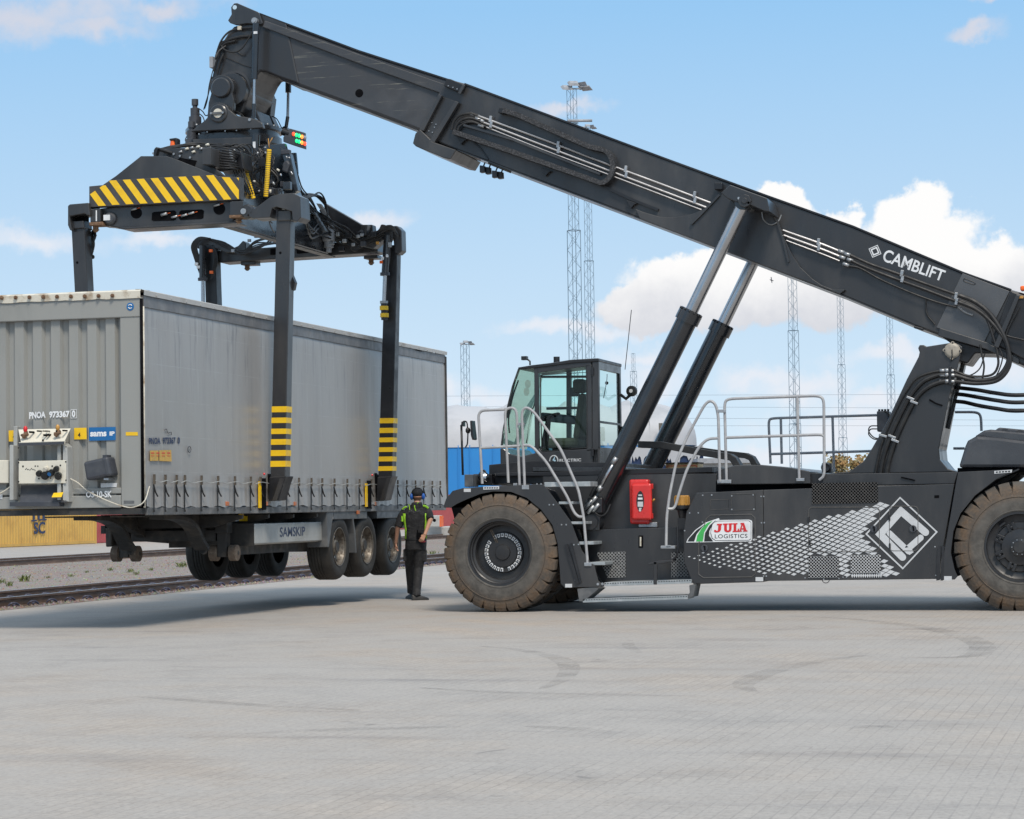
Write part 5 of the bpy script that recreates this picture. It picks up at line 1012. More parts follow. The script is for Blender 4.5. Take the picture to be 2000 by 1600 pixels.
# ---- boom support tower
plateY([(1610, 926), (1659, 921.5), (1687, 901), (1704, 874), (1732, 825), (1771, 741), (1794, 697), (1796, 688), (1793, 680), (1796, 674), (1804, 674), (1810, 677), (1855, 670), (1872, 672), (1880, 678), (1871, 716), (1855, 772), (1834, 877), (1836, 898), (1851, 916), (1872, 922)], 1.42, 2.72, 'boom_tower', paint, bevel=.012)
TWR = bpy.data.objects['boom_tower']
wmt = paint
xq = lambda px, py: PY(px, py, 1.42)
a, b, c2_, d2 = PY(1871, 716, 1.42), PY(1843, 835, 1.42), None, None
def towerslot(y0, t): return a * (1 - t) + b * t + Vector((.006, y0 - 1.42, 0))
mb = MB(); mb.prism([towerslot(1.82, -.1), towerslot(1.82, 1.0), towerslot(2.32, 1.0), towerslot(2.32, -.1)], (.006, 0, 0)); mb.build('slot', darkin, TWR)  # dark sheet on the rear face stands in for the slot's shade
for Y, ax_ in ((1.42, -1),):
    p = PY(1860, 685, Y); mb = MB()
    mb.lathe([(0, -.05), (.075, -.05), (.10, -.04), (.118, -.015), (.118, .0)], p, (0, 1, 0), 26); pin = mb.build('pivot_pin_cover', mat('pin_plate_beige', (.36, .32, .26), (.26, .23, .19), 12, .5), TWR)
    for k in range(4):
        a_ = math.radians(45 + 90 * k + 40); q = p + Vector((.112 * math.cos(a_), -.012, .112 * math.sin(a_))); mb = MB(); mb.cyl(q, q + Vector((0, -.02, 0)), .026, 10); mb.build('cover_lug', pin.data.materials[0], TWR)
        mb = MB(); mb.cyl(q + Vector((0, -.02, 0)), q + Vector((0, -.03, 0)), .012, 8); mb.build('bolt', paintd, TWR)
    mb = MB(); mb.tube([p + Vector((0, -.055, .01)), p + Vector((0, -.055, -.1)), p + Vector((-.03, -.05, -.16))], .008, 5); mb.build('grease_line', rubber, TWR)
p = PY(1800.5, 682, 1.42); mb = MB(); mb.cyl(p + Vector((0, -.004, 0)), p + Vector((0, .001, 0)), .045, 18); mb.build('lug_hole', mat('sky_showing_hole', (.5, .6, .68)), TWR) if False else None
mb = MB(); p = PY(1890, 690, 1.9); mb.cyl(p, p + Vector((0, -.06, 0)), .075, 18); mb.build('pin_end', pin.data.materials[0], TWR)
for q in ([(1815, 779), (1829, 787), (1841, 791), (1840, 794), (1828, 790), (1815, 783)], [(1760, 931), (1787, 937), (1787, 940), (1760, 934)]):
    decal(q, darkin, RS, 1.41 if q[0][1] < 900 else .39, .01, 'tie_bracket')
# control box left of the tower
mb = MB(); p = PY(1712, 803, 2.4); q = PY(1737, 843, 2.4); mb.box((p.x, 2.4, q.z), (q.x, 2.7, p.z)); cb = mb.build('junction_box', plasticg, RS, .02)
for k in range(4): mb = MB(); o = p + Vector((.03 + .045 * k, .1, -.005)); mb.cyl(o, o + Vector((0, 0, .035)), .018, 8); mb.build('cable_gland', paintd, cb)
mb = MB()
for d in (0, 6): mb.tube(crom([PY(1713, 832 + d, 2.4), PY(1700, 833 + d, 2.4), PY(1697, 843 + d, 2.4), PY(1708, 855 + d * .5, 2.4), PY(1722, 856, 2.4)], 5), .010, 5)
mb.tube(crom([PY(1727, 803, 2.4), PY(1738, 812, 2.35), PY(1733, 830, 2.3), PY(1725, 860, 1.9)], 5), .012, 5); mb.build('cable', rubber, cb)
# hoses running up the tower and over to the boom
def hoseY(pts, Y, r, m=rubber, name='hose', parent=None, k=6): mb = MB(); mb.tube(crom([PY(p[0], p[1], p[2] if len(p) > 2 else Y) for p in pts], k), r, 8); return mb.build(name, m, parent or RS)
YH = 1.36
TH_ = [([(1706, 945), (1714, 900), (1724, 860), (1750, 800), (1772, 760), (1792, 738), (1822, 727), (1848, 724)], .018), ([(1716, 945), (1725, 895), (1741, 848), (1766, 795), (1784, 765), (1805, 744), (1832, 733), (1850, 732)], .031), ([(1728, 945), (1736, 900), (1752, 852), (1778, 797), (1795, 771), (1815, 755), (1838, 746), (1850, 745)], .034)]
for pts, r in TH_: hoseY(pts, YH, r)
for pts, r in [([(1863, 724), (1895, 735), (1935, 733), (1949, 715), (1948, 690), (1940, 660), (1925, 620), (1900, 598), (1876, 587)], .018), ([(1866, 733), (1905, 743), (1945, 738), (1966, 715), (1970, 690), (1960, 655), (1935, 615), (1905, 590), (1874, 577)], .034), ([(1866, 745), (1910, 749), (1950, 742), (1972, 712), (1966, 672), (1945, 640), (1920, 614), (1898, 600), (1872, 590)], .030),
               ([(1863, 720), (1885, 735), (1912, 722), (1924, 690)], .010), ([(1918, 745), (1922, 715), (1917, 690), (1914, 673)], .014), ([(1924, 745), (1945, 735), (1958, 700), (1952, 680)], .010)]: hoseY(pts, YH - .02, r)
for x, y in ((1850, 724), (1850, 732.5), (1850, 745)):
    p = PY(x, y, YH); mb = MB(); mb.tube([p + Vector((-.11, 0, 0)), p + Vector((-.03, 0, 0))], .030, 8); mb.tube([p + Vector((-.03, 0, 0)), p + Vector((.02, 0, 0))], .038, 6); mb.tube([p + Vector((.03, 0, 0)), p + Vector((.12, 0, -.01))], .028, 8); mb.build('hose_fitting', steel, RS)
boxpY(1853, 716, 1858, 752, 1.33, 1.40, 'fitting_bracket', paintd)
for x, y, an in ((1778, 778, .4), (1785, 786, .4), (1742, 853, .4), (1748, 861, .4), (1724, 851, .3), (1714, 932, .1), (1727, 940, .1), (1705, 935, .1)):
    p = PY(x, y, YH - .04); u = Vector((math.cos(an), 0, -math.sin(an))); mb = MB(); w_ = Vector((math.sin(an), 0, math.cos(an))) * .018; mb.prism([p - u * .06 - w_, p + u * .06 - w_, p + u * .06 + w_, p - u * .06 + w_], (0, .06, 0)); mb.build('hose_clamp', steel, RS, .006)
for dy in (0, 14, 30): hoseY([(1866, 757 + dy * .9, 2.05), (1885, 759 + dy * .9, 2.0), (1910, 762 + dy, 1.7), (1945, 768 + dy, 1.5), (1985, 772 + dy * 1.02, 1.4), (2060, 768 + dy, 1.4)], 1.5, .030)
# ---- hood at the rear
plateY([(1872, 914), (1885, 872), (1890, 861), (1908, 851), (1950, 854), (2000, 860), (2140, 877), (2140, 914)], .42, 3.2, 'engine_hood', hoodm, bevel=.05)
HD = bpy.data.objects['engine_hood']
plateY([(1903, 853), (1922, 841), (1935, 839), (2000, 845), (2140, 860), (2140, 880)], .72, 2.9, 'hood_top', hoodm, HD, .03)
plateY([(1940, 843), (1951, 835), (2140, 852), (2140, 862)], .95, 2.7, 'hood_vent', hoodm, HD, .02)
for x in (1955, 1984): 
    pa, pb, pc, pd = PY(x, 842 + (x - 1955) * .1, .945), PY(x + 12, 843 + (x - 1955) * .1, .945), PY(x + 14, 837 + (x - 1940) * .085, .955), PY(x + 4, 836 + (x - 1940) * .085, .955)
    mb = MB(); mb.prism([pa, pb, pc, pd], (0, -.01, 0)); mb.build('vent_strip', paintd, HD)
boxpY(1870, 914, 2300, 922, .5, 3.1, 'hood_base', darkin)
mb = MB(); mb.prism(polyY([(2080, 880), (2300, 880), (2300, 1150), (2110, 1150), (2090, 1050)], .2), (0, 3.6, 0)); mb.build('counterweight', paint, RS, .05)
# ---- boom
YB, WB = 1.50, 1.14
outer = plateY([(871, 153), (907, 163), (1300, 310), (1497, 382), (1666, 442), (1880, 532), (1975, 566), (2060, 590), (2060, 735), (1993, 712), (1925, 681), (1835, 655), (1786, 637), (1640, 576), (1419, 492), (1300, 447), (890, 293), (815, 262)], YB, YB + WB, 'boom', paint, bevel=.03)
BM = outer
inner = plateY([(500, 24), (600, 62), (700, 99), (895, 160), (900, 290), (811, 253), (700, 211), (560, 160), (547, 157)], YB + .08, YB + WB - .08, 'inner_boom', paintw, BM, .05)
mb = MB(); mb.prism(polyY([(519, 41), (720, 113), (893, 173), (900, 197), (720, 132), (514, 54)], YB + .08), (0, -.05, 0)); mb.build('side_rail', paintw, BM, .012)
mb = MB(); p = PY(701.5, 182, YB + .075); mb.cyl(p, p + Vector((0, .01, 0)), .066, 24); mb.build('inspection_hole', darkin, BM)  # dark disc painted in for the shade of the hole
# top flange edges
mb = MB(); ribbonY(mb, [(907, 163.5), (1300, 310), (1497, 382), (1666, 442), (1880, 532), (1975, 566)], 3.2, YB - .02, YB + .05); mb.build('top_flange', paintd, BM)
mb = MB(); ribbonY(mb, [(505, 26), (700, 99), (880, 157)], 3, YB + .06, YB + .12); mb.build('top_flange', paintd, BM)
mb = MB(); ribbonY(mb, [(893, 293), (1300, 446), (1419, 491), (1640, 575), (1786, 636)], 2.2, YB - .016, YB + .05); mb.build('bottom_flange', paint, BM)
# boom head (gooseneck)
plateY([(505, 24), (560, 45), (585, 165), (547, 152), (520, 141), (508, 139), (499, 152), (490, 172), (482, 196), (472, 222), (455, 222), (444, 195), (412, 170), (413, 152), (418, 132), (424, 108), (432, 86), (444, 66), (456, 52), (480, 44)], YB + .06, YB + WB - .06, 'boom_head', paint, BM, .03)
bh = bpy.data.objects['boom_head']
for Y0 in (YB - .02, YB + WB - .03):
    mb = MB(); mb.prism(polyY([(457, 6.5), (463, 6), (505, 24), (513, 45), (510, 48), (482, 46), (460, 49), (449, 45), (445, 40), (452, 28), (451, 14)], Y0), (0, .05, 0)); mb.build('lifting_lug', paint, bh, .01)
p = PY(458.5, 14.5, YB - .02); mb = MB(); mb.cyl(p + Vector((0, -.003, 0)), p + Vector((0, .01, 0)), .036, 20); mb.build('lug_eye', lampg if False else mat('eye_sky_tone', (.45, .58, .68)), bh)  # pale blue disc: sky through the eye put in as colour
p = PY(500, 42, YB - .02); mb = MB(); mb.cyl(p, p + Vector((0, -.08, 0)), .05, 14); mb.cyl(p + Vector((0, -.08, 0)), p + Vector((0, -.1, 0)), .03, 10); mb.build('cylinder_pin', steel, bh)
for pts, r in [([(441, 90, YB), (428, 100, YB - .06), (421, 115, YB - .1), (423, 105, YB), (432, 80, YB - .02), (448, 62, YB), (470, 56, YB), (495, 54, YB - .05)], .016), ([(431, 88, YB), (440, 98, YB - .05), (458, 102, YB - .08), (472, 95, YB - .08), (484, 78, YB - .06), (496, 58, YB - .06)], .013), ([(424, 104, YB + .02), (432, 86, YB), (447, 78, YB), (470, 72, YB), (496, 70, YB + .02)], .024), ([(418, 140, YB), (424, 118, YB - .02), (431, 100, YB), (438, 86, YB), (460, 80, YB)], .02), ([(424, 146, YB), (430, 120, YB - .02), (437, 104, YB)], .018)]: hoseY(pts, YB, r, parent=bh)
mb = MB(); p = PY(468, 55, YB - .02); mb.box(p - Vector((.03, .02, .03)), p + Vector((.03, .02, .03))); mb.build('hose_joint', cream, bh)
mb = MB(); p = PY(418, 122, YB + .3); mb.box(p - Vector((.04, .1, .1)), p + Vector((.02, .1, .08))); mb.build('sensor_box', lampg, bh)
hoseY([(441, 112), (470, 125), (493, 133)], YB + .05, .006, paintd, 'weld_bead', bh); hoseY([(462, 100), (472, 107), (479, 109), (478, 105)], YB + .05, .007, paintd, 'tie_bracket', bh)
# collar at the outer boom's mouth
for pts in ([(857, 184), (863, 187), (827, 256), (819, 253)], [(889, 197), (896, 200), (848, 279), (839, 275)]): plateY(pts, YB - .13, YB, 'collar_rib', paint, BM, .006)
plateY([(858, 187), (893, 199), (845, 275), (822, 256)], YB - .03, YB, 'wear_plate', paint, BM, .004)
plateY([(811, 261), (820, 252), (845, 277), (891, 293), (880, 311), (868, 309), (812, 286), (806, 280)], YB - .13, YB + WB + .13, 'collar_shoe', paint, BM, .012)
plateY([(871, 153), (880, 154.5), (908, 166), (902, 181), (890, 178), (867, 168)], YB - .1, YB + WB + .1, 'collar_cap', paintd, BM, .012); plateY([(903, 165), (908, 167), (899, 184), (894, 182)], YB - .14, YB - .1, 'collar_rib', paint, BM, .004)
boltsY(mb := MB(), [(876, 168), (885, 171), (893, 174), (838, 239), (844, 240), (852, 243), (834, 246), (849, 249), (830, 254), (838, 256), (845, 259)], YB - .03, .010, .015); mb.build('bolt', steel, BM)
boltsY(mb := MB(), [(876, 168), (885, 171), (893, 174)], YB - .1, .010, .012); mb.build('bolt', steel, BM)
# cable chain loop
CT = MB(); pth = [(982, 215), (1010, 224), (1100, 264), (1150, 286)] + [(1168 + 21 * math.cos(a) * 1.15 + 4, 325 + 33 * math.sin(a) - 1) for a in [math.radians(-75 + 15 * k) for k in range(12)]] + [(1140, 345), (1000, 296), (900, 262), (884, 257)]
ribbonY(CT, pth, 9.5, YB - .2, YB); CT.build('cable_chain', mat('chain_black', (.020, .020, .022), (.075, .075, .08), 55, .6, bump=.8, bscale=70, lo=.5, hi=.62), BM)
plateY([(975, 210), (984, 211), (982, 222), (972, 220)], YB - .16, YB, 'chain_anchor', paintd, BM); mb = MB(); ribbonY(mb, [(905, 244), (1000, 272), (1100, 312), (1172, 340)], 4, YB - .1, YB); mb.build('chain_guide', paint, BM)
for x, y in ((898, 266), (1063, 328), (1230, 391)): plateY([(x - 6, y), (x + 14, y + 6), (x + 8, y + 9), (x + 2, y + 16), (x - 2, y + 9)], YB - .08, YB, 'chain_bracket', paintd, BM, .003)
mb = MB(); ribbonY(mb, [(1175, 362), (1230, 388), (1285, 410)], 5, YB - .06, YB); mb.build('chain_tray', paintd, BM); mb = MB(); ribbonY(mb, [(918, 272), (938, 290), (953, 311)], 2.5, YB - .03, YB); mb.build('lamp_cable', paintd, BM)
# hydraulic pipes
pipes = [([(934, 226.5), (1060, 272.5), (1183, 319.5), (1300, 363), (1389, 397)], .019), ([(940, 237.5), (1060, 284), (1183, 331), (1300, 375.5), (1381, 406)], .019), ([(949, 248), (1060, 292.5), (1183, 339), (1300, 383.5), (1370, 410)], .012),
         ([(1529, 450), (1600, 475), (1640, 491)], .019), ([(1531, 460), (1600, 485), (1640, 501)], .019), ([(1536, 470), (1600, 494), (1640, 510)], .012)]
for pts, r in pipes: hoseY(pts, YB - .07, r, chrome, 'hydraulic_pipe', BM)
for pts, r in [([(934, 226.5), (918, 222), (897, 226), (885, 240), (882, 254)], .022), ([(938, 237), (920, 231), (903, 234), (892, 244), (887, 256)], .022), ([(946, 247), (925, 239), (910, 240), (897, 248), (893, 258)], .018), ([(950, 248), (920, 236), (900, 240)], .014)]: hoseY(pts, YB - .08, r, parent=BM)
for x, y in ((924, 224), (930, 226), (934, 233), (940, 236), (940, 246), (1643, 492), (1655, 497), (1645, 503), (1660, 508), (1652, 517)):
    p = PY(x, y, YB - .07); d = Vector((.93, 0, -.36)); mb = MB(); mb.tube([p - d * .05, p + d * .05], .030, 6); mb.build('pipe_fitting', steel, BM)
for pts, r in [([(1660, 498), (1700, 516), (1740, 530), (1790, 548), (1840, 566), (1875, 578)], .021), ([(1662, 509), (1690, 522), (1750, 545), (1800, 563), (1850, 582), (1873, 590)], .021), ([(1655, 519), (1680, 524), (1720, 546), (1780, 572), (1830, 590), (1868, 600)], .013)]: hoseY(pts, YB - .08, r, parent=BM)
for x, y in ((956.5, 241.5), (1088.5, 291), (1220.5, 339), (1355, 389), (1597, 481), (1760, 543), (1866, 587)):
    for dx, dy in ((1, -9), (2, 2)):
        p = PY(x + dx, y + dy, YB - .10); u = Vector((.2, 0, 1)).normalized(); v = Vector((1, 0, -.2)).normalized(); mb = MB(); mb.prism([p - u * .05 - v * .022, p + u * .05 - v * .022, p + u * .05 + v * .022, p - u * .05 + v * .022], (0, .10, 0)); mb.build('pipe_clamp', steel, BM, .005)
YCY = .75
# cheek plates carrying the lift cylinders
ck = [(1241, 408), (1255, 414), (1269, 418), (1290, 424), (1314, 425), (1335, 422), (1355, 417), (1375, 408), (1389, 399), (1409, 380), (1426, 361), (1497, 387), (1505, 414), (1527, 455), (1546, 496), (1563, 522), (1587, 545), (1605, 557), (1625, 565), (1651, 566), (1640, 574), (1419, 491), (1300, 446), (1250, 427)]
mb = MB(); mb.prism(polyY(ck, YB - .11), (0, .11, 0)); cheek = mb.build('cheek_plate', paint, BM, .006); mb = MB(); mb.prism(polyY(ck, YB + WB), (0, .11, 0)); mb.build('cheek_plate', paint, BM, .006)
plateY([(1408, 377), (1426, 361), (1498, 387), (1504, 414), (1492, 412), (1470, 402), (1437, 394), (1420, 387)], YCY - .17, YB - .11, 'pin_bracket', paint, BM, .01)
mb = MB(); ribbonY(mb, [(1405, 380), (1390, 396), (1370, 417), (1349, 438)], 4, YB - .16, YB - .1); mb.build('stiffener', paint, BM); mb = MB(); ribbonY(mb, [(1502, 392), (1518, 432), (1530, 470), (1540, 512)], 4, YB - .15, YB - .1); mb.build('stiffener', paint, BM)
p = PY(1455, 393, YCY - .17); mb = MB(); mb.cyl(p, p + Vector((0, -.05, 0)), .10, 8); mb.cyl(p + Vector((0, -.05, 0)), p + Vector((0, -.07, 0)), .045, 12); mb.build('pin_cap', paint, BM, .006)
boltsY(mb := MB(), [(1444, 388), (1463, 397)], YCY - .17, .02, .05); mb.build('bolt', steel, BM)
hoseY([(1488, 414), (1492, 430), (1506, 439), (1520, 432), (1526, 420)], YB - .14, .010, steel, 'grease_pipe', BM); boxpY(1395, 357, 1410, 370, YB - .2, YB - .05, 'valve_block', paintd, BM)
# rear end of the boom
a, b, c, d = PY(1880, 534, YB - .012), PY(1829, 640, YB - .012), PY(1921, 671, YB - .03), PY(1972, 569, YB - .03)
mb = MB(); mb.prism([a, b, c, d], (0, -.012, 0)); mb.build('rear_side_plate', mat('lit_plate_tone', (.075, .075, .078), (.09, .09, .092), 1.5, .3, coat=.2), BM, .004)  # paler tone stands in for extra light caught by the angled rear plate
hoseY([(1884, 543.5), (1903, 552), (1902, 556), (1883, 549), (1884, 543.5)], YB - .03, .006, paintd, 'tie_slot', BM)
plateY([(1975, 568), (2060, 598), (2060, 720), (1995, 700), (1935, 668)], YB - .10, YB, 'rear_cover', paintd, BM, .02); plateY([(1985, 575), (1992, 578), (1950, 680), (1941, 676)], YB - .18, YB - .1, 'cover_rib', paint, BM, .006)
plateY([(1835, 640), (1925, 668), (1990, 700), (1990, 712), (1925, 682), (1832, 656)], YB - .07, YB, 'lower_chord', paint, BM, .01); plateY([(1785, 636), (1803, 641), (1803, 646), (1785, 641)], YB - .08, YB, 'bump_stop', paintd, BM)
plateY([(1835, 655), (1925, 682), (1960, 692), (1905, 690), (1890, 710), (1845, 700), (1860, 672)], YB + .05, YB + WB - .05, 'pivot_lug', paintd, BM, .02)
p = PY(1996, 566, YB + .0); mb = MB(); mb.box(p + Vector((-.02, -.1, -.02)), p + Vector((.1, .1, .05))); mb.build('rear_beacon', orange, BM, .02)
mb = MB(); mb.box(PY(1988, 583, YB - .12), PY(1999, 578, YB - .1)); mb.build('beacon_bracket', amber, BM)
hoseY([(1872, 600), (1885, 610), (1900, 616)], YB - .08, .013, steel, 'hose', BM); hoseY([(1942, 640), (1965, 655), (2000, 664)], YB - .15, .012, parent=BM); hoseY([(1808, 583), (1810, 612), (1826, 634)], YB - .02, .012, parent=BM); hoseY([(1992, 598), (1970, 640), (1962, 668)], YB - .16, .012, parent=BM)
# boom lettering
def btext(b, q, off): return text_mesh(b, [PY(x, y, YB - .004) for x, y in q], white, 'lettering', BM, offset=off)
btext('CAMBLIFT', [(1722, 509.5), (1840, 550.5), (1848, 529), (1730, 486)], .018)
def bsq(cx, cy, s, w_):
    u = Vector((.62, -.76)) ; rot = lambda a: (cx + s * math.cos(a), cy + s * math.sin(a)); o = [rot(math.radians(112 + 90 * k + 0)) for k in range(4)]; i_ = [(cx + (s - w_) * math.cos(math.radians(112 + 90 * k)), cy + (s - w_) * math.sin(math.radians(112 + 90 * k))) for k in range(4)]
    for k in range(4): mb = MB(); mb.prism(polyY([o[k], o[(k + 1) % 4], i_[(k + 1) % 4], i_[k]], YB - .003), (0, -.003, 0)); mb.build('emblem', white, BM)
bsq(1709, 491, 13.5, 1.8); bsq(1709, 491, 9.5, 3.4)
# lamps under the boom
for k, (x, y) in enumerate(((944, 331), (955, 334), (968, 341), (979, 343))):
    p = PY(x, y, YB + .1 + .12 * (k % 2)); mb = MB(); mb.hexa([p + Vector(v) for v in ((-.045, -.06, -.055), (.035, -.05, -.05), (.035, .05, -.05), (-.045, .06, -.055), (-.045, -.06, .06), (.03, -.05, .05), (.03, .05, .05), (-.045, .06, .06))]); wl = mb.build('work_lamp', paintd, BM, .008)
    mb = MB(); mb.tube([p + Vector((0, 0, .04)), p + Vector((.03, 0, .11))], .012, 6); mb.build('lamp_bracket', paintd, wl)
plateY([(953, 313), (990, 328), (988, 334), (953, 320)], YB + .0, YB + .3, 'lamp_bar', chas, BM)
# ---- lift cylinders
def lift_cyl(Y):
    t, c_, b_ = PY(1453, 396, YCY), PY(1350, 609, YCY), PY(1163, 988, YCY); t.y = c_.y = b_.y = Y; ax_ = (t - b_).normalized(); b_ = b_ + ax_ * .0
    mb = MB(); mb.tube([b_ + ax_ * .1, c_], .158, 28); bl = mb.build('lift_cylinder', paintg, RS)
    mb = MB(); mb.tube([c_, t - ax_ * .06], .097, 24); mb.build('piston_rod', chrome, bl)
    mb = MB(); mb.tube([c_ - ax_ * .17, c_ - ax_ * .02], .185, 24); mb.tube([c_ - ax_ * .02, c_ + ax_ * .02], .165, 24); mb.build('gland_collar', paintg, bl)
    gb = MB(); u = ax_.orthogonal().normalized(); v = ax_.cross(u)
    for k in range(14): a_ = k * .449; q = c_ + (u * math.cos(a_) + v * math.sin(a_)) * .172; gb.tube([q - ax_ * .02, q + ax_ * .012], .012, 5)
    gb.build('collar_bolts', paintd, bl)
    mb = MB(); mb.tube([b_ - ax_ * .12, b_ + ax_ * .13], .13, 20); mb.cyl(b_ + Vector((0, -.2, 0)), b_ + Vector((0, .2, 0)), .13, 20); mb.build('base_eye', paintg, bl)
    mb = MB(); mb.cyl(t + Vector((0, -.13, 0)), t + Vector((0, .13, 0)), .12, 18); mb.build('rod_eye', paintg, bl); mb = MB(); mb.cyl((t.x, min(Y, YB), t.z), (t.x, max(Y, YB + WB), t.z), .07, 14); mb.build('rod_pin', steel, bl)
    return bl, b_, c_, t, ax_
cyA = lift_cyl(YCY); lift_cyl(4.14 - YCY)
bl, b_, c_, t_, ax_ = cyA
q0, q1 = PY(1158, 968, .6), PY(1180, 925, .6); s_ = PY(1203, 895, .57)
mb = MB(); mb.tube([PY(1170, 955, .57), PY(1200, 902, .57)], .026, 8); mb.build('bypass_pipe', chrome, bl); mb = MB(); mb.tube([PY(1168, 960, .57), PY(1174, 950, .57)], .036, 8); mb.build('pipe_union', steel, bl); mb = MB(); mb.tube([PY(1196, 906, .57), PY(1204, 894, .57)], .038, 8); mb.build('pipe_union', steel, bl)
boxpY(1147, 972, 1176, 1003, .50, .72, 'valve_block', paintd, bl, .02)
for (x, y) in ((1152, 985), (1160, 978), (1165, 992), (1155, 996)): mb = MB(); p = PY(x, y, .48); mb.tube([p + Vector((-.06, 0, -.05)), p + Vector((.04, 0, .06))], .03, 7); mb.build('valve_spool', steel, bl)
p = PY(1153, 1020, .5); mb = MB(); mb.cyl(p, p + Vector((0, .5, 0)), .11, 20); mb.build('base_pin', paint, bl); mb = MB(); mb.tube(crom([PY(1160, 1000, .50), PY(1172, 1008, .48), PY(1184, 1002, .48), PY(1192, 985, .50)], 5), .014, 6); mb.tube(crom([PY(1150, 990, .48), PY(1140, 998, .45), PY(1137, 1010, .48)], 5), .02, 6); mb.build('hose', rubber, bl)
plateY([(1136, 1018), (1150, 1003), (1172, 1005), (1170, 1036), (1136, 1036)], .53, .59, 'pin_bracket', paint)
# ---- cab
YC, YD = 1.27, 2.83
ext = (0, YD - YC, 0)
def cz(pts): return [(960 + x / 5.714, 680 + y / 5.714) for x, y in pts]
mb = MB(); mb.prism(polyY(cz([(95, 1120), (130, 1120), (200, 1180), (330, 1210), (490, 1170), (500, 1100), (570, 1155), (1120, 1120), (1195, 1120), (1195, 1345), (100, 1385)]), YC), ext); CB = mb.build('cab', paint, RS, .015)
def frame(path, wd, Y0=YC, Y1=YC + .09, nm='window_frame', m=paint): mb = MB(); ribbonY(mb, cz(path), wd / 5.714, Y0, Y1); return mb.build(nm, m, CB, .006)
for Y0, Y1 in ((YC, YC + .09), (YD - .09, YD)):
    frame([(505, 1165), (500, 700), (498, 225)], 44, Y0, Y1, 'door_pillar'); frame([(1160, 1345), (1160, 150)], 72, Y0, Y1, 'rear_pillar'); frame([(1090, 1150), (1085, 190)], 62, Y0, Y1, 'door_frame')
    frame([(298, 228), (470, 205), (510, 215)], 24, Y0, Y1); frame([(300, 230), (230, 430), (180, 640), (130, 900), (105, 1100)], 12, Y0, Y1, 'front_pillar'); frame([(500, 245), (800, 205), (1110, 165)], 66, Y0, Y1)
    frame([(470, 210), (500, 260)], 26, Y0, Y1)
for y0, y1, x in ((640, 700, 870),): pass
frame([(860, 1040), (860, 260)], 52, YD - .08, YD, 'door_pillar'); frame([(540, 320), (1090, 318)], 26, YD - .08, YD); frame([(540, 1130), (1090, 1110)], 60, YD - .08, YD); frame([(610, 675), (1050, 665)], 30, YD - .5, YD - .46, 'grab_bar', paintd)
# roof
mb = MB(); mb.prism(polyY(cz([(293, 240), (298, 215), (450, 190), (700, 160), (880, 130), (1195, 112), (1195, 150), (880, 172), (500, 222)]), YC - .02), (0, YD - YC + .04, 0)); rfo = mb.build('roof', paintd, CB, .012)
mb = MB(); mb.prism(polyY(cz([(640, 168), (880, 132), (1100, 122), (1100, 140), (640, 180)]), YC + .15), (0, 1.2, 0)); mb.build('roof_hatch', paint, rfo, .01)
# rear face (facing +x)
xr = PY(*cz([(1195, 500)])[0], YC).x
zt, zb3, zw1, zw0 = PY(*cz([(1195, 130)])[0], YC).z, PY(*cz([(1195, 1340)])[0], YC).z, PY(*cz([(1200, 230)])[0], YC).z, PY(*cz([(1200, 820)])[0], YC).z
mb = MB(); mb.box((xr - .06, YC + .001, zw1), (xr + .003, YD, zt - .01)); mb.build('rear_header', mat('charcoal_ground_reflection', (.045, .041, .038), (.06, .055, .05), 2, .35, coat=.2), CB); mb = MB(); mb.box((xr - .06, YC + .001, zb3), (xr + .003, YD, zb3 + .32)); mb.build('rear_wall', MATS['charcoal_ground_reflection'], CB)  # warm tint puts the ground's reflection into the cab's rear paint
for y0, y1 in ((YC + .001, YC + .07), (YD - .09, YD)): mb = MB(); mb.box((xr - .055, y0, zb3 + .3), (xr + .001, y1, zw1)); mb.build('rear_pillar', paintd, CB)
mb = MB(); mb.box((xr - .05, YC + .07, zw0 - .015), (xr + .002, YD - .09, zw0 + .015)); mb.build('window_bar', paintd, CB)
def pane(pts3, nm='window'): mb = MB(); mb.flat(pts3); return mb.build(nm, glass, CB)
pane(polyY(cz([(505, 240), (490, 1165), (330, 1205), (200, 1175), (105, 1110), (130, 900), (180, 640), (230, 430), (300, 240)]), YC + .03)); pane(polyY(cz([(520, 240), (1060, 190), (1060, 1110), (570, 1150), (540, 1130)]), YC + .035)); pane(polyY(cz([(505, 240), (490, 1165), (330, 1205), (200, 1175), (105, 1110), (130, 900), (180, 640), (230, 430), (300, 240)]), YD - .03)); pane(polyY(cz([(520, 240), (1060, 190), (1060, 1110), (570, 1150), (540, 1130)]), YD - .035))
pane([(xr - .02, YC + .06, zb3 + .32), (xr - .02, YD - .09, zb3 + .32), (xr - .02, YD - .09, zw1), (xr - .02, YC + .06, zw1)])
fa, fb = PY(*cz([(103, 1110)])[0], YC), PY(*cz([(300, 230)])[0], YC); fm = PY(*cz([(185, 620)])[0], YC)
pane([fa, fm, fm + Vector(ext), fa + Vector(ext)]); pane([fm, fb, fb + Vector(ext), fm + Vector(ext)])
frame([(545, 300), (1065, 270), (1070, 1110), (560, 1155), (545, 700), (545, 300)], 10, YC - .004, YC + .03, 'window_seal', rubber)
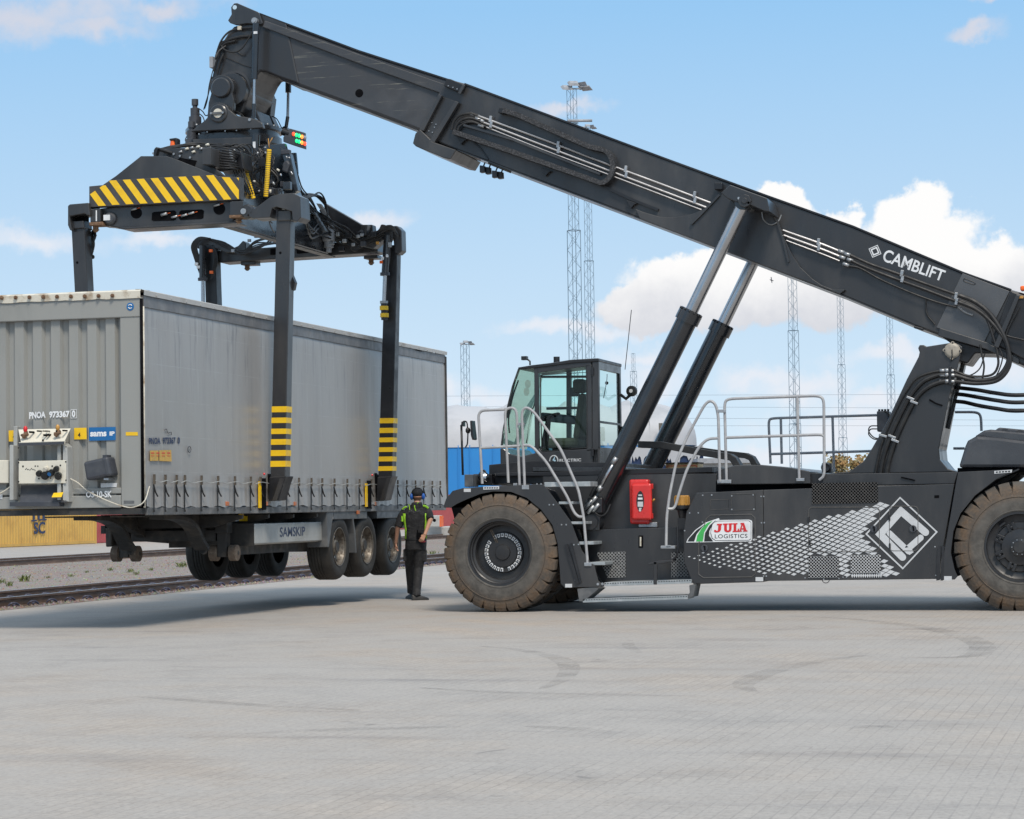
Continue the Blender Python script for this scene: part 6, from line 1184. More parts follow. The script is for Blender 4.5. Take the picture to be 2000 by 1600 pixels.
# door details
for y in (260, 1165): p = PY(*cz([(1130, y)])[0], YC); mb = MB(); mb.box(p + Vector((-.02, -.03, -.06)), p + Vector((.02, 0, .06))); mb.build('door_hinge', paintd, CB, .005)
p = PY(*cz([(550, 1325)])[0], YC - .002); mb = MB(); mb.sphere(p, (.035, .012, .02), 12); mb.build('side_marker', amber, CB)
text_mesh('ELECTRIC', [PY(x, y, YC - .004) for x, y in cz([(758, 1272), (1000, 1264), (1000, 1230), (758, 1238)])], signgrey, 'lettering', CB, offset=.035, spacing=1.1)
c0 = cz([(695, 1258)])[0]; mb = MB(); mb.tube([PY(c0[0] + 8 * math.cos(a), c0[1] + 10 * math.sin(a), YC - .004) for a in [k * .314 for k in range(21)]], .009, 5); mb.build('emblem', signgrey, CB)
mb = MB(); mb.prism(polyY(cz([(715, 1190), (680, 1255), (698, 1258), (680, 1318), (722, 1250), (702, 1247)]), YC - .006), (0, -.003, 0)); mb.build('emblem', mat('ice_blue_vinyl', (.35, .52, .62), None, 5, .4), CB)
# interior
ib = MB(); a = PY(*cz([(860, 1120)])[0], 2.0); ib.box(a + Vector((-.30, -.27, .0)), a + Vector((.22, .27, .16))); seat = ib.build('seat', mat('seat_brown', (.035, .034, .022), (.05, .048, .03), 9, .8), CB, .05); ib = MB(); ib.hexa([a + Vector(v) for v in ((.12, -.25, .14), (.24, -.25, .14), (.24, .25, .14), (.12, .25, .14), (.22, -.22, .85), (.32, -.22, .85), (.32, .22, .85), (.22, .22, .85))]); ib.build('seat_back', seat.data.materials[0], CB, .05)
ib = MB(); ib.box(a + Vector((.1, -.12, .86)), a + Vector((.3, .12, 1.08))); ib.build('headrest', seat.data.materials[0], CB, .05)
ib = MB(); ib.box(a + Vector((-.2, -.25, -.3)), a + Vector((.2, .25, .0))); ib.build('seat_base', darkin, CB)
dsh = PY(*cz([(640, 770)])[0], 1.75); ib = MB(); ib.tube([dsh + Vector((.16 * math.cos(t), .16 * math.sin(t) , .05 * math.cos(t))) for t in [k * .2618 for k in range(25)]], .02, 6); ib.tube([dsh, dsh + Vector((-.06, 0, -.35)), dsh + Vector((-.1, 0, -.8))], [.04, .06, .08], 8); ib.build('steering_wheel', darkin, CB)
ib = MB(); ib.prism(polyY(cz([(545, 715), (1000, 760), (1060, 850), (900, 850), (545, 815)]), 2.35), (0, .12, 0)); ib.build('dashboard', plasticg, CB, .03); ib = MB(); ib.box(PY(*cz([(870, 540)])[0], 2.4), PY(*cz([(985, 440)])[0], 2.5)); ib.build('display_screen', signblk, CB, .01)
ib = MB(); ib.prism(polyY(cz([(960, 790), (1090, 800), (1090, 1110), (960, 1110)]), 2.3), (0, .4, 0)); ib.build('side_console', plasticg, CB, .03)
for x, y in ((405, 400), (390, 485)): ib = MB(); ib.sphere(PY(*cz([(x, y)])[0], 2.5), (.05, .02, .07), 10); ib.build('inner_mirror', darkin, CB)
ib = MB(); ib.tube(crom([PY(*cz([q])[0], YC + .1) for q in ((300, 360), (250, 500), (215, 640), (190, 800), (200, 950))], 4), .012, 5); ib.tube(crom([PY(*cz([q])[0], YC + .1) for q in ((290, 380), (225, 560), (180, 780))], 4), .008, 5); ib.build('wiper', darkin, CB); ib = MB(); ib.tube(crom([PY(*cz([q])[0], YD - .1) for q in ((490, 600), (440, 740), (410, 900), (390, 1060))], 4), .01, 5); ib.build('wiper', darkin, CB)
ib = MB(); ib.tube(crom([PY(*cz([q])[0], YC + .7) for q in ((1290, 290), (1285, 370), (1250, 560))], 4), .006, 4); ib.sphere(PY(*cz([(1285, 390)])[0], YC + .7), .03, 8); ib.build('hanging_cable', darkin, CB)
# things on the cab
p = PY(*cz([(430, 190)])[0], 1.6); mb = MB(); mb.tube([p, p + Vector((0, 0, .06)), p + Vector((-.04, 0, .09))], .015, 6); mb.box(p + Vector((-.13, -.05, .08)), p + Vector((-.04, .05, .14))); mb.build('roof_camera', paintd, CB, .005)
p = PY(*cz([(727, 140)])[0], 1.7); mb = MB(); mb.cyl(p + Vector((0, 0, -.03)), p + Vector((0, 0, .06)), .05, 12); mb.build('gps_antenna', paintd, CB)
p = PY(*cz([(1490, 240)])[0], YD); mb = MB(); mb.tube([p, p + Vector((.12, 0, .95))], .006, 4); mb.build('whip_antenna', paintd, CB)
for dx, dz in ((.30, .0),):
    p = PY(*cz([(1565, 480)])[0], 2.6); mb = MB(); mb.lathe([(0, -.06), (.07, -.06), (.085, -.03), (.085, .03), (0, .05)], p, (-.2, -1, 0), 18); wl = mb.build('rear_work_lamp', rubber, CB); mb = MB(); mb.cyl(p + Vector((0, -.062, 0)), p + Vector((0, -.066, 0)), .03, 12); mb.build('lamp_lens', signgrey, wl); mb = MB(); mb.tube([p + Vector((-.02, .02, -.05)), p + Vector((-.1, .02, -.12)), p + Vector((-.2, .1, -.05))], .025, 6); mb.build('lamp_arm', paintd, wl)
p = PY(*cz([(1420, 950)])[0], 2.2); mb = MB(); mb.box(p + Vector((.03, -.15, -.12)), p + Vector((.16, .15, .1))); mb.build('filter_box', darkin, CB)
# mirror on the front fender
mpost = [PY(904, 928, .55), PY(901, 830, .55)]; mb = MB(); mb.tube(mpost, .018, 8); mir = mb.build('mirror_post', paintd, RS); mb = MB(); mb.tube(fillet([PY(901, 832, .55), PY(904, 823, .55), PY(912, 823, .55), PY(914, 845, .55), PY(913, 868, .55), PY(909, 874, .55)], .05), .011, 6); mb.build('mirror_arm', paintd, mir); mb = MB(); mb.prism(polyY([(917.5, 822), (921, 821), (925, 858), (922, 860), (919, 850)], .45), (0, .2, 0)); mb.build('mirror_glass', paintd, mir, .012)
mb = MB(); mb.sphere(PY(914, 841, .55), (.04, .05, .05), 10); mb.build('mirror_joint', paintd, mir); mb = MB(); mb.box(PY(901, 833, .5), PY(909, 824, .6)); mb.build('camera', paintd, mir)
# ---- handrails
def railY(paths, Y, r=.021, name='handrail', extra=None):
    mb = MB()
    for p in paths: mb.tube(fillet([PY(q[0], q[1], q[2] if len(q) > 2 else Y) for q in p], .11), r, 8)
    return mb.build(name, railm, RS)
railY([[(942, 945), (934, 802), (986, 800)], [(993, 943), (986, 800), (1000, 796), (1009, 802), (1015, 950)], [(939, 875), (1017, 871)], [(986.5, 800, .12), (986, 799, .5)]], .12)
railY([[(1025, 954), (1019, 806), (1024, 797), (1032, 797), (1044, 806), (1095, 877), (1116, 925), (1130, 957), (1140, 1010), (1148, 1104)], [(1021, 870), (1038, 870), (1067, 902), (1109, 972), (1120, 1000), (1130, 1010), (1140, 1009)]], .06)
for x0, y0, x1, y1, Y in [(1011, 826, 1024, 831, .08), (1019, 948, 1033, 956, .04), (1002, 944, 1010, 951, .1), (1141, 1099, 1155, 1106, .03), (1399, 800, 1417, 806, .28), (1401, 937, 1428, 944, .30), (1555, 934, 1571, 940, .30), (1300, 1065, 1310, 1071, .1)]:
    boxpY(x0, y0, x1, y1, Y, Y + .03, 'rail_bracket', steel, bevel=.004)
railY([[(1301, 1068, .12), (1302, 1010, .15), (1308, 965, .2), (1321, 901, .25), (1342, 853, .3), (1377, 789, .3), (1388, 782, .3), (1398, 790, .3), (1403, 812, .3), (1406, 941, .3)], [(1304, 994, .16), (1318, 994, .2), (1326, 964, .2), (1341, 918, .25), (1365, 873, .28), (1382, 857, .3), (1403, 856, .3)]], .25)
railY([[(1419, 941), (1415, 785), (1424, 779), (1598, 773), (1609, 779), (1610, 930), (1600, 938)], [(1561, 936), (1557, 774)], [(1417, 855), (1604, 849), (1609, 852)], [(1404, 803), (1416, 803)]], .32)
railY([[(1505, 906), (1501, 820), (1510, 817), (1715, 811)], [(1527, 906), (1525, 818)], [(1629, 922), (1626, 815)], [(1505, 887), (1708, 881)]], 3.4); railY([[(1865, 805), (1908, 805), (1916, 812), (1917, 842)], [(1862, 876), (1884, 876)]], 3.4)
# wooden crate standing on the deck behind the handrail
q0, q1 = PY(1300, 921.5, 3.6), PY(1363, 904, 3.6); WC = thing('wooden_crate', (q0.x, 3.6, q0.z), 'pale wooden crate on the deck behind the lift cylinders', 'crate'); mb = MB(); mb.box((q0.x, 3.6, q0.z), (q1.x, 4.05, q1.z)); mb.build('body', wood, WC, .006)
mb = MB(); e = .012
for a, b in (((q0.x + .02, q0.z + .02), (q1.x - .02, q0.z + .03)), ((q0.x + .02, q1.z - .05), (q1.x - .02, q1.z - .04)), ((q0.x + .02, q0.z + .03), (q0.x + .03, q1.z - .05)), ((q1.x - .03, q0.z + .03), (q1.x - .02, q1.z - .05))): mb.box((a[0], 3.597, a[1]), (b[0], 3.6, b[1]))
mb.build('red_border', signred, WC); mb = MB(); mb.box((q0.x - .01, 3.585, q1.z - .01), (q1.x + .01, 4.06, q1.z + .012)); mb.build('lid', bark, WC)
plateY([(1222, 921), (1395, 914), (1395, 922), (1222, 926)], 3.3, 4.1, 'far_deck', paintd)
# =================================================================== GRAPPLE SPREADER (hangs from the boom head)
GS = thing('grapple_spreader', (-4.8, 2.0, 6.0), 'black piggyback grapple with four legs and yellow striped end plate hanging from the boom', 'grapple spreader')
def gp(pts, Y0, Y1, name, m=paint, parent=None, bevel=.01): mb = MB(); mb.prism(polyY(pts, Y0), (0, Y1 - Y0, 0)); return mb.build(name, m, parent or GS, bevel)
def circ(cx, cy, r, a0=0, a1=360, n=16): return [(cx + r * math.cos(math.radians(a0 + (a1 - a0) * k / n)), cy + r * math.sin(math.radians(a0 + (a1 - a0) * k / n))) for k in range(n + 1)]
# link plates and rotator
for Y0 in (1.30, 2.72):
    lk = gp(circ(433, 170, 24, 150, 390, 18) + [(457, 195), (455, 215)] + circ(427, 222, 24, 20, 160, 8) + [(407, 200)], Y0, Y0 + .12, 'link_plate', paint, None, .015)
    br = gp([(372, 257), (400, 235), (411, 222)] + circ(427, 221, 21, 200, 340, 10) + [(452, 218), (462, 226), (482, 229), (502, 234), (511, 240), (514, 250)], Y0 - .13, Y0 - .02, 'pivot_bracket', paint, None, .012)
    if Y0 < 2:
        p = PY(433, 172, Y0); mb = MB(); mb.lathe([(0, -.06), (.145, -.06), (.165, -.04), (.168, .02)], p, (0, 1, 0), 32); mb.build('pin_cap', paint, lk)
        p = PY(427, 222, Y0 - .13); mb = MB(); mb.lathe([(0, -.03), (.13, -.03), (.15, -.015), (.15, .01)], p, (0, 1, 0), 28); mb.build('pin_boss', paint, br)
        mb = MB(); mb.cyl(p + Vector((0, -.03, 0)), p + Vector((0, -.045, 0)), .075, 20); mb.build('pin_end', cream, br); mb = MB(); mb.box(p + Vector((-.11, -.065, -.022)), p + Vector((.11, -.045, .018))); mb.build('keeper_bar', chasg, br, .005); mb = MB()
        for d in (-.1, .1): mb.cyl(p + Vector((d, -.065, 0)), p + Vector((d, -.08, 0)), .018, 8)
        mb.build('bolt', steel, br); mb = MB(); q = PY(488, 234, Y0 - .13); mb.cyl(q, q + Vector((0, -.02, 0)), .025, 10); mb.build('bolt', steel, br)
p = PY(452, 175, 1.42); mb = MB(); mb.cyl(p, p + Vector((0, 1.3, 0)), .26, 28); mb.build('head_pin', paint, GS); p = PY(440, 172, 1.44); mb = MB()
for k in range(3): mb.lathe([(.20 + .03 * k, .0 + .05 * k), (.235 + .03 * k, .01 + .05 * k), (.235 + .03 * k, .04 + .05 * k)], p + Vector((.05 * k, 0, 0)), (0, 1, 0), 28)
mb.build('bearing_rings', paint, GS)
gp([(470, 215), (500, 215), (508, 235), (512, 250), (470, 250)], 1.75, 2.35, 'yoke', paintd); gp([(526, 188), (532, 190), (528, 225), (540, 250), (553, 258), (530, 256), (520, 225)], 2.55, 2.75, 'yoke_rib', paint)
C0 = PY(458, 262, 2.07); cx0, cz0 = C0.x, C0.z; z_up, z_dn = PY(458, 253, 2.07).z, PY(458, 292, 2.07).z
mb = MB(); mb.lathe([(0, z_up - .02), (.80, z_up - .02), (.80, z_up - .07), (.74, z_up - .08), (.74, z_up - .16), (.78, z_up - .17), (.78, z_dn + .04), (.70, z_dn), (0, z_dn)], (cx0, 2.07, 0), (0, 0, 1), 56); sl = mb.build('slew_ring', paintg, GS)
mb = MB()
for k in range(30): a = k * .2094; q = Vector((cx0 + .77 * math.cos(a), 2.07 + .77 * math.sin(a), z_up - .02)); mb.cyl(q, q + Vector((0, 0, .03)), .018, 6)
mb.build('ring_bolts', steel, sl)
gp([(376, 272), (493, 268), (494, 297), (378, 299)], 1.22, 1.5, 'ring_apron', paint); mb = MB()
for x, y in ((389, 262), (405, 258), (440, 256), (462, 255), (490, 252)): p = PY(x, y, 1.2); mb.cyl(p, p + Vector((0, -.01, 0)), .012, 6)
mb.build('bolt', steel, sl)
# slew motors
for x, y, Y in ((381, 225, 1.75), (374, 262, 1.4)):
    p = PY(x, y, Y); h = .26 if y < 240 else .2; mb = MB(); mb.lathe([(0, h), (.055, h), (.055, h - .1), (.04, h - .1), (.04, h - .14), (.075, h - .15), (.075, h - .28), (.10, h - .29), (.105, h - .45), (.08, h - .46), (0, h - .46)], p, (0, 0, 1), 18); mb.build('slew_motor', plasticg, GS)
hz = lambda pts, r, m=rubber, nm='hose': (lambda mb: (mb.tube(crom([PY(*q) for q in pts], 5), r, 7), mb.build(nm, m, GS)))(MB())
for pts in ([(388, 212, 1.7), (396, 218, 1.7), (402, 226, 1.6), (410, 222, 1.5)], [(386, 220, 1.6), (396, 228, 1.55), (400, 240, 1.5)], [(414, 150, 1.6), (408, 180, 1.5), (402, 200, 1.6), (398, 214, 1.7)], [(418, 130, 1.6), (409, 165, 1.5), (405, 195, 1.55), (400, 212, 1.6)], [(455, 215, 1.5), (470, 222, 1.5), (480, 232, 1.5)], [(526, 226, 2.6), (540, 232, 2.6), (550, 250, 2.6)], [(367, 262, 1.5), (362, 275, 1.4), (372, 282, 1.3)]): hz(pts, .009)
# tilt damping cylinders
for top, mid, rod, end, Y, w_ in (((500, 46), (497, 155), (496, 203), (495, 236), 1.32, .052), ((563, 150), (563, 181), (562, 228), (558, 254), 2.75, .05)):
    a, b, c, d = [PY(q[0], q[1], Y) for q in (top, mid, rod, end)]; mb = MB(); mb.tube([a, b], w_, 18); tc_ = mb.build('damper_cylinder', paintg, GS); mb = MB(); mb.tube([b, c], w_ * .5, 14); mb.build('damper_rod', chrome, tc_); mb = MB(); mb.tube([c, d], w_ * .62, 14); mb.cyl(d + Vector((0, -.06, 0)), d + Vector((0, .06, 0)), .055, 14); mb.build('rod_eye', paintg, tc_)
    if Y < 2: mb = MB(); q = PY(492, 135, Y - .04); mb.tube([PY(495, 104, Y - .03), PY(493, 140, Y - .03)], .012, 6); mb.build('bypass_pipe', steel, tc_); mb = MB(); q = PY(499, 64, Y - .05); mb.box(q - Vector((.03, .01, .02)), q + Vector((.03, .01, .02))); mb.build('data_plate', white, tc_)
for x0, y0, x1, y1, x2, y2, Y in ((500, 264, 498, 315, 496, 330, 1.15), (572, 300, 576, 340, 577, 345, 2.6)):
    a, b, c = PY(x0, y0, Y), PY(x1, y1, Y), PY(x2, y2, Y); mb = MB(); mb.tube([a, b], .065, 16); tc_ = mb.build('tilt_cylinder', paintg, GS); mb = MB(); mb.tube([b, c], .035, 12); mb.build('rod', chrome, tc_)
    if Y < 2: mb = MB(); q = PY(496.5, 283, Y - .065); mb.box(q - Vector((.022, .004, .05)), q + Vector((.022, .004, .05))); mb.build('data_plate', white, tc_)
# housing between the ring and the beam
blueplate = mat('sky_tinted_gloss_black', (.02, .026, .034), (.03, .036, .045), 1.2, .12, coat=.6)  # gloss black with the reflected sky's blue put into the colour
gp([(376, 297), (494, 296), (525, 290), (534, 300), (548, 345), (560, 376), (556, 402), (470, 402), (440, 345), (420, 310)], 1.35, 2.1, 'rotator_housing', blueplate, None, .02)
gp([(503, 285), (556, 280), (582, 375), (560, 385), (520, 300)], 1.25, 1.34, 'housing_plate', blueplate); gp([(512, 330), (520, 318), (528, 325), (535, 375), (512, 380)], 1.12, 1.26, 'housing_rib', blueplate); gp([(545, 285), (566, 300), (582, 372), (576, 376), (556, 320)], 1.05, 1.2, 'housing_plate', blueplate)
gp([(552, 318), (560, 312), (566, 320), (560, 338), (550, 334)], 1.0, 1.1, 'work_lamp', plasticg, None, .02)
# longitudinal beam
x0, x1 = PY(440, 438, -.5).x, -4.25; zb5, zt5 = PY(470, 438, -.5).z, PY(600, 372, .6).z
mb = MB(); mb.prism([(x1, -.55, zt5), (x1, -.55, zb5), (x0, -.55, zb5), (x0, -.55, zt5)], (0, 5.2, 0)); mbm = mb.build('main_beam', paintg, GS, .03)
mb = MB(); mb.box((x0 + .02, -.5, zb5 - .012), (x1 - .02, 4.4, zb5 - .002)); mb.build('belly_tint_sheet', mat('belly_ground_reflection', (.045, .04, .036), (.06, .054, .048), 2, .4), mbm)  # thin brown sheet: ground reflection on the beam's underside put in as colour
mb = MB(); mb.box((x1 + .0, -.3, zb5 + .30), (x1 + .05, 4.4, zb5 + .36)); mb.box((x1, -.3, zt5 - .06), (x1 + .07, 4.4, zt5)); mb.build('beam_flange', paint, mbm)
gp([(632, 396), (706, 439), (727, 439), (730, 470), (640, 470)], 4.1, 4.3, 'rear_gusset', paintd); gp([(705, 439), (718, 439), (714, 460), (704, 459)], 3.9, 4.1, 'bracket', paint)
# front end beam with the striped plate
YF = -.95
gp([(201, 361), (226, 344), (275, 305), (325, 305), (345, 312), (418, 341), (417, 348), (214, 362)], YF + .02, YF + .10, 'cover_plate', paint, None, .006)
sp_ = [(174, 364), (201, 361.5), (214, 352), (417, 340.5), (424, 345), (438, 344.5), (469, 346), (469, 390), (174, 405)]
ep = gp(sp_, YF, YF + .16, 'end_plate', hazblk, None, .006)
conv = [[(174, 364), (201, 361.5), (214, 352), (214, 403), (174, 405)], [(214, 352), (418, 340.5), (432, 344.6), (432, 392), (214, 403)], [(432, 344.6), (469, 346), (469, 390), (432, 392)]]
x = 128
st_ = MB()
for k in range(12):
    xs = 146 + k * 28.2; para = [(xs, 345 - 6), (xs + 15, 345 - 6), (xs + 15 + 52, 410), (xs + 52, 410)]
    for reg in conv:
        cy = sum(p[1] for p in reg) / len(reg); rg = [(p[0] + (2 if p[0] < 175 else -2.5 if p[0] > 468 else 0), cy + (p[1] - cy) * .94) for p in reg]
        c = clip_poly(para, rg)
        if len(c) >= 3: st_.prism(polyY(c, YF - .002), (0, -.004, 0))
o = st_.build('hazard_stripes', yellow, ep)
fb = gp([(222, 404), (445, 391), (452, 394), (458, 432), (440, 438), (234, 446), (205, 441), (192, 440), (190, 408)], YF + .12, YF + .5, 'end_beam', paint, None, .02)
gp([(234, 444), (462, 432), (462, 436), (240, 448), (230, 446)], YF + .06, YF + .5, 'beam_lip', paint, fb)
def dark(pts, Y=YF + .12): return gp(pts, Y - .006, Y, 'cutout', darkin, fb, 0)  # dark sheet laid on the beam for the shade inside an opening
dark(circ(266, 416, 11, 0, 360, 18)[:-1]); dark(circ(428, 408, 11.5, 0, 360, 18)[:-1]); dark([(297, 416), (301, 414), (340, 411), (344, 414), (343, 429), (339, 431), (300, 432), (296, 430)]); dark([(350, 414), (354, 411), (394, 409), (398, 412), (397, 426), (393, 428), (353, 430), (349, 427)])
for x, y, r in ((321, 420, .04), (341, 425, .03), (360, 422, .03), (374, 418, .03), (262, 410, .03), (424, 402, .03)): p = PY(x, y, YF + .1); mb = MB(); mb.cyl(p + Vector((-.05, 0, 0)), p + Vector((.05, -.01, .02)), r * .6, 8); mb.build('fitting', steel, fb); mb = MB(); mb.tube([p + Vector((.05, 0, .02)), p + Vector((.10, .0, .03))], .006, 5); mb.build('wire', orange, fb)
p = PY(215, 427, YF + .1); mb = MB(); mb.lathe([(0, -.06), (.07, -.06), (.10, -.02), (.10, .08)], p, (0, 1, 0), 20); mb.build('pivot_boss', plasticg, fb); mb = MB(); mb.box(p + Vector((-.075, -.075, -.035)), p + Vector((.03, -.06, .05))); mb.build('data_plate', white, fb)
gp([(176, 409), (186, 408), (196, 408), (196, 434), (176, 434)], YF, YF + .25, 'corner_block', paint, fb); gp([(187, 411), (189, 411), (189, 432), (187, 432)], YF - .008, YF, 'white_gap', white, fb, 0); gp([(449, 394), (474, 392), (475, 420), (449, 421)], YF, YF + .25, 'corner_block', paint, fb)
def twist(x0_, y0_, x1_, y1_, px_, py_, Y, m):
    tw = gp([(x0_, y0_), (x1_, y0_ - 1.2), (x1_ + 1, y1_ - 1), (x0_, y1_)], Y, Y + .25, 'twistlock', m, None, .01); a, b = PY(px_, y1_, Y + .1), PY(px_, py_, Y + .1); mb = MB(); mb.tube([a + Vector((0, 0, .03)), b * .6 + a * .4], .045, 10); mb.tube([b * .6 + a * .4, b], .06, 10, .02); mb.build('lock_pin', rust, tw)
twist(174, 434, 200, 441, 187, 454, YF, rust); twist(447, 420, 482, 426, 466, 437, YF, rust); twist(710, 499, 737, 506, 725, 518, 4.3, paint); twist(470, 510, 498, 518, 483, 529, 4.3, paint)
# cable tray, valve bank and hoses above the end beam
gp([(300, 292), (412, 286), (412, 322), (440, 345), (415, 343), (345, 312), (300, 305)], -.3, -.22, 'valve_carrier', paint); gp([(346, 312), (352, 308), (384, 314), (380, 325), (366, 322)], -.31, -.29, 'opening', darkin, None, 0); gp([(395, 290), (412, 287), (412, 322), (395, 322)], -.55, -.1, 'carrier_plate', paint)
mb = MB(); rv = random.Random(11)
vb = gp([(412, 290), (470, 296), (476, 330), (430, 335), (412, 325)], .1, .5, 'valve_bank', paintd)
for i in range(7):
    for j in range(2):
        p = PY(418 + j * 30 + rv.uniform(-3, 3), 294 + i * 5.2, .05); mb = MB(); mb.tube([p, p + Vector((.1, -.02, -.01))], .017, 7); mb.build('valve_spool', steel, vb)
for i in range(9): hz([(412, 291 + i * 4.2, -.1), (430 + rv.uniform(-3, 3), 288 + i * 5, -.2), (452, 292 + i * 4.6, -.15), (468 + rv.uniform(-4, 6), 300 + i * 4, .2)], .013)
for i in range(8): hz([(305 + i * 5, 293 - i * .6, -.2), (335 + i * 6, 287 - i * .6 + rv.uniform(-3, 3), -.15), (375 + i * 5, 283 + rv.uniform(-3, 3), .1), (415 + i * 6, 284 + rv.uniform(-3, 3), .5)], .016)
for i in range(6): hz([(428 + i * 8, 288, .4), (445 + i * 8, 284 + rv.uniform(-3, 2), .5), (470 + i * 5, 295 + rv.uniform(-3, 3), .6), (485 + i * 2, 320 + i * 3, .6)], .010)
for i in range(5): hz([(455 + i * 5, 330, .2), (460 + i * 5, 345, .1), (470 + i * 4, 360 + rv.uniform(-4, 4), .0), (478 + i * 4, 380, .1)], .010)
for i, (x, y) in enumerate(((362, 292), (372, 290), (384, 288), (390, 292), (402, 284), (350, 298), (375, 298))): p = PY(x, y, -.32); mb = MB(); mb.tube([p, p + Vector((.05, 0, .015))], .020, 7); mb.build('pipe_fitting', steel if i % 2 else creamc, GS)
for i, (x, y) in enumerate(((322, 297), (340, 301), (352, 305), (372, 308), (300, 300))): p = PY(x, y, -.31); mb = MB(); mb.cyl(p, p + Vector((0, -.02, 0)), .018, 8); mb.build('bolt', steel, GS)
gp([(300, 293), (303, 288), (309, 289), (306, 298), (303, 310), (299, 309)], -.6, -.5, 'hook_bracket', paintd); hz([(305, 291, -.5), (318, 294, -.4), (335, 299, -.3)], .03)
for pts, r in ([(478, 327), (482, 342), (487, 360), (495, 388)], .034), ([(526, 292), (524, 315), (522.5, 340), (521, 360), (519, 384)], .036):
    mb = MB(); cp = crom([PY(x, y, .55) for x, y in pts], 12); mb.tube(cp, [r * (1 + .10 * (i % 2)) for i in range(len(cp))], 10); cdt = mb.build('yellow_conduit', yellow, GS); rb2 = MB()
    for i in range(2, len(cp) - 1, 2): rb2.tube([cp[i], cp[i] + (cp[i + 1] - cp[i]) * .32], r * 1.13, 10)
    rb2.build('conduit_ribs', hazblk, cdt)
for k in range(5): hz([(526, 292, .55), (524 + k, 283 - k, .55), (520 + k * 4, 272 - k, .7)], .007, amber if k % 2 else rubber, 'wire')
gp([(330, 271), (344, 269), (346, 272), (346, 289), (342, 289), (341, 274), (331, 275)], -.05, .08, 'beacon_frame', paintd); p = PY(338, 281, .0); mb = MB(); mb.lathe([(0, .05), (.04, .045), (.05, -.04), (.055, -.1), (0, -.1)], p, (0, 0, 1), 14); mb.build('orange_beacon', orange, GS); mb = MB(); mb.lathe([(0, -.1), (.055, -.1), (.05, -.2), (0, -.2)], p, (0, 0, 1), 14); mb.build('beacon_base', paintd, GS)
# signal lamp panel
sgp = gp([(566, 251), (594, 259), (595, 291), (570, 283), (553, 277), (553, 268)], 1.55, 1.64, 'signal_panel', plasticg, None, .008)
for x, y, m in ((573.5, 262, l_red), (579, 264, l_green), (584.5, 265.5, l_green), (590, 267.5, l_or), (595.5, 269, lampg), (579.5, 275.5, l_green), (584.5, 277, l_green), (590, 279, l_or), (595.5, 281, l_red)):
    p = PY(x, y, 1.55); mb = MB(); mb.sphere(p, (.026, .03, .034), 12); mb.build('signal_lamp', m, sgp)
mb = MB(); mb.cyl(PY(552, 257, 1.6), PY(566, 262, 1.6), .06, 12); mb.build('panel_arm', paintd, sgp)
YA = PX(527, 930, XR + .075).y; YB2 = PX(736, 930, XR + .075).y
# the clutter of hoses, valves and brackets round the head and over the beam
for i in range(16): hz([(478 + rv.uniform(0, 60), 292 + rv.uniform(-3, 8), .95), (480 + rv.uniform(0, 62), 315 + rv.uniform(-8, 8), .85), (484 + rv.uniform(0, 64), 345 + rv.uniform(-8, 8), .85), (490 + rv.uniform(0, 66), 378 + rv.uniform(-4, 4), .95)], rv.choice((.008, .012, .016)))
for i in range(16):
    x, y = rv.uniform(430, 572), rv.uniform(290, 378); p = PY(x, y, rv.uniform(.75, 1.1)); mb = MB(); d = Vector((rv.uniform(.03, .09), .05, rv.uniform(.03, .08))); mb.box(p - d, p + d); mb.build('valve_block', rv.choice((paintd, plasticg, paintg)), GS, .01)
for i in range(22): p = PY(rv.uniform(425, 575), rv.uniform(286, 385), .70); mb = MB(); mb.tube([p, p + Vector((rv.uniform(-.04, .04), 0, rv.uniform(-.05, .05)))], rv.uniform(.012, .02), 7); mb.build('pipe_fitting', rv.choice((steel, steel, chrome, creamc)), GS)
for i in range(10): hz([(560 + i * 2, 300 + i * 2, 1.6), (572 + rv.uniform(0, 8), 330 + i * 3, 1.9), (582 + rv.uniform(0, 8), 365 + i * 2, 2.3), (598 + rv.uniform(0, 10), 385 + i * 3, 3.0), (618 + i, 410 + i * 2, 3.6)], .012)
for i in range(5): hz([(592 + i * 3, 420 + i * 9, 1.6), (606 + rv.uniform(-5, 5), 452 + rv.uniform(-12, 14), 2.2), (626, 448 + rv.uniform(-14, 14), 3.4), (655, 462 + rv.uniform(-8, 12), 3.9), (700, 476 + rv.uniform(-5, 5), 4.0)], rv.choice((.009, .013, .016)))
for i in range(8): hz([(655 + i * 3, 432 + i * 3, 3.9), (672, 462 + rv.uniform(-4, 8), 3.95), (692, 486 + rv.uniform(-6, 6), 3.95), (716, 476 + rv.uniform(-8, 6), 4.0), (742, 452 + rv.uniform(-5, 5), YB2 - .12), (764, 441 + i, YB2 - .14), (777, 458 + i, YB2 - .14)], .014)
for i in range(14): p = PY(rv.uniform(600, 770), rv.uniform(452, 490), 3.85); mb = MB(); mb.box(p - Vector((rv.uniform(.02, .07), .03, .03)), p + Vector((rv.uniform(.02, .07), .03, rv.uniform(.02, .06)))); mb.build('valve_block', rv.choice((paintd, plasticg, steel, rubber)), GS, .008)
for i in range(6): gp([(600 + i * 5, 400 + i * 8), (606 + i * 5, 400 + i * 8), (611 + i * 5, 412 + i * 8), (604 + i * 5, 412 + i * 8)], 3.3, 3.4, 'hose_clip', chasg)
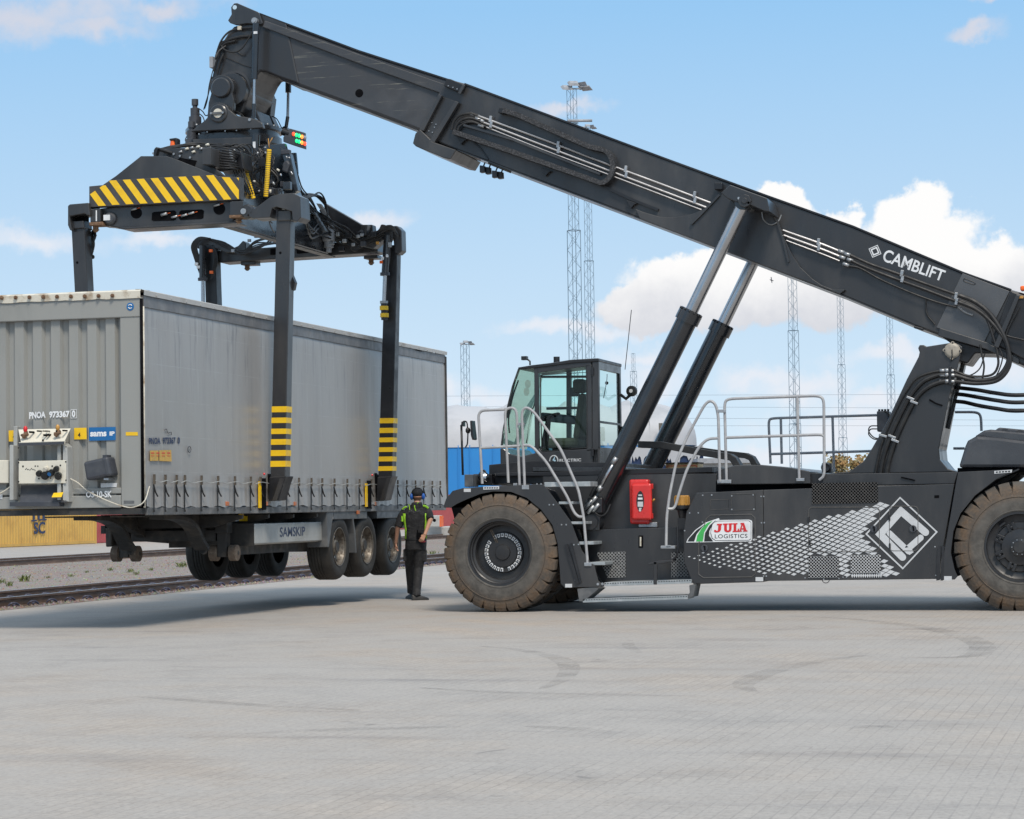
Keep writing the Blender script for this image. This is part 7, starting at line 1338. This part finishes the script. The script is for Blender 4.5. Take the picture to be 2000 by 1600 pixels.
# legs and arms
def stripes(poly4, ys, Y, dpt, par):
    (xa, ya), (xb, yb), (xc, yc), (xd, yd) = poly4      # top-left, top-right, bottom-right, bottom-left
    for a, b in ys:
        def L(y): return xa + (xd - xa) * (y - ya) / (yd - ya)
        def R_(y): return xb + (xc - xb) * (y - yb) / (yc - yb)
        mb = MB(); mb.prism(polyY([(L(a) - .5, a), (R_(a) + .5, a - .4), (R_(b) + .5, b - .4), (L(b) - .5, b)], Y - .004), (0, dpt + .008, 0)); mb.build('yellow_band', yellow, par)
def leg(poly4, Y, dpt, ys, foot=None, m=paint):
    lg = gp(poly4, Y, Y + dpt, 'leg', m, None, .012); stripes(poly4, ys, Y, dpt, lg)
    if foot: 
        mb = MB(); mb.prism(polyY(foot, Y - .02), (0, dpt + .12, 0)); ft = mb.build('foot', paintd, lg, .01)
    return lg
l1 = leg([(540, 410), (567, 409), (556.5, 932), (528, 933)], YA, .22, [(794, 805.5), (816, 826.5), (837.5, 848), (858, 869), (879.5, 891), (900.5, 912)], [(526, 932), (558, 930), (553, 944), (544, 977), (524, 979)])
mb = MB(); mb.prism(polyY([(547, 934), (556, 933), (541, 978), (532, 978)], YA - .03), (0, -.012, 0)); mb.build('foot_gusset', paint, l1)
mb = MB(); mb.prism(polyY([(519, 920), (526, 931), (526, 978), (517, 980), (514, 950)], YA + .1), (0, .12, 0)); mb.build('clamp_shoe', darkin, l1)
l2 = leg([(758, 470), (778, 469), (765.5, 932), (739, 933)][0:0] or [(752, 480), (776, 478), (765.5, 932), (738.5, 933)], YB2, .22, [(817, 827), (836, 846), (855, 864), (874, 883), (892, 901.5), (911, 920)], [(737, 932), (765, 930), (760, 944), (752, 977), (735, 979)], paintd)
mb = MB(); mb.prism(polyY([(756, 933), (764, 933), (750, 978), (742, 978)], YB2 - .03), (0, -.012, 0)); mb.build('foot_gusset', paint, l2)
mb = MB(); mb.prism(polyY([(730, 922), (737, 931), (737, 978), (728, 980), (725, 950)], YB2 + .1), (0, .12, 0)); mb.build('clamp_shoe', darkin, l2)
for lx, lyy in ((516, 926), (727, 928)): p = PX(lx, lyy, XR + .06); mb = MB(); mb.sphere(p, .02, 8); mb.build('position_light', signred, l1 if lx < 600 else l2)
l3 = leg([(139, 432), (163, 431), (176, 700), (150, 700)][0:0] or [(138.5, 432), (164, 431), (188, 930), (164, 930)], YA, .24, [], None)
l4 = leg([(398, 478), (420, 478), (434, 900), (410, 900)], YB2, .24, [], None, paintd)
# sky-side faces of the left legs run down behind the trailer to its bottom edge
for lgx, par in ((XL - .30, l3),):
    pass
gp([(490, 413), (530, 383), (545, 379), (572, 377), (586, 384), (588, 425), (580, 433), (572, 430), (570, 413), (540, 404), (531, 407), (527, 425), (495, 427), (480, 421)], YA - .12, YA + .28, 'outer_arm', paint, None, .008)
gp([(542, 411), (568, 410), (568, 431), (542, 432)], YA - .03, YA + .25, 'leg_head', paint, l1, .015); gp([(538, 408), (543, 407), (543, 424), (538, 426)], YA + .0, YA + .2, 'head_pin', plasticg, l1, .01)
gp([(132, 402), (136, 399), (173, 396), (176, 421), (170, 421), (165, 417.5), (136, 423), (141, 452), (136, 449), (132, 440)], YA - .1, YA + .3, 'outer_arm', paint, None, .015); gp([(137.5, 432), (163, 431), (164, 446), (138, 448)], YA - .03, YA + .27, 'leg_head', paint, l3, .015); gp([(136, 423), (166, 418), (166, 434), (138, 434)], YA + .1, YA + .25, 'arm_web', darkin, None)
p = PY(483, 413, YA - .1); mb = MB(); mb.lathe([(0, -.02), (.08, -.02), (.11, .02), (.11, .2)], p, (0, 1, 0), 20); mb.build('arm_pivot', paint, GS); mb = MB(); mb.cyl(p + Vector((-.05, -.02, 0)), p + Vector((-.05, -.04, 0)), .045, 10); mb.build('pivot_plate', steel, GS)
p = PY(585, 405, YA + .05); mb = MB(); mb.prism([p + Vector((.02, .0, -.15)), p + Vector((.02, .18, -.15)), p + Vector((.02, .18, .12)), p + Vector((.02, .0, .12))], (.02, 0, 0)); ap = mb.build('arm_end_plate', paint, GS, .01); mb = MB()
for k in range(3): mb.cyl(p + Vector((.04, .09, -.1 + .09 * k)), p + Vector((.05, .09, -.1 + .09 * k)), .02, 8)
mb.build('bolt', steel, ap)
for x, y, par in ((547.5, 494, l1), (151, 513, l3)): p = PY(x, y, YA); mb = MB(); mb.cyl(p + Vector((0, -.004, 0)), p + Vector((0, .005, 0)), .02, 12); mb.build('pin_hole', darkin, par)
# rear beam with arms, motor and hoses
rbm = gp([(425, 490), (470, 487), (735, 468), (738, 492), (728, 494), (430, 513), (422, 511)], 4.2, 4.65, 'end_beam', paint, None, .015)
dark2 = gp([(578, 482), (618, 479), (620, 492), (580, 496)], 4.19, 4.2, 'cutout', darkin, rbm, 0); gp([(528, 486), (548, 484), (548, 497), (528, 498)], 4.19, 4.2, 'cutout', darkin, rbm, 0)
def armtube(pts, Y, r, m=paintd): mb = MB(); mb.tube([PY(x, y, Y) for x, y in pts], r, 10); return mb.build('arm_strut', m, GS)
gp([(383, 474), (391, 465), (415, 466), (452, 486), (465, 480), (474, 470), (480, 474), (480, 492), (440, 494), (405, 478), (385, 486)], YB2 + .0, YB2 + .22, 'outer_arm', paint, None, .015); gp([(690, 478), (712, 462), (740, 449), (757, 442), (775, 441), (784, 450), (785, 490), (777, 497), (770, 494), (768, 466), (745, 470), (728, 486)], YB2 - .05, YB2 + .2, 'outer_arm', paint, None, .015)
gp([(640, 455), (655, 440), (700, 462), (735, 450), (735, 475), (690, 480)], 4.05, 4.2, 'arm_web', paintd)
for x0_, y0_, x1_, y1_, x2_, y2_, Y in ((757, 460, 752, 535, 750, 588, YB2 - .14), (396, 480, 396, 545, 397, 640, YB2 - .14)):
    a, b, c = PY(x0_, y0_, Y), PY(x1_, y1_, Y), PY(x2_, y2_, Y); mb = MB(); mb.tube([a, b], .062, 14); lc = mb.build('leg_cylinder', paintg, GS); mb = MB(); mb.tube([b, c], .034, 12); mb.build('rod', chrome, lc); mb = MB(); mb.tube([b + Vector((0, 0, .02)), b - Vector((0, 0, .03))], .085, 12); mb.build('gland', plasticg, lc)
    if x0_ > 700:
        d = PY(751, 625, Y); mb = MB(); mb.tube([c, d], .058, 12); mb.build('lower_clamp', paintd, lc); mb = MB(); mb.tube([PY(750, 598, Y), PY(750, 606, Y)], .075, 12); mb.tube([PY(751, 612, Y), PY(751, 620, Y)], .075, 12); mb.build('yellow_sleeve', yellow, lc); mb = MB(); mb.tube([PY(750, 588, Y), PY(750, 593, Y)], .07, 12); mb.tube([PY(751, 621, Y), PY(751, 625, Y)], .05, 12); mb.build('steel_sleeve', steel, lc)
p = PY(642, 470, 3.9); mb = MB(); mb.lathe([(0, .33), (.10, .33), (.10, .29), (.07, .28), (.10, .2), (.12, .15), (.12, .0), (.085, -.02), (.085, -.12), (.05, -.13), (.05, -.2), (0, -.2)], p, (0, 0, 1), 18); mb.build('drive_motor', lampg, GS)
for i in range(9):
    a = (rv.uniform(596, 628), rv.uniform(404, 430)); b = (rv.uniform(640, 680), rv.uniform(440, 475)); hz([(a[0], a[1], 3.6), ((a[0] + b[0]) / 2 + rv.uniform(-8, 8), (a[1] + b[1]) / 2, 3.7), (b[0], b[1], 3.9), (b[0] + rv.uniform(20, 50), 478 + rv.uniform(-6, 4), 4.0), (740 + rv.uniform(0, 16), 455 + rv.uniform(-8, 10), YB2 - .1)], .013)
for i in range(7): hz([(560 + i * 2, 384 + i, 2.0), (592 + i * 2, 380 + i, 2.6), (612 + i * 2, 381 + rv.uniform(-5, 3), 3.4), (630 + i, 395, 3.6), (640, 410 + i * 3, 3.7)], .014)
for i in range(7): hz([(728 + i * 3, 460, YB2 - .1), (745, 446 - i, YB2 - .12), (762, 442 + i, YB2 - .12), (766 - i, 470, YB2 - .14), (750 + i * 2, 500 + rv.uniform(-8, 8), YB2 - .14), (752 + i, 525, YB2 - .12)], .011)
for i in range(11): hz([(404 + rv.uniform(-4, 4), 466, YB2 - .1), (440, 478 + rv.uniform(-5, 6), 4.0), (470 + rv.uniform(-6, 6), 495 + rv.uniform(-6, 4), 3.9), (500, 478 + rv.uniform(-10, 10), 3.8), (540, 465 + rv.uniform(-6, 12), 3.4)], .012)
for i in range(6): hz([(412, 466, YB2 - .1), (388 + i, 464 + i, YB2 - .15), (374 + i * 2, 480, YB2 - .15), (380 + i * 2, 505, YB2 - .15), (392 + i * 2, 540, YB2 - .15)], .011)
for i in range(4): hz([(418, 480, YB2 - .1), (425 - i * 2, 505, YB2 - .14), (420 - i * 2, 530, YB2 - .14), (412, 546, YB2 - .12)], .010)
for x, y, m in ((384, 516, white), (388, 522, white), (412, 490, orange), (413, 532, orange), (745, 512, orange), (748, 505, white), (755, 500, white), (596, 463, steel), (487, 470, lampg), (500, 462, lampg), (515, 466, amber), (605, 470, amber), (700, 462, steel), (707, 459, steel), (690, 478, steel), (455, 490, steel), (738, 475, amber), (612, 465, signgreen)):
    p = PY(x, y, YB2 - .18 if x < 430 or x > 730 else 3.8); mb = MB(); mb.box(p - Vector((.03, .02, .025)), p + Vector((.03, .02, .025))); mb.build('hose_fitting', m, GS, .006)
for i in range(5): hz([(177, 456, -.6), (184 + i, 448 + i * 3, -.65), (187 - i, 462, -.7), (180 + i, 480, -.7), (182 - i, 492 + i * 3, -.7)], .011)
p = PY(176, 472, -.65); mb = MB(); mb.tube([p + Vector((0, 0, .15)), p - Vector((0, 0, .15))], .055, 10); mb.build('leg_actuator', paintg, GS); mb = MB(); p = PY(181, 502, -.6); mb.sphere(p, .035, 8); mb.tube([p + Vector((-.1, 0, 0)), p], .015, 6); mb.build('limit_switch', paintd, GS)
mb = MB(); mb.prism(polyY([(569, 535), (576, 552), (573, 566), (567, 568)], YA + .15), (0, .1, 0)); mb.build('guide_block', paintd, l1); hz([(532, 436, -.3), (526, 432, -.3), (530, 445, -.3), (536, 455, -.3)], .01)
gp([(617, 397), (626, 398), (660, 452), (651, 453)], 4.0, 4.08, 'hose_rack', chasg)
# =================================================================== THE MAN
GP = PZ(813, 1172); vd = CR @ Vector((0, 0, -1)); D0 = (GP - CAM).dot(vd); fwd = Vector((vd.x, vd.y, 0)).normalized(); rgt = Vector((fwd.y, -fwd.x, 0))
def J(px, py, fo=0.0): return PD(px, py, D0 + fo)
class PB(MB):
    def loft(s, rings, n=18, a0=0, a1=2 * math.pi, cap=True, grow=1.0):
        full = abs(a1 - a0) > 6.2; m = n if full else n + 1; vs = []
        for c, a, b in rings:
            for k in range(m):
                t = a0 + (a1 - a0) * k / n; ct, st2 = math.cos(t), math.sin(t); e = .8
                vs.append(c + rgt * a * grow * math.copysign(abs(ct) ** e, ct) + fwd * b * grow * math.copysign(abs(st2) ** e, st2))
        fs = [(i * m + k, i * m + (k + 1) % m, (i + 1) * m + (k + 1) % m, (i + 1) * m + k) for i in range(len(rings) - 1) for k in range(m if full else n)]
        s.add(vs, fs, True)
        if full and cap: s.add(vs[:m], [tuple(reversed(range(m)))]); s.add(vs[-m:], [tuple(range(m))])
        return s
def remesh(o, vs, it=2):
    r = o.modifiers.new('remesh', 'REMESH'); r.mode = 'VOXEL'; r.voxel_size = vs; r.use_smooth_shade = True
    q = o.modifiers.new('smooth', 'SMOOTH'); q.factor = .5; q.iterations = it
sL, eL, wL, hL = J(789, 1000), J(777, 1030, -.03), J(773, 1061, .10), J(772, 1072, .14)
sR, eR, wR, hR = J(834.5, 997), J(841, 1015, -.10), J(829.5, 1045, -.20), J(824, 1055, -.20)
tor = [(J(812.5, 1066), .165, .12), (J(812.5, 1052), .17, .125), (J(812, 1034), .165, .115), (J(811.5, 1016), .185, .125), (J(811.5, 1003), .20, .12), (J(812.5, 994), .165, .095), (J(814, 987), .08, .075), (J(815, 980), .058, .062)]
body = PB(); body.loft([(c, a * .9, b * .9) for c, a, b in tor]); body.tube([J(814, 990), J(815.5, 976, .01)], [.062, .056], 14)
hd = J(815.5, 968, .02); body.sphere(hd, (.078, .078, .112), 18); body.sphere(hd + fwd * .03, (.074, .085, .095), 18); body.sphere(hd + fwd * .10 - Vector((0, 0, .03)), (.014, .022, .02), 8); body.sphere(hd + fwd * .06 - Vector((0, 0, .085)), (.04, .04, .03), 10)
for s_ in (-1, 1): body.sphere(hd + rgt * .078 * s_, (.014, .02, .03), 8)
body.tube([sL, eL, wL], [.052, .042, .028], 12); body.tube([sR, eR, wR], [.052, .043, .028], 12)
def hand(w_, dirv, side, curl, backn):
    d = dirv.normalized(); pn = backn.normalized(); sd2 = d.cross(pn).normalized() * side; palm = w_ + d * .055
    body.hexa([w_ + sd2 * a + pn * b + d * c for a, b, c in ((-.026, -.013, 0), (.026, -.013, 0), (.026, .013, 0), (-.026, .013, 0), (-.042, -.013, .095), (.042, -.011, .092), (.042, .012, .092), (-.042, .013, .095))])
    for k, ln in enumerate((.072, .082, .076, .058)):
        o = w_ + d * .09 + sd2 * (-.032 + .021 * k); a = o + (d * math.cos(curl) - pn * math.sin(curl)) * ln * .5; b = a + (d * math.cos(curl * 2) - pn * math.sin(curl * 2)) * ln * .32; e = b + (d * math.cos(curl * 2.8) - pn * math.sin(curl * 2.8)) * ln * .25; body.tube([o, a, b, e], [.0105, .0098, .0088, .0065], 8)
    o = w_ + d * .025 - sd2 * .028; a = o + (d * .6 - sd2 * .6 - pn * .25) * .045; body.tube([o, a, a + (d * .85 - pn * .4) * .035], [.014, .011, .008], 8)
hand(wL, (hL - wL), 1, .55, -rgt * .8 - fwd * .3); hand(wR, (hR - wR) + Vector((0, 0, -.02)) - rgt * .02, -1, .5, -fwd)
hips = (J(803.5, 1066), J(821, 1066)); knees = (J(800.5, 1106, .20), J(817.5, 1110, .02)); ank = (J(803.5, 1157, .42), J(813.5, 1164, -.14))
for h, k, a in zip(hips, knees, ank): body.tube([h, k, a], [.08, .055, .038], 12)
bo = body.build('person', skin, None, org=GP); remesh(bo, .0065, 2); PR = tag(bo, 'man walking away in black work clothes with lime panels, cap and blue ear defenders', 'person')
sh = PB(); sh.loft([(c, a * 1.06 + .012, b * 1.1 + .012) for c, a, b in tor[1:-2]] + [(J(814, 986), .085, .085)]); shd = []
def mid(a, b, t): return a * (1 - t) + b * t
sh.tube([sL + rgt * .03, mid(sL, eL, .3), mid(sL, eL, .98)], [.085, .08, .068], 14); sh.tube([sR - rgt * .03, mid(sR, eR, .4), mid(sR, eR, .95)], [.085, .08, .066], 14)
for i in range(9): q = mid(tor[1][0], tor[3][0], i / 9) - fwd * .125; sh.tube([q - rgt * .13 + Vector((0, 0, .01 * (i % 3))), q + Vector((0, 0, -.012)), q + rgt * .14], .010, 6)
so_ = sh.build('shirt', cloth, PR); remesh(so_, .010, 3)
hood = PB(); hood.loft([(J(813, 999, -.085), .085, .02), (J(813, 991, -.075), .105, .04), (J(814, 984, -.055), .095, .055), (J(815, 981, -.03), .08, .05)]); ho = hood.build('hood', cloth, so_); remesh(ho, .010, 2)
lim = PB(); 
for a0, a1 in ((math.radians(-52), math.radians(-12)), (math.radians(192), math.radians(232))):
    side = 1 if a0 < 0 else -1; rg = [(c, a * 1.06 + .024, b * 1.1 + .022) for c, a, b in tor[1:5]]; pc = PB()
    wdt = [.32, .42, .5, .8]; vs = []; am = (a0 + a1) / 2
    for i, (c, a, b) in enumerate(rg):
        for k in range(5):
            t = am + (a1 - a0) * wdt[i] * (k / 4 - .5); ct, st2 = math.cos(t), math.sin(t); vs.append(c + rgt * a * math.copysign(abs(ct) ** .8, ct) + fwd * b * math.copysign(abs(st2) ** .8, st2))
    pc.add(vs, [(i * 5 + k, i * 5 + k + 1, i * 5 + k + 6, i * 5 + k + 5) for i in range(3) for k in range(4)], True); o = pc.build('lime_panel', lime, so_); sl2 = o.modifiers.new('solid', 'SOLIDIFY'); sl2.thickness = .012
def limestrip(pts, r): mb = MB(); mb.tube(crom([J(*q) for q in pts], 4), r, 6); return mb.build('lime_piping', lime, so_)
limestrip([(786, 995, -.06), (790, 991.5, -.07), (795, 990, -.07)], .016); limestrip([(826, 988, -.07), (832, 989.5, -.07), (836, 993, -.06)], .02); limestrip([(798, 985, -.11), (799.5, 989, -.115), (800, 996, -.13)], .008); limestrip([(809.5, 987, -.115), (810, 992, -.125), (812, 998, -.12)], .010); limestrip([(817, 981, -.09), (815, 984, -.105)], .007)
limestrip([(783.5, 1012, -.06), (785.5, 1018, -.08), (785, 1008, -.07)], .02)
lt2 = MB()
for k, (x, h) in enumerate(((798.5, 5), (800.5, 7), (803, 7), (807, 3), (810, 2.5), (812.5, 4), (815, 3), (817.5, 5), (820, 4))): lt2.tube([J(x, 1003 - k * .2, -.148), J(x + .6, 1003 - h - k * .2, -.148)], .005, 4)
lt2.build('back_print', chasg, so_)
tr = PB(); tr.loft([(J(812.5, 1074), .175, .13), (J(812.5, 1060), .185, .14), (J(812.5, 1050), .178, .135)])
for i, (h, k, a) in enumerate(zip(hips, knees, ank)):
    pts = [h + Vector((0, 0, .03)), mid(h, k, .5), k, mid(k, a, .35), mid(k, a, .75), a + Vector((0, 0, -.0))]; tr.tube(pts, [.108, .098, .082, .077, .070, .073], 16)
    for t in range(4): q = mid(k, a, .55 + .13 * t); tr.tube([q - rgt * .06 - fwd * .04, q - fwd * .07 - Vector((0, 0, .02)), q + rgt * .06 - fwd * .03], .012, 6)
    sdn = -1 if i == 0 else 1; q = mid(h, k, .45) + rgt * sdn * .095; tr.hexa([q + rgt * a_ + fwd * b_ + Vector((0, 0, c__)) for a_, b_, c__ in ((-.03, -.08, -.1), (.028, -.08, -.1), (.028, .08, -.1), (-.03, .08, -.1), (-.03, -.07, .1), (.03, -.07, .1), (.03, .07, .1), (-.03, .07, .1))])
to_ = tr.build('trousers', cloth, PR); remesh(to_, .010, 3)
bl_ = PB(); bl_.loft([(J(812.5, 1054), .192, .148), (J(812.5, 1050), .190, .146)]); bl_.build('belt', rubber, PR)
mb = MB(); q = J(819, 1046, -.18); mb.box(q - Vector((.045, .02, .06)), q + Vector((.035, .04, .05))); mb.tube([q + Vector((-.03, 0, .04)), q + Vector((-.03, 0, .10))], .012, 6); mb.build('radio', darkin, PR, .01)
mb = MB(); q = J(826, 1058, -.17); mb.sphere(q, (.05, .03, .02), 10); mb.build('red_glove', mat('dark_red_cloth', (.20, .015, .03), None, 9, .7), PR)
for a, d in ((ank[0], fwd * .7 + rgt * -.3), (ank[1], fwd * .35 + rgt * .95)):
    d = d.normalized(); sh_ = PB(); n_ = Vector((-d.y, d.x, 0)); base = Vector((a.x, a.y, 0)) - d * .08; vs = []
    for t, wd_, h in ((0, .034, .09), (.06, .042, .11), (.12, .043, .085), (.2, .048, .065), (.26, .045, .05), (.295, .025, .03)):
        o = base + d * t; vs += [o - n_ * wd_ + Vector((0, 0, .002)), o + n_ * wd_ + Vector((0, 0, .002)), o + n_ * wd_ * .9 + Vector((0, 0, h * .7)), o + n_ * wd_ * .4 + Vector((0, 0, h)), o - n_ * wd_ * .4 + Vector((0, 0, h)), o - n_ * wd_ * .9 + Vector((0, 0, h * .7))]
    sh_.add(vs, [(i * 6 + k, i * 6 + (k + 1) % 6, (i + 1) * 6 + (k + 1) % 6, (i + 1) * 6 + k) for i in range(5) for k in range(6)] + [tuple(range(5, -1, -1)), tuple(range(30, 36))], True); sh_.build('shoe', rubber, PR)
cp_ = PB(); cp_.sphere(hd + Vector((0, 0, .035)) + fwd * .005, (.092, .10, .088), 18); cp_.tube([hd + Vector((0, 0, .05)) + fwd * .06 - rgt * .05, hd + Vector((0, 0, .04)) + fwd * .17, hd + Vector((0, 0, .05)) + fwd * .06 + rgt * .05], .02, 8); co = cp_.build('cap', cloth, PR); remesh(co, .009, 2)
hr = PB(); hr.loft([(hd - Vector((0, 0, .075)) + fwd * .0, .066, .075), (hd - Vector((0, 0, .03)), .080, .083)]); hr.build('hair', mat('short_brown_hair', (.09, .045, .025), (.13, .07, .04), 40, .8), PR)
ed = PB()
for s_ in (-1, 1): ed.sphere(hd + rgt * .098 * s_ - Vector((0, 0, .018)), (.032, .042, .058), 14)
eo = ed.build('ear_defenders', blueear, PR); mb = MB(); mb.tube(crom([hd + rgt * .105 * math.cos(t) + Vector((0, 0, .0 + .13 * math.sin(t))) for t in [math.pi * k / 8 for k in range(9)]], 3), .010, 6); mb.build('headband', rubber, eo)
